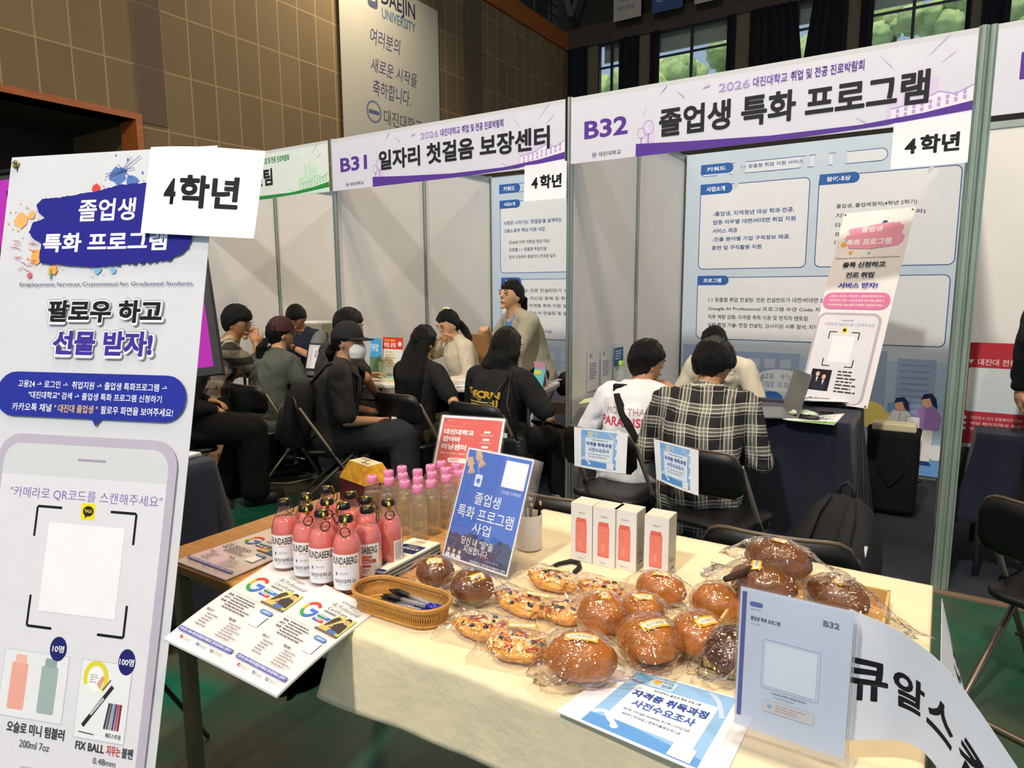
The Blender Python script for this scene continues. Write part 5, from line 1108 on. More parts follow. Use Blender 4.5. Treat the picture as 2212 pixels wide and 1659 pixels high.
# 4 clerk facing us
P4 = person('clerk with straight black fringe and navy vest looking down, facing the camera', (640, 688), 6.1, R(196), lean=14, hp=(-26, 6, 0), top=mat('navy_vest', '1b2233', .9, bump=.2, bs=250), top_hx='vest', sleeve='short', sleeve_end=.2, leg_m=blackc, seed=4, skin='c08a64', HL=(-.02, .26, .33), HRt=(.2, .32, .2), poleL=(-1, .3, -.4), hair='short', hairkw=dict(front=.16, thick=.02, side=.0, low=-.6))
c = MB(); 
for S_, E_, Wr in ((P4['Ls'], P4['Le'], P4['Lw']), (P4['Rs'], P4['Re'], P4['Rw'])): c = MB(); cap_chain(c, [S_, S_.lerp(E_, .9)], [.074, .066], greyg); remesh(c, 'sleeve', P4['root'], .011, 3, mat('mid_grey_sleeve', '6b6e70', .9, bump=.2, bs=250))

wv = P4['Le'].lerp(P4['Lw'], .86); dv = (P4['Lw'] - P4['Le']).normalized(); MB().lathe([(.031, -.012), (.033, 0), (.031, .012)], mat('black_watch', '1a1416', .3), 16, Matrix.Translation(wv) @ dv.to_track_quat('Z', 'Y').to_matrix().to_4x4(), cap=False).build('wrist_watch', P4['root'], True, solid=.004)
# 5 black hair behind the cap wearer
P5 = person('black-haired person in a dark tee half hidden behind the black cap and backpack', (754, 706), 4.85, R(-20), lean=18, hp=(-10, -10, 0), top=grey_t, top_hx='tee', leg_m=blackc, seed=5, loose=1.3, HL=(-.1, .36, .2), HRt=(.32, .24, .1), poleR=(1, 0, -.6), skin='b58358', hair='short', hairkw=dict(thick=.026, low=-.75))
# 6 black cap, face mask and backpack
P6 = person('person in a black cap, white mask and black backpack, holding a small carton', (752, 738), 4.3, R(-48), lean=10, hp=(-2, -22, 0), top=grey_t, top_hx='oversized_tee', leg_m=denim, seed=6, loose=2.1, HL=(-.1, .26, .12), HRt=(.10, .30, .10), sw=.185, skin='bd8d6c', hair='short', hairkw=dict(low=-.6, thick=.014), sleeve_end=.85, feet=((-.12, .48, .08), (.14, .44, .08)))
c6_ = ball_cap(P6, mat('black_twill', '11131a', .85, bump=.2, bs=300)); HM = P6['HM']
mb = MB(); rings = []
for j in range(9):
    z = -.105 + .095 * j / 8; rings.append([((.062 - .012 * abs(j - 4) / 4) * cos(a), .045 + (.062 + .012 * sin(pi * j / 8)) * sin(a), z) for a in [R(-8 + 196 * k / 16) for k in range(17)]])
vs = [p for r_ in rings for p in r_]; mb.add(vs, [(j * 17 + i, j * 17 + i + 1, (j + 1) * 17 + i + 1, (j + 1) * 17 + i) for j in range(8) for i in range(16)], mat('white_mask', 'e2e2de', .8), HM); mb.build('face_mask', P6['root'], True, solid=.002)
for sx in (-1, 1): MB().tube([HM @ V((sx * .058, .045, -.02)), HM @ V((sx * .08, -.01, .01)), HM @ V((sx * .082, -.025, -.02)), HM @ V((sx * .058, .04, -.09))], .0015, mat('white_mask'), 6).build('mask_loop', P6['root'], True)
curtain_hair('ponytail', P6['root'], 0, [HM @ V((0, -.10, -.02)), HM @ V((-.01, -.13, -.07)), HM @ V((0, -.125, -.13))], [.03, .04, .015], [.03, .035, .012], seed=2)
t6 = thing('backpack', 'black backpack worn by the masked person in the black cap', 'backpack', P6['root'].location, P6['root'].rotation_euler.z)
O, Nk = P6['O'], P6['Nk']; up6 = (Nk - O).normalized(); Mq = Matrix.Translation(O.lerp(Nk, .38) + V((-.03, -.245, -.02))) @ Matrix.Rotation(-R(10), 4, 'X')
mb = MB(); mb.loft([[(x, y, z) for x, y in rrpts(-w_, -d_, w_, d_, r_, 5)] for z, w_, d_, r_ in ((-.22, .12, .05, .04), (-.2, .145, .08, .05), (-.05, .15, .095, .06), (.1, .14, .085, .06), (.19, .115, .06, .05), (.215, .06, .03, .025))], bpm, M=Mq); mb.build('main_pack', t6, True)
mb = MB(); mb.loft([[(x, y - .09, z) for x, y in rrpts(-w_, -.03, w_, .03, .025, 4)] for z, w_ in ((-.19, .09), (-.17, .11), (-.02, .11), (.0, .09))], bpm, M=Mq); mb.build('front_pocket', t6, True)
for sx in (-1, 1):
    MB().tube([Mq @ V((sx * .06, .05, .2)), Nk + V((sx * .075, -.085, .005)), Nk + V((sx * .11, .0, .02)), Nk + V((sx * .12, .11, -.08)), O.lerp(Nk, .45) + V((sx * .16, .12, 0)), O.lerp(Nk, .2) + V((sx * .17, 0, 0)), Mq @ V((sx * .13, .06, -.17))], [.02, .03, .03, .028, .018, .015, .015], bpm, 8, flat=.3).build('shoulder_strap', t6, True)
    MB().tube([Mq @ V((sx * .05 + .018 * cos(a), -.118, .0 + .018 * sin(a))) for a in [2 * pi * k / 14 for k in range(14)]], .004, mat('grey_buckle', '6a6c70', .4, .5), 6, closed=True).build('buckle', t6, True)
t = thing('small_carton', 'small white and green carton held by the masked person in the black cap', 'carton', P6['root'].location, P6['root'].rotation_euler.z); q = P6['Rw'] + V((-.02, .09, -.02))
MB().cbox(tuple(q), (.075, .055, .085), mat('white_carton', 'd5d6d0', .5)).build('carton_body', t, bevel=.003); MB().cbox(tuple(q + V((.038, 0, -.01))), (.002, .03, .04), mat('green_print', '6f9a4a', .5)).build('printed_patch', t)
# 7 long wavy hair
P7 = person('woman with long wavy black hair and a black t-shirt, seen from behind', (918, 742), 4.5, R(-4), lean=10, hp=(-6, -8, 0), top=blackc, top_hx='t_shirt', leg_m=mat('olive_trousers', '3c3a24', .9, bump=.2, bs=200), seed=7, sw=.165, s=.95, loose=.8, HL=(-.14, .34, .22), HRt=(.24, .16, .08), poleR=(.9, -.4, -.5), skin='b98a62', hair='long', hairkw=dict(low=-.9, thick=.018, front=.4, side=-.5))
HM = P7['HM']; curtain_hair('long_hair', P7['root'], 0, [HM @ V((0, -.035, .03)), HM @ V((0, -.075, -.08)), P7['Nk'] + V((0, -.115, -.08)), P7['Nk'] + V((-.0, -.13, -.22)), P7['Nk'] + V((-.02, -.12, -.36))], [.075, .095, .115, .11, .06], [.07, .055, .045, .045, .02], seed=3)
# 8 cream jacket, facing us
P8 = person('woman in a cream knit jacket with a pale hair clip, leaning over papers', (968, 702), 5.35, R(150), lean=16, hp=(-20, 14, 0), top=mat('cream_knit', 'cfc6b0', .9, bump=.5, bs=180), top_hx='jacket', sleeve='long', leg_m=blackc, seed=8, sw=.17, s=.95, loose=1.3, skin='cfa07c', HL=(-.15, .3, .12), HRt=(.02, .22, .42), poleR=(.9, .3, -.7), hair='long', hairkw=dict(low=-.9, thick=.02, front=.42, side=.1))
HM = P8['HM']; curtain_hair('ponytail', P8['root'], 0, [HM @ V((.0, -.10, .0)), HM @ V((-.02, -.13, -.08)), HM @ V((-.06, -.12, -.15)), HM @ V((-.1, -.09, -.2))], [.04, .045, .035, .012], [.035, .035, .03, .012], seed=4)
mb = MB(); [mb.sph((.03 * q, -.035, .138 - abs(q) * .004), (.018, .014, .008), mat('pale_hair_clip', 'd9d4b0', .4), 10, 8, M=HM) for q in (-1, 0, 1)]; mb.build('hair_clip', P8['root'], True)
# 9 standing woman
P9 = person('standing woman in a beige short-sleeved cardigan over a blue shirt, bending to talk', (1104, 640), 5.0, R(150), lean=26, hp=(8, 16, 0), top=mat('beige_cardigan', 'a9a48e', .95, bump=.6, bs=160), top_hx='cardigan', sleeve='short', sleeve_end=.8, leg_m=blackc, seed=9, sw=.17, stand=True, loose=1.0, feet=((-.12, .0, .08), (.12, -.15, .08)), skin='c89a72', HL=(-.05, .42, -.02), HRt=(.20, .32, .30), poleL=(-.8, -.2, -.3), poleR=(.9, -.2, -.8), curl=70, hair='short', hairkw=dict(front=.32, low=-.6, thick=.014, side=-.1), hem=.12)
HM = P9['HM']; curtain_hair('ponytail', P9['root'], 0, [HM @ V((0, -.095, .02)), HM @ V((0, -.135, .0)), HM @ V((0, -.14, -.08)), HM @ V((0, -.12, -.15))], [.022, .03, .025, .01], [.022, .03, .025, .01], seed=5)
sh = Sheet(.14, .22, 'ffffff'); sh.poly([(.02, 0), (.07, .05), (.12, 0), (.13, .03), (.085, .2), (.055, .2), (.01, .03)], '5a7ec8'); sh.poly([(.02, 0), (.07, .055), (.055, .09), (.005, .04)], '7394d8'); sh.poly([(.12, 0), (.07, .055), (.085, .09), (.135, .04)], '7394d8')
Nk = P9['Nk']; project(sh, 'shirt_front', P9, Nk + V((-.07, .5, .02)), (1, 0, 0), (0, 0, -1), (0, -1, 0))
# 10 black bob, gold lettering on the back
P10 = person('woman with a black bob and gold lettering on her black t-shirt', (1096, 752), 4.15, R(-4), lean=16, hp=(-8, -6, 0), top=blackc, top_hx='t_shirt', legs='trousers', leg_m=blackw, seed=10, sw=.185, s=.95, loose=1.4, HL=(-.16, .34, .2), HRt=(.22, .28, .14), poleR=(.9, -.4, -.6), skin='bd8d68', sleeve_end=.85, hair='bob', hairkw=dict(low=-.95, thick=.026, front=.4, side=-.6), feet=((-.1, .3, .08), (.16, .52, .08)), shoe=mat('black_white_sneaker', '77777a', .5))
HM = P10['HM']; curtain_hair('bob_hair', P10['root'], 0, [HM @ V((0, -.02, .06)), HM @ V((0, -.035, -.05)), HM @ V((0, -.045, -.13)), HM @ V((0, -.04, -.175))], [.085, .108, .122, .118], [.08, .085, .08, .065], seed=6)
sh = Sheet(.36, .14, '000000'); g_, g2 = 'c09a34', 'd8c070'
sh.text(.0, .01, .075, .055, 'SP', g_, .04); sh.text(.10, .012, .30, .055, 'FCRN', g_, .05); sh.text(.325, .02, .355, .06, 'V', g_, .04) if 0 else None
sh.ring([(.082 + .0, .03), (.09, .022), (.1, .03), (.17, .06), (.175, .068), (.16, .068), (.09, .036)], .003, g2); sh.greek(.02, .075, .27, .083, 1, g2, 2, .8); sh.greek(.06, .09, .24, .098, 1, g2, 4, .8)
sh.rr(.255, .06, .268, .105, .006, g_); sh.rr(.275, .058, .288, .10, .006, g_)
Nk, O = P10['Nk'], P10['O']; project(sh, 'shirt_print', P10, Nk + V((-.195, -.5, -.10)), (1, 0, 0), (0, 0, -1), (0, 1, 0), nu=16)
t = thing('shoulder_bag', 'black leather shoulder bag hanging at the side of the woman with gold lettering', 'bag', P10['root'].location, P10['root'].rotation_euler.z); B0 = O + V((.23, -.12, -.02))
lth = mat('black_leather', '0c0c0e', .4, bump=.4, bs=60); mb = MB(); mb.loft([[(B0.x + x * w_, B0.y + y * .8, B0.z + z) for x, y in rrpts(-.1, -.05, .1, .05, .04, 4)] for z, w_ in ((-.2, .7), (-.17, 1.1), (0, 1.15), (.08, .9), (.1, .7))], lth); mb.build('bag_body', t, True)
for dx in (-.06, .05): MB().tube([B0 + V((dx * 1.3, -.03, .09)), B0 + V((dx * 1.2 - .05, -.05, .3)), P10['Rs'] + V((-.05, -.06, .045)), P10['Rs'] + V((-.05, .05, .03))], .006, lth).build('strap', t, True)
MB().cbox(tuple(B0 + V((-.04, -.03, .1))), (.07, .01, .05), mat('white_card', 'd8dce0', .5)).build('card', t)
# 11 white t-shirt man
P11 = person('young man in a white t-shirt with red lettering and a crossbody strap', (1398, 786), 3.75, R(4), lean=26, s=.97, hp=(-8, -42, 0), top=mat('white_cotton', 'd6d8de', .9, bump=.2, bs=150), top_hx='t_shirt', leg_m=mat('pale_trousers', 'a9aab0', .9), seed=11, sw=.18, loose=1.7, HL=(-.2, .32, .18), HRt=(.16, .30, .38), poleR=(.9, .2, -.8), skin='bf8d69', hair='short', hairkw=dict(thick=.026, low=-.78, front=.25, vol=1.15, side=-.05), sleeve_end=.95, hem=.05)
sh = Sheet(.30, .11, '000000'); sh.text(.03, .0, .28, .035, 'MORE THAN', 'b07a8a', -.005, shear=-.1); sh.text(.0, .05, .265, .095, 'PARADISE', 'b5405c', .03, shear=-.1)
Nk, O = P11['Nk'], P11['O']; project(sh, 'shirt_print', P11, Nk + V((-.16, -.5, -.085)), (1, 0, 0), (0, 0, -1), (0, 1, 0), nu=16)
strap_on(P11, 'crossbody_strap', [Nk + V((-.075, -.0, -.02)), Nk + V((-.03, -.1, -.10)), Nk + V((.07, -.1, -.24)), O + V((.155, -.08, .12)), O + V((.2, -.05, .02))], (0, 1, 0), .024, blackw)
MB().cbox(tuple(Nk + V((-.085, -.085, -.0))), (.085, .03, .05), blackw, None).build('strap_pouch', P11['root'], bevel=.01)
# 12 woman behind
P12 = person('black-haired woman in a cream t-shirt facing the checked shirt man', (1543, 745), 4.5, R(176), lean=26, hp=(-34, 0, 0), top=mat('cream_cotton', 'cfc8b4', .9, bump=.2, bs=200), top_hx='t_shirt', leg_m=blackc, seed=12, sw=.18, s=.97, loose=1.3, skin='cf9f7c', sleeve_end=.85, hair='long', hairkw=dict(low=-.95, thick=.022, front=.45, side=-.3))
HM = P12['HM']; 
for sx in (-1, 1): curtain_hair('side_hair', P12['root'], 0, [HM @ V((sx * .07, .0, .02)), HM @ V((sx * .095, .02, -.08)), HM @ V((sx * .10, .05, -.18))], [.03, .035, .015], [.05, .045, .02], seed=sx)
# 13 checked shirt
P13 = person('man in a loose black and white checked shirt, seen from behind', (1541, 792), 3.38, R(12), lean=30, hp=(-20, -42, 0), top=plaid('check_shirt', '17171a', '74746c', 'cfcabb', 9.5, .42, .035), top_hx='shirt', sleeve='long', leg_m=blackc, seed=13, sw=.19, s=1.0, loose=2.2, skin='b98560', hair='short', hairkw=dict(thick=.030, low=-.62, front=.1, vol=1.15, side=-.1), HL=(-.14, .34, .16), HRt=(.14, .34, .12), hem=.30, sleeve_end=.8, poleR=(.5, -.4, -1), poleL=(-.5, -.4, -1))
glasses(P13, mat('gold_wire'))
# 14 person in black at the right edge
P14 = person('standing person in a long black coat in front of the red board', (2400, 490), 2.8, R(20), lean=2, top=blackw, top_hx='coat', sleeve='long', leg_m=blackc, seed=14, stand=True, loose=2.3, feet=((-.12, .05, .085), (.12, .02, .085)), HL=(-.26, .05, -.08), HRt=(.26, .08, -.05), shoe=mat('white_soled_shoe', '8a8378', .6), hem=.35)

# chairs under the seated people whose chair backs show
def chair_for(P, lab, dy=.04, dx=0, dr=0):
    r = P['root']; a = r.rotation_euler.z + dr; v = Matrix.Rotation(a, 3, 'Z') @ V((dx, dy, 0)); q = r.location + v; return chair(q.x, q.y, a, lab)
for P, lab in ((P6, 'folding chair under the masked person in the black cap'), (P3, 'folding chair of the person in the maroon cap'), (P2, 'folding chair under the person in the plain black coat'), (P7, 'folding chair of the long-haired woman in a black t-shirt'), (P10, 'folding chair of the woman with gold lettering on her back')): chair_for(P, lab, dy=0 if P is P6 else .04)
for n_, P in enumerate((P1, P2, P3, P4, P5, P6, P7, P8, P9, P10, P11, P12, P13, P14)): _ = ('PERSON', n_ + 1, [round(x, 2) for x in P['root'].location], 'hip', round(P['O'].z, 2))
# ================================================================== the front table
TZ = .72
X0, X1, Y0, Y1 = -1.745, .025, .935, 1.80
wood = mat('oak_laminate', 'b9874a', .42, bump=.04, bs=30, var=.16, vs=5, stretch=(1.2, 14, 1), coat=.15)
grn = mat('khaki_steel', '6f6c4c', .5, .2, bump=.03)
t = thing('front_table', 'long wood-topped table with khaki steel legs in the foreground', 'table', (X0, Y0, 0))
W_, D_ = X1 - X0, Y1 - Y0
MB().box((0, 0, TZ - .026), (W_, D_, TZ), wood).build('tabletop', t, bevel=.003)
MB().box((-.002, -.003, TZ - .024), (W_ + .002, 0, TZ - .003), mat('brown_edge_band', '7a5630', .5)).box((-.004, 0, TZ - .024), (0, D_, TZ - .003), mat('brown_edge_band')).build('edge_band', t)
mb = MB()
for a in (.05, D_ - .08): mb.box((.04, a, TZ - .075), (W_ - .04, a + .03, TZ - .027), grn)
for a in (.04, W_ - .07): mb.box((a, .05, TZ - .075), (a + .03, D_ - .05, TZ - .027), grn)
mb.build('apron', t, bevel=.002)
for a in (.03, W_ - .06):
    for b in (.03, D_ - .06): MB().box((a, b, 0), (a + .035, b + .035, TZ - .027), grn).build('leg', t, bevel=.003)
# --- cream cloth over the right part, hanging at the front
cream = mat('cream_table_cloth', 'dccfae', .9, bump=.35, bs=26, var=.05, vs=10, stretch=(1, 1, 1), sheen=.1)
mb = MB(); cx0, cx1 = -1.035, X1 - .002; DROP = .16
def cl(u, v):
    x = cx0 + (cx1 - cx0) * u; s = v * (DROP + .012 + (Y1 - Y0) + .004)
    wz = .0012 * noise.noise(V((x * 7, s * 9, 0))) + .0006 * noise.noise(V((x * 30, s * 30, 0)))
    if s < DROP: z = TZ - DROP + s; f = 1 - s / DROP; return (x + .0 - .04 * f * (1 - u), Y0 - .012 - f * .016 * (1 + .8 * sin(x * 13 + sin(x * 5) * 2)) - .004 * noise.noise(V((x * 14, z * 8, 3))), z)
    s -= DROP
    if s < .016: a = s / .016 * pi / 2; return (x, Y0 - .008 * cos(a) * 1.4 , TZ - .004 + .008 * sin(a))
    s -= .012; return (x + .004 * sin(s * 11) * (1 - u), Y0 + s, TZ + .0035 + abs(wz))
mb.grid(cl, 120, 90, cream); o = mb.build('tablecloth', smooth=True, solid=.0016); tag(o, 'cream cotton cloth over the right part of the front table, hanging at its front', 'tablecloth')
CT = TZ + .0055
# --- laminated certificate flyers
lam = mat('laminated_paper', 'e9e6e6', .16, bump=.05, bs=14, var=.02, coat=.6)
def cert(sh, ox=0, oy=0, W=.21, H=.297):
    k = W / .21
    T_ = lambda a, b, c, d, s_, col, bo=.004, **kw: sh.text(ox + a * k, oy + b * k, ox + c * k, oy + d * k, s_, col, bo, **kw)
    R_ = lambda a, b, c, d, col: sh.rect(ox + a * k, oy + b * k, ox + c * k, oy + d * k, col)
    T_(.105, .018, .165, .030, 'Google', '2a2a30', .0, shear=.2); T_(.09, .036, .19, .048, 'AI Professional', '2a2a30', .0, shear=.2); T_(.09, .054, .165, .064, 'Certificate', '2a2a30', .0, shear=.2)
    sh.ring([(ox + (.14 + .055 * cos(a)) * k, oy + (.042 + .009 * sin(a)) * k) for a in [2 * pi * q / 24 for q in range(24)]], .0006, '55555c')
    sh.greek(ox + .09 * k, oy + .070 * k, ox + .155 * k, oy + .078 * k, 2, '33333a', 3, al='l')
    cx, cy, r_ = ox + .052 * k, oy + .088 * k, .024 * k
    for a0, a1, c in ((-150, -40, 'd8483a'), (-200, -150, 'e6b93a'), (-270, -200, '3f9a55'), (-360, -270, '3f72d8')):
        sh.ring([(cx + r_ * cos(R(a)), cy + r_ * sin(R(a))) for a in [a0 + (a1 - a0) * q / 8 for q in range(9)]], .0095 * k, c, False)
    sh.rect(cx, cy - .004 * k, cx + .028 * k, cy + .005 * k, '3f72d8')
    sh.rr(ox + .088 * k, oy + .088 * k, ox + .118 * k, oy + .098 * k, .005 * k, '2f7f5a'); sh.rr(ox + .112 * k, oy + .088 * k, ox + .14 * k, oy + .098 * k, .005 * k, '3f72c8'); sh.rr(ox + .085 * k, oy + .102 * k, ox + .106 * k, oy + .112 * k, .005 * k, '4468b8'); sh.rr(ox + .102 * k, oy + .102 * k, ox + .124 * k, oy + .112 * k, .005 * k, 'c8505a')
    sh.greek(ox + .092 * k, oy + .090 * k, ox + .136 * k, oy + .096 * k, 1, 'dfe6f4', 4); sh.greek(ox + .09 * k, oy + .104 * k, ox + .12 * k, oy + .11 * k, 1, 'f0dfe4', 5)
    # photo of a man at a table
    sh.poly([(ox + a * k, oy + b * k) for a, b in ((.145, .068), (.205, .062), (.205, .125), (.125, .125))], 'b9bd6a'); sh.poly([(ox + a * k, oy + b * k) for a, b in ((.14, .085), (.15, .072), (.165, .076), (.152, .1), (.135, .118))], '4a3f3a')
    sh.poly([(ox + a * k, oy + b * k) for a, b in ((.165, .092), (.178, .080), (.198, .088), (.2, .118), (.15, .118), (.155, .105))], '463c3c'); sh.circ(ox + .184 * k, oy + .076 * k, .009 * k, 'c99a78', .01 * k); sh.poly([(ox + a * k, oy + b * k) for a, b in ((.174, .074), (.178, .064), (.19, .064), (.195, .074), (.185, .069))], '241e1c')
    R_(.128, .112, .165, .125, 'd9b26a'); R_(.16, .115, .19, .125, '4a72b0'); R_(.12, .125, .205, .131, '6a625a'); sh.circ(ox + .155 * k, oy + .104 * k, .006 * k, 'c99a78')
    sh.line([(ox + .01 * k, oy + .135 * k), (ox + .2 * k, oy + .135 * k)], .0006, '8a8a92')
    for q in range(3): T_(.014, .142 + q * .011, .035, .149 + q * .011, ('지원 대상', '신청 기간', '지원 내용')[q], '2a2a30', .03)
    sh.greek(ox + .042 * k, oy + .142 * k, ox + .145 * k, oy + .19 * k, 6, '6a6a74', 7, .4)
    sh.rr(ox + .15 * k, oy + .145 * k, ox + .192 * k, oy + .157 * k, .006 * k, '4f7fc4'); T_(.157, .148, .186, .154, '신청하기', 'e8eef8', .02); R_(.155, .160, .19, .195, 'f2f2f2')
    T_(.014, .2, .04, .207, '활용 AI 도구', '2a2a30', .02); sh.greek(ox + .03 * k, oy + .212 * k, ox + .08 * k, oy + .25 * k, 5, '8a8a94', 9, .35); T_(.1, .2, .125, .207, '학습 내용', '2a2a30', .03); sh.greek(ox + .115 * k, oy + .212 * k, ox + .18 * k, oy + .255 * k, 6, '8a8a94', 8, .35)
    R_(.008, .262, .202, .272, '4a56a4'); T_(.012, .2635, .198, .2705, '모집시점·고용24·취업지원·졸업생 특화프로그램·대진대학교·신청하기', 'e0e4f4', .02)
    for q, c in ((.04, 'a8485a'), (.1, '4a78c8'), (.15, '8a8a94')): sh.circ(ox + q * k, oy + .282 * k, .0035 * k, c)
    T_(.048, .279, .075, .286, '고용노동부', '8a8a92', .0); T_(.107, .279, .13, .287, 'Google', '7a88b8', .0); T_(.157, .279, .19, .286, '대진대학교', '8a8a92', .0)
def flat_on(P, z, W, H, droop=0, y_edge=Y0):
    P = [at(x, y, z=z) for x, y in P]
    f = patch(*P)(W, H)
    def fn(u, v, d):
        q = f(u, v, d)
        if q.y < y_edge - .01: e = y_edge - .01 - q.y; q.z -= droop * e * e
        return q
    return fn
sh = Sheet(.215, .30, 't', .003, base=mat('laminated_pinkish', 'e3d4cc', .16, bump=.05, bs=14, var=.02, coat=.6)); cert(sh, .002, .002)
o = sh.build('laminated_flyer', fn=flat_on([(585, 1141), (672, 1172), (487, 1252), (378, 1211)], TZ + .006, .215, .30), nu=4, nv=6); tag(o, 'laminated certificate flyer lying alone on the wood, farthest from the basket', 'flyer', 'laminated certificate flyers')
o = None
for i, (P, lab, dz) in enumerate((([(590, 1212), (700, 1264), (480, 1425), (352, 1364)], 'middle laminated certificate flyer, drooping over the table edge', .005), ([(702, 1262), (815, 1318), (597, 1484), (478, 1424)], 'laminated certificate flyer touching the wicker basket, drooping over the table edge', .0085))):
    sh = Sheet(.215, .30, 't', .005, base=lam); cert(sh, .002, .002)
    o = sh.build('laminated_flyer', fn=flat_on(P, TZ + dz, .215, .30, .35), nu=4, nv=10, smooth=False); tag(o, lab, 'flyer', 'laminated certificate flyers')
# --- survey sheet at the right front
sh = Sheet(.285, .21, 'ece8ee', .0015); survey(sh, .045, .004, .2)
o = sh.build('survey_flyer', fn=flat_on([(1335, 1436), (1640, 1520), (1560, 1690), (1201, 1536)], CT + .002, .285, .21), nu=4); tag(o, 'blue survey flyer lying on the cream cloth left of the acrylic stand', 'flyer')
# --- pink juice bottles
glass = film('bottle_glass', 'fff4f0', .03, .15, 40, .03, 1.5); juice = mat('pink_grapefruit_juice', 'e0736a', .12, var=.06, vs=20, coat=1., sss=.12); sed = mat('brown_juice_sediment', '6e2f28', .2, coat=.8)
capb = mat('black_cap', '121212', .3); gold = mat('gold_foil', 'b89a3c', .25, 1); lab_m = mat('label_paper', 'e6e4e4', .5)
def bottle_proto():
    t = thing('juice_bottle', '', 'bottle', group=None)
    prof = [(.0, .0), (.028, .001), (.0335, .006), (.0345, .014), (.0345, .098), (.0335, .112), (.029, .128), (.0205, .146), (.0145, .157), (.0135, .168), (.0145, .170), (.0145, .175)]
    MB().lathe(prof, glass, 36, cap=False).build('glass_body', t, True)
    MB().lathe([(.001, .014), (.0325, .0145), (.0328, .05), (.0328, .098), (.0318, .111), (.0275, .126), (.024, .136), (.001, .137)], juice, 36, cap=False).build('juice', t, True)
    MB().lathe([(.001, .004), (.030, .004), (.0328, .009), (.0328, .0145), (.001, .0146)], sed, 30).build('sediment', t, True)
    c = MB().lathe([(.0165, .168), (.0172, .171), (.0165, .178), (.013, .1825), (.0, .1835)], capb, 24).build('cap', t, True)
    MB().lathe([(.0105, .1828), (.006, .1842), (.0, .1845)], gold, 18, cap=False).build('cap_print', c, True)
    rg = MB(); rg.tube([(.0, -.0165, .181), (.0, -.021, .172), (.0, -.0225, .163)], .0045, gold, 8, flat=.4); ro = rg.build('ring_tab', t, True)
    MB().tube([(.011 * cos(a), -.0255 - .002 * sin(a), .150 + .012 * sin(a)) for a in [2 * pi * k / 18 for k in range(18)]], .0013, capb, 6, closed=True).build('pull_ring', ro, True)
    return t
def wrap_label(sh, t, name, a0, z1, r_):
    sh.step = .00002
    o = sh.build(name, t, fn=lambda u, v, d: ((r_ + d) * sin(a0 + u / r_), -(r_ + d) * cos(a0 + u / r_), z1 - v), nu=14, smooth=False); return o
def maker_label():
    sh = Sheet(.075, .080, 'efeae6', .0002)
    sh.text(.006, .006, .069, .024, 'BUNDABERG', '2b2a2c', .02); sh.rect(.02, .052, .052, .058, 'c0504c'); sh.circ(.036, .036, .016, 'e8c7b8', .010); sh.circ(.030, .033, .0065, 'e8a04a', .0055); sh.circ(.042, .034, .0065, 'd8553a', .0055); sh.circ(.042, .034, .0045, 'e88a6a', .0038); sh.poly([(.048, .03), (.054, .028), (.052, .036)], '4a6a3a')
    sh.poly([(.008, .041), (.064, .038), (.066, .047), (.01, .050)], 'c0504c'); sh.text(.014, .0415, .058, .047, 'GRAPEFRUIT', 'f0e4e0', .01); sh.greek(.012, .062, .05, .074, 3, 'b06a60', 2); return sh
def paper_wrap():
    sh = Sheet(.066, .056, 'e9ebf0', .0003); sh.circ(.012, .016, .0026, '4a5890'); sh.circ(.012, .0195, .0022, 'a84858'); sh.text(.019, .013, .042, .019, '고용노동부', '4a4c58', .0); sh.text(.006, .030, .058, .040, '대진대학교', '33343c', .015); sh.text(.012, .043, .052, .0455, 'DAEJIN UNIVERSITY', '5a5c66', .0); return sh
def back_label():
    sh = Sheet(.03, .062, 'ece8e6', .0002); sh.greek(.003, .005, .027, .05, 13, '7a6a6a', 6, .4); sh.box(.018, .052, .026, .059, .001, .0005, '7a6a6a'); return sh
BP = bottle_proto(); bl = maker_label(); b_lab = wrap_label(bl, BP, 'maker_label', -1.2, .099, .0349)
caps = [((613, 1079), 1, 165, 'leftmost pink juice bottle, with the white university paper'), ((660, 1067), 0, 30, 'pink juice bottle second from the back left, cap ring to the front'), ((659, 1092), 1, 30, 'pink juice bottle with university paper, second from the left in front'), ((704, 1052), 0, 130, 'pink juice bottle farthest back on the left of the group'),
        ((706, 1078), 0, 20, 'pink juice bottle in the middle of the group, behind two with university paper'), ((694, 1103), 1, 35, 'pink juice bottle with university paper, third from the left in front'), ((756, 1064), 0, 150, 'pink juice bottle right under the cardboard carrier'), ((742, 1087), 0, -30, 'pink juice bottle behind the frontmost one'),
        ((747, 1114), 1, 10, 'frontmost pink juice bottle, with university paper, nearest the leaflet stack'), ((789, 1075), 0, 140, 'pink juice bottle between the carrier and the water bottles'), ((792, 1095), 2, 120, 'pink juice bottle showing its maker label and red ribbon'), ((838, 1080), 3, 25, 'rightmost pink juice bottle, showing its back label')]
PW, BKL, EXTRA = None, None, []
for i, (c, kind, ra, lab) in enumerate(caps):
    p = at(c[0], c[1], z=TZ + .181)
    if i == 0: o = BP; o.location = (p.x, p.y, TZ); o['label'] = lab
    else: o = another(BP, (p.x, p.y, TZ), None, lab)
    o['group'] = 'pink grapefruit juice bottles'
    va = math.atan2(p.x, p.y)   # turn the label side to the aisle, where the camera walks
    o.rotation_euler = (0, 0, -va + R(-8))
    for ch in o.children:
        if ch.name.startswith('ring_tab'): ch.rotation_euler = (0, 0, R(ra - 10))
        if ch.name.startswith('maker_label'): ch.rotation_euler = (0, 0, R(0 if kind in (1, 2) else (170 if kind == 3 else -60 + i * 25)))
    EXTRA.append((o, kind))
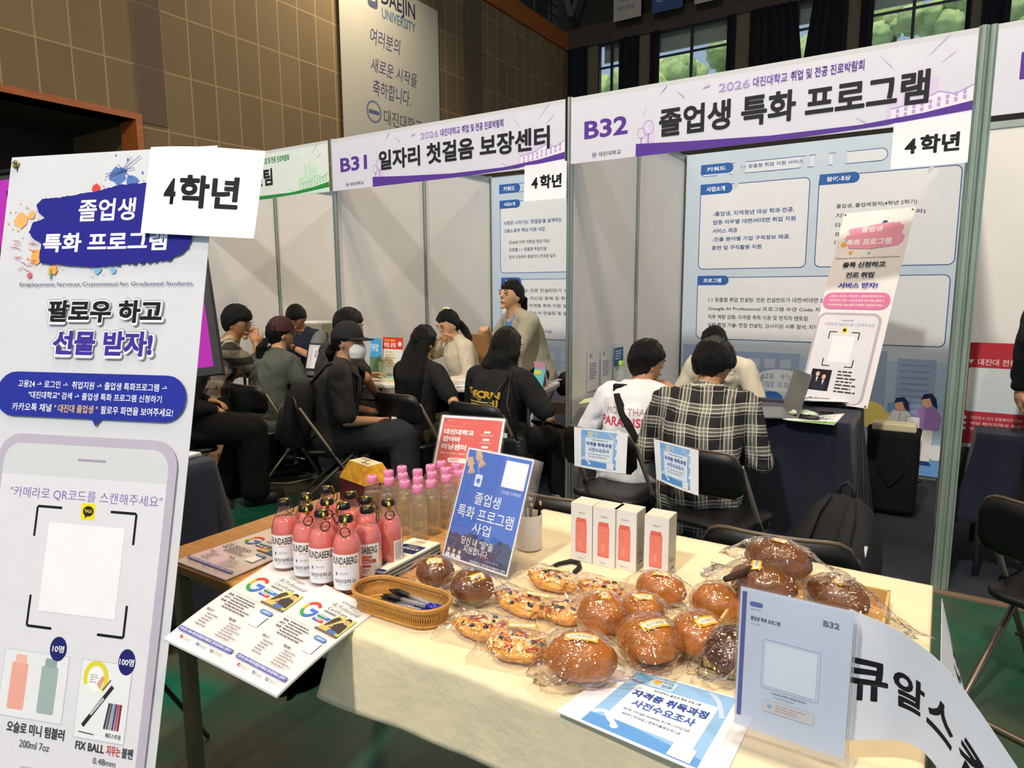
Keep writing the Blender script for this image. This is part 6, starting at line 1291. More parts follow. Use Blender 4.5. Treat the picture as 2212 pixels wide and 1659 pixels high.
for o, kind in EXTRA:
    if kind == 1:
        if PW is None: PW = wrap_label(paper_wrap(), o, 'paper_wrap', -1.0, .070, .0360)
        else: q = PW.copy(); COL.objects.link(q); q.parent = o
    if kind == 3: BKL = wrap_label(back_label(), o, 'back_label', .45, .085, .0352)
# --- small clear bottles with pink caps
wb = film('clear_pet', 'f4f4ee', .04, .9, 55, .04, 1.45); water = film('still_water', 'f2efe2', .05, .3, 30, .02, 1.33); pk = mat('pink_cap', 'e58ab8', .4, bump=.1, bs=300)
WP = thing('water_bottle', '', 'bottle')
prof = [(.0, .002), (.02, .0), (.0265, .004), (.0272, .012)]
for q in range(6): z = .018 + q * .014; prof += [(.0272, z), (.0258, z + .004), (.0258, z + .006), (.0272, z + .010)]
prof += [(.0262, .108), (.0225, .120), (.0165, .130), (.0125, .135), (.0125, .142)]
MB().lathe(prof, wb, 28, cap=False).build('bottle_body', WP, True)
MB().lathe([(.0, .004), (.0235, .005), (.0245, .02), (.0245, .10), (.024, .106), (.0, .1065)], water, 24, cap=False).build('water', WP, True)
mb = MB(); mb.lathe([(.0148, .136), (.0158, .138), (.0158, .1385)], pk, 32); mb.lathe([(.0150, .139), (.0155, .141), (.0155, .154), (.0140, .157), (.0, .1575)], pk, 32); cp_ = mb.build('cap', WP, True)
MB().cbox((0, 0, .1578), (.012, .004, .0006), mat('dark_date_print', '6a3048', .5)).build('date_print', cp_)
wc = [(804, 1034), (839, 1023), (840, 1039), (868, 1014), (870, 1029), (874, 1045), (902, 1021), (903, 1037), (902, 1055), (930, 1011), (933, 1026), (931, 1044), (953, 1003), (962, 1017), (964, 1033), (985, 1008), (991, 1023)]
wpos = [at(x, y - 7, z=TZ + .157) for x, y in wc]
rowname = ['nearest the cardboard carrier', 'behind the second from the left', 'second from the left in front', 'at the back, third column', 'in the middle of the third column', 'in front, third column', 'at the back, fourth column', 'in the middle of the fourth column', 'frontmost of all', 'at the back, fifth column', 'in the middle of the fifth column', 'in front of the fifth column', 'farthest back, before the red stand', 'second from the back, sixth column', 'in front of the sixth column, beside the blue sign', 'at the far right back, before the red stand', 'half hidden by the blue sign edge']
for i, p in enumerate(wpos):
    lab = 'small clear pink-capped water bottle, ' + rowname[i]
    if i == 0: o = WP; o.location = (p.x, p.y, TZ); o['label'] = lab
    else: o = another(WP, (p.x, p.y, TZ), R(i * 37), lab)
    o['group'] = 'pink-capped water bottles'
# --- cardboard drink carrier
t = thing('drink_carrier', 'cardboard drink carrier with cream top and lemon pattern behind the pink bottles', 'carrier', (-1.545, 1.535, TZ), R(-12))
crm, lem, mar = mat('cream_card', 'e3d9b8', .5), mat('lemon_print', 'd9a21c', .4, var=.35, vs=45), mat('maroon_card', '5a1c22', .4)
hw, hd = .075, .055
MB().add([(-hw, -hd, .02), (hw, -hd, .02), (hw, hd, .02), (-hw, hd, .02), (-hw, -hd, .095), (hw, -hd, .095), (hw, hd, .095), (-hw, hd, .095)], [(0, 1, 5, 4), (1, 2, 6, 5), (2, 3, 7, 6), (3, 0, 4, 7)], mar).build('lower_band', t)
MB().add([(-hw, -hd, .095), (hw, -hd, .095), (hw, hd, .095), (-hw, hd, .095), (-.055, -.028, .15), (.055, -.028, .15), (.055, .028, .15), (-.055, .028, .15)], [(0, 1, 5, 4), (1, 2, 6, 5), (2, 3, 7, 6), (3, 0, 4, 7)], lem).build('lemon_band', t)
sh = Sheet(.11, .056, 'e3d9b8', .001); sh.circ(.055, .028, .006, '3a2a20'); sh.text(.012, .008, .06, .018, 'BUNDABERG', '3a3028', .01); sh.text(.05, .036, .1, .048, 'PINK', '3a3028', .01)
sh.build('printed_top', t, fn=lambda u, v, d: (u - .055, .028 - v, .151 + d))
for q, (x, y) in enumerate(((-.036, -.026), (.036, -.026), (-.036, .026), (.036, .026))):
    MB().lathe([(.026, 0), (.028, .01), (.028, .08), (.02, .10)], mat('purple_bottle_glass', '5a1f2e', .08, coat=1), 20, Matrix.Translation((x, y, 0))).build('carried_bottle', t, True)
# --- acrylic stands
acr = film('clear_acrylic', 'ffffff', .03, .02, 5, .02, 1.5)
def stand(name, lab, cat, O, az, lean, W, H, paint, hx='f0f1f4', zf=TZ, th=.004, extra=1, foot='T', grp=None):
    """O: lower left corner of the sheet; the plate leans back by lean"""
    t = thing(name, lab, cat, O, az)
    up = V((0, sin(lean), cos(lean))); nn = V((0, -cos(lean), sin(lean)))
    fn = lambda u, v, d: V((u, 0, 0)) + up * (H - v) + nn * d
    sh = Sheet(W, H, hx, .0008); paint(sh, W, H); sh.build('printed_sheet', t, fn=fn)
    def plate(nm, off, x0=-.002, x1=W + .002, y0=-.004, y1=H + .002, th_=.0025):
        mb = MB(); P = []
        for o_ in (off, off + th_): P += [V((x0, 0, 0)) + up * y0 + nn * o_, V((x1, 0, 0)) + up * y0 + nn * o_, V((x1, 0, 0)) + up * y1 + nn * o_, V((x0, 0, 0)) + up * y1 + nn * o_]
        mb.add(P, [(0, 3, 2, 1), (4, 5, 6, 7), (0, 1, 5, 4), (1, 2, 6, 5), (2, 3, 7, 6), (3, 0, 4, 7)], acr); return mb.build(nm, t)
    plate('front_plate', .004 if extra < 2 else .0035); plate('rear_plate', -.005)
    for k in range(2, extra + 1): plate('spare_plate', -.005 - .012 * (k - 1))
    if foot == 'T':
        b = O[2] - zf; MB().box((0, -.005 + 0, -b), (W, .10, -b + .003), acr).build('foot_plate', t)
    return t, fn
def blue_sign(sh, W, H):
    sh.rect(.004, .004, W - .004, H - .004, '1d62c8'); rn = random.Random(4)
    sky_ = [(.004, H - .004), (.004, .222)]; x = .004
    while x < W - .02: hh = rn.uniform(0, .016); sky_ += [(x, .228 - hh), (x + .008, .228 - hh)]; x += .011
    sh.poly(sky_ + [(W - .004, .226), (W - .004, H - .004)], '16265c')
    for cx, cy, a in ((.042, .022, .55), (.018, .042, .9)):
        sh.poly([(cx - .014, cy - .016), (cx + .004, cy - .02), (cx + .014, cy - .004), (cx + .010, cy + .008), (cx - .006, cy + .006)], 'd9b08c')
        for q in range(4): b_ = a + q * .28; sh.line([(cx + .006, cy), (cx + .006 + .026 * cos(b_), cy + .026 * sin(b_))], .0045, 'd9b08c')
    sh.line([(.02, .05), (.045, .03), (.052, .056)], .0008, 'e6eef8'); sh.line([(.03, .02), (.055, .045)], .0008, 'e6eef8'); sh.line([(.05, .045), (.058, .066)], .0014, '8fb4e6')
    sh.rr(.048, .064, .072, .096, .004, 'dde6f2'); sh.circ(.060, .081, .007, '4a8ad8'); sh.circ(.060, .079, .0028, '1d3f8a')
    sh.rr(W - .082, .014, W - .010, .082, .001, 'eef1f6'); sh.text(.143, .090, .204, .099, '안내용 단체톡방', 'e8eef8', .0)
    sh.text(.063, .109, .148, .140, '졸업생', 'f2f4f8', .006); sh.text(.016, .148, .201, .181, '특화 프로그램', 'f2f4f8', .006); sh.text(.077, .185, .137, .212, '사업', 'f2f4f8', .006)
    sh.text(.052, .225, .157, .245, '당신 내 "일"을', 'f2f4f8', .006); sh.text(.066, .246, .148, .264, '지원합니다.', 'f2f4f8', .006)
    for q in range(3): x = .018 + q * .019; sh.circ(x, .268, .0045, 'e6bfa2', .0055); sh.poly([(x - .009, .285), (x - .006, .275), (x + .006, .275), (x + .009, .285)], 'd5dcea')
    sh.ring([(.132 + .006 * cos(a), .269 + .006 * sin(a)) for a in [R(200 + 20 * k) for k in range(9)]], .002, 'c8384a', False); sh.text(.140, .266, .185, .273, '고용노동부', '8fa0c8', .0); sh.text(.095, .277, .210, .284, '대진대학교 대학일자리플러스센터', 'e8ecf4', .01)
stand('acrylic_sign', 'blue acrylic sign with two hands and large white lettering in the middle of the table', 'sign', (-1.06, 1.315, .735), -.102, .392, .218, .289, blue_sign, extra=4, zf=CT)
def red_sign(sh, W, H):
    sh.rect(.008, .008, W - .008, H - .008, 'd84f45'); sh.circ(.018, .018, .004, '3a4a8a'); sh.text(.025, .016, .05, .02, '고용노동부', 'f0c8c0', 0); sh.greek(.08, .02, .15, .03, 2, 'e87a70', 2)
    sh.text(.018, .036, .09, .04, '일자리 첫걸음 보장센터와 함께', 'f0c8c0', .0); sh.text(.018, .048, .13, .068, '대진대학교', 'f4ece8', .05); sh.text(.018, .074, .085, .094, '잡아바', 'f4ece8', .05); sh.text(.018, .100, .11, .121, '러닝센터', 'f4ece8', .05)
    sh.text(.018, .130, .12, .138, '2026. 4. 9(수) ~ 2026. 9.', 'f4ece8', .02); sh.rr(.05, .148, .12, .165, .008, 'f4ece8'); sh.greek(.06, .151, .11, .162, 2, 'c0504a', 3)
    for q in range(3): sh.rr(.165, .048 + q * .026, .19, .056 + q * .026, .004, 'f4ece8'); sh.greek(.15, .06 + q * .026, .205, .068 + q * .026, 2, 'f0c8c0', q, al='c')
    sh.text(.018, .172, .035, .178, '신청대상', 'f4ece8', .01); sh.greek(.018, .182, .1, .2, 3, 'f0c8c0', 4)
stand('acrylic_sign', 'red acrylic sign behind the pink-capped water bottles', 'sign', (-1.49, 1.74, .735), .0, .40, .222, .30, red_sign, extra=2, zf=TZ) if 0 else None
def rfit_stand(): pass
stand('acrylic_sign', 'red acrylic sign behind the pink-capped water bottles', 'sign', (-1.425, 1.695, .730), .23, .479, .234, .288, red_sign, extra=2, zf=TZ)
# --- leaflet stack
t = thing('leaflet_stack', 'stack of cream and navy folded leaflets behind the wicker basket', 'leaflets', (-1.178, 1.115, TZ), 0)
cr = mat('cream_leaflet_edges', 'cfd6cc', .6, bump=.9, bs=6, stretch=(1, 1, 200), var=.2)
def sk(z): return [(0, 0, z), (.087, .014, z), (.085, .235, z), (-.003, .225, z)]
mb = MB(); rn = random.Random(2)
for k in range(8): 
    dx, dy = rn.uniform(-.002, .002), rn.uniform(-.002, .002); z0, z1 = k * .0036, k * .0036 + .0030
    a = [(x + dx, y + dy, z0) for x, y, _ in sk(0)] + [(x + dx, y + dy, z1) for x, y, _ in sk(0)]
    mb.add(a, [(0, 3, 2, 1), (4, 5, 6, 7), (0, 1, 5, 4), (1, 2, 6, 5), (2, 3, 7, 6), (3, 0, 4, 7)], cr if k % 3 else mat('navy_leaflet_edge', '26345c', .6))
mb.build('leaflet_pile', t)
sh = Sheet(.087, .225, 'e6dfc8', .0006); sh.rect(.01, .045, .077, .10, '232f5a'); sh.greek(.025, .052, .062, .064, 2, 'b9bfd4', 3, al='c'); sh.text(.016, .066, .071, .078, '졸업생 특화 프로그램', 'eceef6', .03); sh.text(.028, .018, .058, .024, '대진대학교', '4a506a', .0)
sh.text(.02, .112, .065, .119, '졸업생 취업 지원 안내', '3a4060', .01); sh.greek(.015, .128, .072, .165, 5, '6a7088', 5, .3, al='c'); sh.poly([(.04, .185), (.055, .175), (.062, .19), (.05, .21), (.03, .212)], '2b3a70'); sh.circ(.05, .178, .008, '2b3a70'); sh.rect(0, .213, .087, .225, '232f5a')
a, b, c, d = [V(p) for p in sk(.0305)]
sh.build('top_leaflet', t, fn=patch(d, c, b, a)(.087, .225))
# --- wicker basket with pens
wick = mat('honey_wicker', 'b8843c', .45, bump=.3, bs=120, var=.2, coat=.2)
A, B = at(782, 1262, z=TZ + .045), at(958, 1312, z=TZ + .045)
bc = (A + B) / 2; bd = (B - A); ang = math.atan2(bd.y, bd.x); hl, hw = bd.length / 2 + .006, .052
t = thing('wicker_basket', 'long oval honey-coloured wicker basket holding pens', 'basket', (bc.x, bc.y + .0, CT - .001), ang)
def stad(r, s, n=72):
    P = []; L_ = hl - hw
    per = 4 * L_ + 2 * pi * hw
    for i in range(n):
        q = per * i / n
        if q < 2 * L_: P.append((-L_ + q, -hw))
        elif q < 2 * L_ + pi * hw: a = (q - 2 * L_) / hw - pi / 2; P.append((L_ + hw * cos(a), hw * sin(a)))
        elif q < 4 * L_ + pi * hw: P.append((L_ - (q - 2 * L_ - pi * hw), hw))
        else: a = (q - 4 * L_ - pi * hw) / hw + pi / 2; P.append((-L_ + hw * cos(a), hw * sin(a)))
    return [(x * s, y * s * (1 if s == 1 else s)) for x, y in P]
BHt = .042; mb = MB()
top, bot = stad(0, 1, 110), stad(0, .9, 110)
for i in range(110):
    x0, y0 = bot[i]; 
    for dlt in (0, 2): x1, y1 = top[(i + dlt - 1) % 110]; mb.tube([(x0, y0, .004), ((x0 + x1) / 2 * 1.01, (y0 + y1) / 2 * 1.01, BHt / 2), (x1, y1, BHt)], .00135, wick, 5, cap=False)
mb.build('woven_side', t, True)
mb = MB(); [mb.tube([(x, y, BHt + .0 + .0035 * k) for x, y in stad(0, 1 + .008 * k, 80)], .0042, wick, 8, closed=True) for k in (0, 1)]; mb.tube([(x, y, .005) for x, y in stad(0, .91, 80)], .004, wick, 8, closed=True); mb.build('rim', t, True)
mb = MB()
for k in range(22): y = -.045 + .09 * k / 21; xx = (hl - hw) + math.sqrt(max(0, .047 ** 2 - y * y)) * .95; mb.tube([(-xx, y, .006), (xx, y, .006)], .0019, wick, 5)
mb.build('woven_bottom', t, True)
clr = film('clear_pen_barrel', 'd0d0dc', .35, .0, 5, .05)
def pen_proto():
    t = thing('ballpoint_pen', '', 'pen'); MX = Matrix.Rotation(pi / 2, 4, 'Y')
    MB().lathe([(.0012, 0), (.004, .010), (.0052, .014), (.0052, .05)], mat('black_grip', '101013', .6), 14, MX).build('grip', t, True)
    MB().lathe([(.0048, .05), (.0048, .115)], clr, 14, MX).build('barrel', t, True); MB().lathe([(.0016, .05), (.0016, .12)], mat('ink_refill', '17171c', .3), 8, MX).build('refill', t, True)
    MB().lathe([(.0046, .115), (.0048, .132), (.003, .134), (.003, .142)], mat('blue_pen_end', '23259a', .3), 12, MX).build('push_button', t, True)
    MB().cbox((.118, 0, .0065), (.035, .004, .0018), mat('black_clip', '17171a', .3)).build('clip', t); return t
PP = pen_proto()
Mt = Matrix.Translation((bc.x, bc.y, CT)) @ Matrix.Rotation(ang, 4, 'Z')
plabs = ['nearest the basket front wall', 'on top of the heap, dark grip leftmost', 'in the middle of the heap', 'on top at the back of the heap', 'against the rear wall of the basket', 'lowest at the front right', 'under the others, blue end showing', 'crossing the heap at the right end', 'at the right end by the rim']
for i, (x, y, z, a, sx) in enumerate(((-.055, -.028, .020, 2, 1), (-.05, -.010, .030, -4, 1), (-.045, .006, .026, 3, 1), (-.05, .018, .034, -8, 1), (-.04, .030, .024, -3, 1), (-.04, -.034, .034, 4, 1), (-.05, -.004, .018, -2, 1), (-.03, .012, .042, -10, 1), (-.035, -.018, .041, 1, 1))):
    p = Mt @ V((x, y, z)); lab = 'black ballpoint pen in the wicker basket, ' + plabs[i]
    if i == 0: o = PP; o['label'] = lab
    else: o = copy_tree(PP); o['label'] = lab
    o.location = p; o.rotation_euler = (R(20 * i), 0, ang + R(a)); o['group'] = 'black ballpoint pens in the basket'
# --- white cup of pencils
cc = at(1136, 1190, z=CT); cc = V((-.905, 1.50, CT))
t = thing('pencil_cup', 'white ceramic cup of black pencils behind the blue acrylic sign', 'cup', cc)
wc_ = mat('white_ceramic', 'e6e2dc', .25, coat=.5); mb = MB(); mb.lathe([(.0, .0), (.030, .0), (.0345, .004), (.0345, .096), (.033, .098), (.0315, .096), (.0315, .008), (.0, .006)], wc_, 40, cap=False); mb.build('cup_body', t, True, angle=40)
pm, pt_ = mat('black_pencil', '16161a', .35), mat('pale_wood_tip', 'd8c39a', .6)
PB_ = thing('pencil', '', 'pencil', (0, 0, 0)); MB().lathe([(.0034, 0), (.0034, .128)], pm, 6).build('shaft', PB_); MB().lathe([(.0034, .128), (.0030, .135), (.0, .136)], pt_, 8).build('end', PB_, True)
rn = random.Random(11)
plc = ['leaning left in the white cup, hidden side', 'second from the left in the white cup', 'tallest in the middle of the white cup', 'beside the tallest in the white cup', 'right of centre in the white cup', 'leaning against the right rim of the white cup', 'shorter, at the right rim of the white cup', 'at the back of the white cup', 'front right in the white cup']
for i in range(9):
    x, y = -.02 + .0052 * i, rn.uniform(-.016, .018); o = PB_ if i == 0 else copy_tree(PB_)
    o['label'] = 'black pencil with a pale end, ' + plc[i]; o['group'] = 'black pencils in the white cup'; o.location = cc + V((x * .8, y * .8, .008)); o.rotation_euler = (R(rn.uniform(-5, 5)), R((x) * 320), 0)
    if i > 5: o.scale = (1, 1, .92)
# --- tumbler boxes
BXM = mat('white_box_card', 'e0dfdb', .45, var=.02)
def tumbler_box():
    t = thing('tumbler_box', '', 'box'); w_, d_, h_ = .061, .058, .152
    MB().box((0, 0, 0), (w_, d_, h_), BXM).build('carton', t, bevel=.0008)
    sh = Sheet(w_, h_, 'e4e3df', .0002); sh.text(.0215, .021, .0395, .0255, 'OSLO', '4a4a4e', .01); sh.text(.041, .0205, .0435, .0222, 'TM', '4a4a4e', .0)
    sh.rr(.0155, .037, .0435, .05, .004, 'd9695a', (0, 0, 1, 1)); sh.rr(.0135, .047, .0455, .129, .003, 'df7466'); sh.rr(.0148, .0485, .0442, .1275, .0025, 'e48374'); sh.rect(.0135, .0455, .0455, .0462, 'c24f44'); sh.rect(.0135, .1255, .0455, .1262, 'c24f44')
    rn = random.Random(3)
    for q in range(90): x, y = rn.uniform(.015, .044), rn.uniform(.05, .126); sh.rect(x, y, x + rn.uniform(.0006, .002), y + rn.uniform(.0006, .0016), 'f0a89c' if q % 2 else 'd4604f')
    sh.text(-.009 + .0295 + .0, .102, .0385 + .0, .107, 'INNOA', 'f2d8d2', .0, rot=-pi / 2); sh.text(.0205, .142, .0385, .1452, '200ml 7oz', '5a5a5e', .0)
    sh.build('front_print', t, fn=lambda u, v, d: (u, -d * .5 - .0002, h_ - v))
    sd = Sheet(d_, h_, 'bdb8ad', .0002); sd.text(.02, .03, .028, .034, 'OSLO', 'dad6cc', .0); 
    for q in range(5): sd.rect(.028, .05 + q * .006, .0295, .0535 + q * .006, 'dad6cc')
    sd.rect(.0, .102, d_, .1024, 'a9a498'); sd.rect(.018, .126, .044, .142, 'e4e3df'); [sd.rect(.02 + q * .0028, .128, .0215 + q * .0028, .138, '2a2a2c') for q in range(8)]; sd.greek(.01, .106, .05, .12, 4, 'a39e92', 3)
    sd.build('side_print', t, fn=lambda u, v, d: (w_ + d * .5 + .0002, u, h_ - v))
    tp = Sheet(w_, d_, 'cfc8b6', .0002); tp.circ(.0305, .035, .0045, 'ebe6da'); tp.ring([(.0305 + .008 * cos(R(a)), .020 + .006 * sin(R(a))) for a in range(200, 345, 15)], .0018, 'ebe6da', False)
    tp.build('top_flap', t, fn=lambda u, v, d: (u, d_ - v, h_ + d * .5 + .0002)); return t
TB = tumbler_box()
for i, (px, lab) in enumerate((((1233, 1206), 'tumbler box at the left end of the row, white with a coral bottle print'), ((1280, 1217), 'second tumbler box from the pencil cup, white with a coral bottle print'), ((1324, 1225), 'third tumbler box from the pencil cup, its grey side showing'), ((1390, 1240), 'tumbler box standing apart from the other three'))):
    p = at(px[0], px[1], z=CT); o = TB if i == 0 else another(TB, p, R(-2 + i), lab)
    if i == 0: o.location = p; o['label'] = lab; o.rotation_euler = (0, 0, R(-1))
    o['group'] = 'white tumbler boxes with coral print'
# --- buns and pastries in clear bags
def bun_mat(name, hx): 
    m = mat(name, hx, .42, bump=.15, bs=60, var=.28, vs=16, coat=.12); return m
bunm, bund, choc = bun_mat('brown_bun_crust', 'a66218'), bun_mat('dark_bun_crust', '6a3c10'), bun_mat('chocolate_bun_crust', '46200f')
bag = film('clear_bag', 'fffaf2', .008, .8, 30, .06, 1.6, 1., True); stk_y, stk_w = mat('yellow_sticker_edge', 'e8b81e', .5), mat('white_sticker', 'efeae0', .5)
CANDY = {}
def sticker(t, rx, ry, rz_, tilt, az, L_=.058):
    """a yellow-edged paper sticker bent over the bag"""
    sh = Sheet(L_, .017, 'ecbf22', .0002, base=stk_y); sh.rect(.004, .0035, L_ - .004, .0135, 'efeadf'); sh.circ(.0065, .0135, .003, 'c8752a'); sh.text(.011, .0055, L_ - .010, .0115, '정성가득 제과명장', '5a4438', .01)
    az_ = R(az); 
    def fn(u, v, d):
        a = (u - L_ / 2) / rx * .95; b = tilt + (v - .0085) / rz_; x = sin(a); k = 1.06 + d / rx
        q = V((rx * x * k, -ry * sin(b) * cos(a) * k, rz_ * cos(b) * cos(a) * k)); return Matrix.Rotation(az_, 3, 'Z') @ q
    return sh.build('sticker', t, fn=lambda u, v, d: fn(u, v, d) + V((0, 0, rz_ * .92)), nu=8)
def bun_thing(label, c, rx, ry, rz_, rz0, m, seed, st=(.35, 0, .052), seams=0, tails=((0, .8), (pi, .8)), group='brown buns in clear bags', name='wrapped_bun'):
    t = thing(name, label, 'bun', c, rz0, group); rn = random.Random(seed)
    def kf(d):
        k = 1 + .09 * noise.noise(d * 1.8 + V((seed, 0, 0))) + .03 * noise.noise(d * 5 + V((seed, 2, 0)))
        if seams: k -= .045 * max(0, 1 - abs(((math.atan2(d.x, d.z) * seams / 1.2) % 1.0) - .5) * 7) * (d.z > -.2)
        if d.z < -.35: k *= 1 - .25 * (-d.z - .35)
        return k
    mb = MB(); mb.sph((0, 0, rz_ * .92), (rx, ry, rz_), m, 40, 26, fn=kf); mb.build('bun', t, True)
    # bag: loose skin with pulled-out crimped ends
    def bf(d):
        k = 1.08 + .09 * abs(noise.noise(d * 3.1 + V((0, seed, 0)))) + .05 * noise.noise(d * 7 + V((seed, 0, 3)))
        for a, s in tails:
            dt = d.x * cos(a) + d.y * sin(a)
            if dt > .72: k += (dt - .72) / .28 * s * 1.1 * (.8 + .45 * noise.noise(d * 6 + V((seed, 1, 1))))
        return k
    mb = MB(); rings = []; nu, nv = 64, 34
    for j in range(nv + 1):
        e = -pi / 2 + pi * j / nv; rg = []
        for i in range(nu):
            a = 2 * pi * i / nu; d = V((cos(e) * cos(a), cos(e) * sin(a), sin(e))); k = bf(d); z = rz_ * .94 + rz_ * d.z * min(k, 1.16 + .05 * sin(i))
            fl = max(0, k - 1.25); z = z * (1 - min(.75, fl)) + .012 * min(.75, fl); rg.append((rx * d.x * k, ry * d.y * k, max(.0006, z)))
        rings.append(rg)
    mb.loft(rings, bag, False); mb.build('plastic_bag', t, True)
    if st: sticker(t, rx, ry, rz_, st[0], 0 if len(st) < 4 else 0, st[2]).rotation_euler = (0, 0, R(st[1]))
    return t
def bp(px, py, z): return at(px, py, z=CT + z)
def place(px, py, rz_, dz=0): q = at(px, py, z=CT + dz + rz_ * .92); return (q.x, q.y, CT + dz)
bun_thing('dark brown bun in a crinkled bag behind the wicker basket, left of its neighbour', place(940, 1236, .036), .046, .042, .036, R(20), bund, 1, (.3, 20, .035), tails=((.6, 1.1), (pi, 1.0)))
bun_thing('dark brown bun in a bag between the wicker basket and the blue sign', place(1020, 1268, .038), .050, .046, .038, R(10), bund, 2, (.55, 60, .036), tails=((.2, .8), (pi, .5)))
bun_thing('round light brown bun behind the ridged front bun, small sticker on its upper left', place(1300, 1327, .042), .052, .050, .042, 0, bunm, 3, (-.1, -50, .032), tails=((pi * .9, 1.0), (-.6, .5)))
bun_thing('front bun with ridges and a long yellow sticker over its top, beside the berry pastries', place(1256, 1420, .044), .062, .052, .044, R(12), bunm, 4, (.15, 10, .062), seams=2.2, tails=((-2.2, .8), (.1, .7), (2.6, .6)))
bun_thing('bun with a slanting yellow sticker, touching the blue survey flyer', place(1402, 1382, .044), .058, .054, .044, R(5), bunm, 5, (.35, 48, .058), seams=1.6, tails=((-1.2, .7), (2.0, .8)))
bun_thing('bun behind the one with the slanting sticker, partly covered by its bag', place(1388, 1322, .038), .048, .042, .038, R(-10), bunm, 6, (.2, 40, .04), tails=((1.4, .8), (2.6, .6)))
bun_thing('bun with a yellow sticker on its right side, left of the wooden tray', place(1510, 1372, .042), .052, .052, .042, R(-15), bunm, 7, (.4, 70, .045), seams=1.4, tails=((2.2, .8), (-.5, .4)))
bun_thing('bun wedged behind the others against the wooden tray', place(1546, 1302, .040), .050, .044, .040, R(8), bunm, 8, None, seams=1.8, tails=((2.0, .5), (.4, .4)))
bun_thing('bun in front of the tumbler boxes with a yellow sticker on top', place(1427, 1272, .032), .058, .042, .034, R(-5), bunm, 9, (.0, 20, .034), tails=((0, 1.5), (pi, .7)))
# wooden tray with four buns
trm = mat('pale_tray_wood', 'cfa868', .5, bump=.1, bs=20, var=.15, stretch=(1, 6, 1)); TA, TBk, TC = at(1528, 1455, z=CT), at(1590, 1300, z=CT + .01), at(1869, 1270, z=CT)
t = thing('wooden_tray', 'thin wooden tray heaped with buns behind the acrylic stand', 'tray', (-.335, 1.17, CT), 0); w_, d_ = .28, .44
mb = MB(); mb.box((0, 0, .0), (w_, d_, .004), trm); mb.build('tray_bottom', t)
for a, b in (((0, 0, 0), (.006, d_, .045)), ((w_ - .006, 0, 0), (w_, d_, .045)), ((0, 0, 0), (w_, .006, .045)), ((0, d_ - .006, 0), (w_, d_, .045))): MB().box(a, b, trm).build('tray_side', t, bevel=.001)
bun_thing('long bun in the wooden tray under the topmost one, with a slanting yellow sticker', place(1648, 1262, .045, .03), .070, .056, .046, R(-20), bund, 11, (.25, -62, .062), tails=((pi, 1.1), (2.4, .8), (.3, .6)))
bun_thing('topmost bun of the heap in the wooden tray, in a tall crinkled bag', place(1680, 1210, .040, .075), .070, .048, .042, R(-12), bund, 12, (.0, 0, .032), tails=((.5, 1.3), (pi * .95, .9), (1.6, .7)))
bun_thing('bun at the right end of the wooden tray with an upright yellow sticker', place(1808, 1290, .042, .012), .062, .050, .042, R(-10), bund, 13, (.15, 82, .05), tails=((-.3, 1.7), (1.8, .8)))
bun_thing('dark chocolate bun in the near corner of the wooden tray, mostly behind the acrylic stand', place(1585, 1405, .040, .008), .050, .055, .040, 0, choc, 14, None, tails=((-2.0, .9), (2.2, .6)))
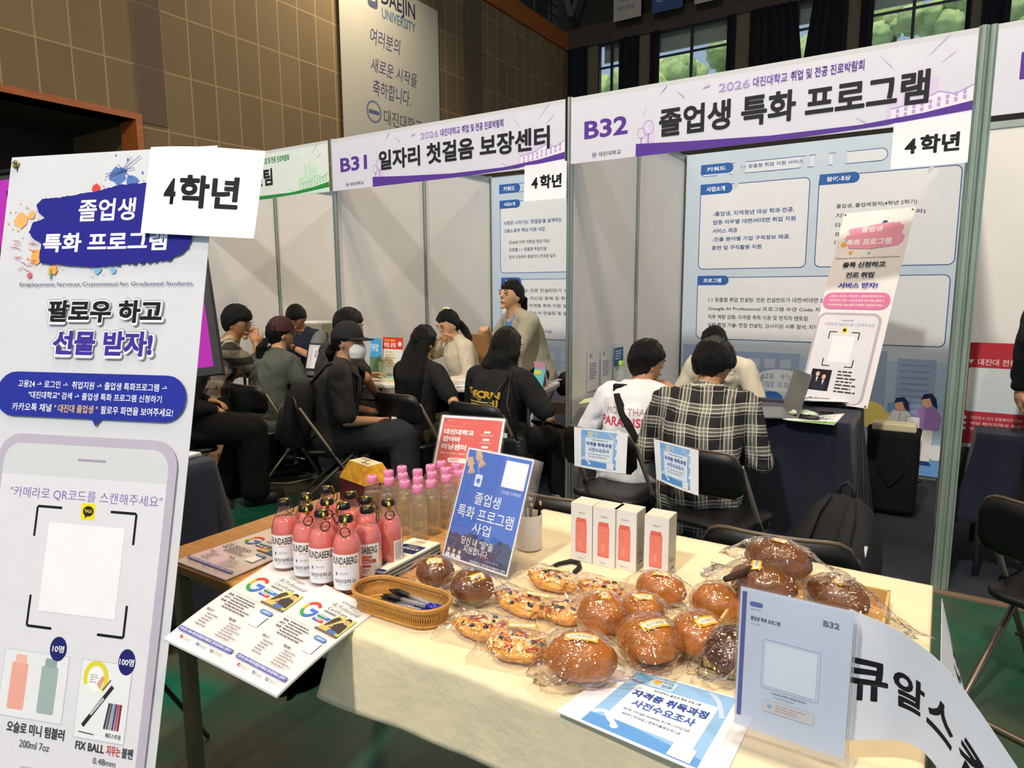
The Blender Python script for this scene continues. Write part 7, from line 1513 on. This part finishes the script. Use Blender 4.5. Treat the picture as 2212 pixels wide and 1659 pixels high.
# a twisted dark bag end / chocolate stick
o = MB().tube([at(1565, 1252, z=CT + .10), at(1590, 1243, z=CT + .105), at(1625, 1228, z=CT + .11)], [.006, .008, .006], mat('dark_chocolate_crumb', '3a2018', .7, bump=1, bs=90), 10).build('chocolate_stick', smooth=True); tag(o, 'dark chocolate stick poking out of the heaped bun bags', 'snack')
def pastry(label, px, py, L_, W_, rz0, seed, st=None):
    q = at(px, py, z=CT + .018); t = thing('berry_pastry', label, 'pastry', (q.x, q.y, CT), rz0, 'golden berry pastries in clear bags'); rn = random.Random(seed)
    dough = MATS.get('golden_pastry') or mat('golden_pastry', 'd99a3c', .38, bump=1.0, bs=40, var=.3, vs=26, coat=.25)
    def kf(d): return 1 + .13 * noise.noise(d * 4 + V((seed, 0, 0))) + .06 * noise.noise(d * 11) - .35 * abs(d.x) ** 4 * (abs(d.y) > .3)
    mb = MB(); mb.sph((0, 0, .018), (L_ / 2, W_ / 2, .019), dough, 56, 26, fn=kf); mb.build('pastry_body', t, True)
    tops = [mat('cream_crumble', 'e8d0a0', .6, bump=.8, bs=120), mat('blueberry', '1f2236', .35), mat('red_jam', 'a8442a', .2, coat=.6), mat('herb_fleck', '4a4a1c', .6)]
    for nm, m, n, r0, r1, fl in (('crumble', tops[0], 46, .003, .0075, .6), ('blueberries', tops[1], 9, .004, .0068, .8), ('jam_patches', tops[2], 16, .004, .010, .35), ('herb_flecks', tops[3], 26, .0008, .0018, .5)):
        mb = MB()
        for _ in range(n):
            a = rn.uniform(0, 2 * pi); r_ = rn.uniform(0, .82) ** .7; x, y = L_ / 2 * r_ * cos(a), W_ / 2 * r_ * sin(a); s = rn.uniform(r0, r1)
            d = V((x / (L_ / 2), y / (W_ / 2), math.sqrt(max(0, 1 - r_ * r_)))); k = kf(d); z = .018 + .019 * d.z * k
            mb.sph((x * k, y * k, z), (s, s * rn.uniform(.7, 1), s * fl), m, 10, 6, fn=lambda d: 1 + .2 * noise.noise(d * 3 + V((s * 900, 0, 0))))
        mb.build(nm, t, True)['kind'] = 'stuff'
    nu, nv = 60, 22; hl, hw = L_ / 2 + .022, W_ / 2 + .018; rings = []; mb = MB()
    def sk_(i, j, top):
        u, v = i / nu * 2 - 1, j / nv * 2 - 1; e = max(0, 1 - max(abs(u) ** 3, abs(v) ** 2.4)) ; h_ = .001 + (.043 * e ** .5 if top else 0)
        return (hl * u * (1 + .03 * noise.noise(V((v * 3, seed, 0)))), hw * v * (1 + .05 * noise.noise(V((u * 3, seed, 2)))), h_ + (.004 * noise.noise(V((u * 6, v * 4, seed))) * (1 if top else 0) if e > .02 else .003 * (noise.noise(V((u * 5, v * 5, seed))) + .5)))
    vs = [sk_(i, j, 1) for j in range(nv + 1) for i in range(nu + 1)]; fs = [(j * (nu + 1) + i, j * (nu + 1) + i + 1, (j + 1) * (nu + 1) + i + 1, (j + 1) * (nu + 1) + i) for j in range(nv) for i in range(nu)]
    mb.add(vs, fs, bag); mb.build('plastic_bag', t, True)
    if st:
        sh = Sheet(.055, .014, 'x', .0002, base=stk_y); sh.rect(.003, .003, .052, .011, 'efeadf'); sh.text(.009, .0045, .046, .0098, '베리 크럼블 페이스트리', '6a5444', .01)
        a = R(st[2]); sh.build('sticker', t, fn=lambda u, v, d: (st[0] + (u - .0275) * cos(a) - (.007 - v) * sin(a), st[1] + (u - .0275) * sin(a) + (.007 - v) * cos(a), .0445 + d))
pastry('berry pastry farthest back, beside the black cable loop', 1190, 1254, .135, .07, R(-8), 1, (.01, .015, 25))
pastry('berry pastry in front of the tumbler boxes, left of the small stickered bun', 1303, 1276, .135, .065, R(-6), 2, (.02, .015, 25))
pastry('berry pastry in the middle of the pastries, with a sticker on its right half', 1125, 1304, .15, .07, R(-10), 3, (.035, .018, 20))
pastry('berry pastry tucked under the round light brown bun', 1222, 1325, .09, .07, R(30), 4)
pastry('berry pastry nearest the wicker basket, its bag pointing left', 1050, 1358, .155, .07, R(10), 5)
pastry('frontmost berry pastry, touching the ridged bun', 1120, 1398, .13, .085, R(12), 6, (-.005, .035, 15))
# --- black loop of cable on the cloth
P = [at(x, y, z=CT + .006) for x, y in ((1185, 1228), (1205, 1218), (1232, 1212), (1250, 1216), (1252, 1226), (1240, 1236))]
tag(MB().tube(P, [.004, .005, .006, .006, .006, .005], rub, 8).build('cable_loop', smooth=True), 'short black loop of cable on the cloth before the tumbler boxes', 'cable')
# --- acrylic stand with the B32 notice
def qr_sheet(sh, W, H):
    sh.rect(.003, .006, .0095, .204, '46489c'); sh.rr(.014, .019, .033, .0265, .0037, '4656ac'); sh.greek(.016, .03, .03, .033, 1, '8b90b8', 2)
    sh.text(.0165, .041, .058, .0475, '졸업생 특화 프로그램', '4a5068', .03); sh.text(.0165, .0515, .03, .0545, '부스 안내', '8a90a8', .0); sh.text(.115, .022, .136, .031, 'B32', '5c6880', .03)
    sh.box(.036, .072, .115, .148, .003, .0006, 'a8b4d0'); sh.rect(.040, .076, .111, .144, 'e6ebf8')
    sh.text(.052, .1515, .100, .155, 'QR코드를 스캔하여 스탬프를 적립하세요', '6a7290', .015); sh.greek(.056, .158, .094, .161, 1, 'a0a8c4', 4)
    sh.rr(.041, .166, .111, .184, .003, 'd9d4dc'); sh.box(.041, .166, .111, .184, .003, .0005, 'c8b8a8'); sh.circ(.050, .175, .0035, '8ab4dc'); sh.greek(.058, .170, .107, .182, 3, 'c89a98', 5, .35)
tq, fq = stand('acrylic_stand', 'clear acrylic stand with a pale blue B32 notice in the right foreground', 'sign', (-.228, .987, .760), .005, .024, .153, .22, qr_sheet, hx='d4dcf0', zf=CT, foot=None, extra=1)
MB().box((-.012, -.02, -.0335), (.165, .055, -.0305), acr).build('foot_plate', tq); MB().box((-.002, .002, -.0305), (.155, .0045, .0), acr).build('upright', tq); MB().box((-.002, -.008, -.0305), (.155, -.0055, -.012), acr).build('front_lip', tq)
MB().box((.1555, -.008, -.0305), (.158, .008, .22), acr).build('side_edge', tq)
# --- curled sign taped behind the stand
tp = [at(1835, 1316, D=.965), at(1846, 1320, D=.955), at(1950, 1368, D=.93), at(2060, 1462, D=.905), at(2205, 1668, D=.88)]
bt = [at(1815, 1597, D=.985), at(1825, 1600, D=.975), at(1950, 1602, D=.97), at(2022, 1655, D=.955), at(2095, 1790, D=.93)]
def spl(P, s):
    n = len(P) - 1; f = min(max(s, 0), .99999) * n; i = int(f); g = f - i; p0, p1, p2, p3 = P[max(0, i - 1)], P[i], P[i + 1], P[min(n, i + 2)]
    return .5 * ((2 * p1) + (p2 - p0) * g + (2 * p0 - 5 * p1 + 4 * p2 - p3) * g * g + (3 * p1 - p0 - 3 * p2 + p3) * g ** 3)
def ss(s): # even out: the first span is short
    return .25 * s / .06 if s < .06 else .25 + .75 * (s - .06) / .94
sh = Sheet(.30, .21, 'dfe2ee', .0006)
for ch, x0, x1 in (('큐', .022, .087), ('알', .095, .16), ('스', .168, .225), ('캔', .233, .292)): sh.text(x0, .072, x1, .142, ch, '1c1c22', .03)
def cfn(u, v, d):
    s = ss(u / .30); a, b = spl(tp, s), spl(bt, s); a2, b2 = spl(tp, s + .01), spl(bt, s + .01); p = a.lerp(b, v / .21); n = (b - a).cross((a2 - a)).normalized(); return p + n * d
o = sh.build('curled_sign', fn=cfn, nu=40, nv=10, smooth=True); tag(o, 'curling white paper with bold black lettering taped behind the acrylic stand', 'paper sign')
# --- paper hanging from the right end of the table
sh = Sheet(.42, .24, 'e2e2ea', .001); sh.text(.05, .07, .37, .17, '큐알스캔', '22222a', .03); sh.rect(0, .2, .42, .22, '5a5ca8')
def hf(u, v, d): y = 1.36 + u; bulge_ = .012 + .085 * (v / .24) * (.6 + .4 * sin(u * 7)); return (X1 + .006 + bulge_ + d, y, TZ - .012 - v * .95)
o = sh.build('hanging_paper', fn=hf, nu=14, nv=8, smooth=True); tag(o, 'white lettered paper hanging from the right end of the front table', 'paper sign')
sh = Sheet(.25, .2, 'dcdce6', .001); sh.rect(.0, .02, .25, .035, '5a5ca8'); o = sh.build('hanging_paper', fn=lambda u, v, d: (X1 + .006 + .01 * sin(u * 12) + d, 1.0 + u, TZ - .03 - v), nu=8, nv=4); tag(o, 'second paper hanging from the right end of the front table, nearer the acrylic stand', 'paper sign')
# tape on the cloth corner
tap = film('clear_tape', 'fff6e0', .1, .8, 40, .05); P = [(-.145, 1.69), (-.09, 1.70), (-.085, 1.62), (-.14, 1.61)]
tag(MB().add([(x, y, CT + .0012) for x, y in P], [(0, 1, 2, 3)], tap).build('clear_tape'), 'strip of clear tape on the cloth at the far right corner', 'tape')
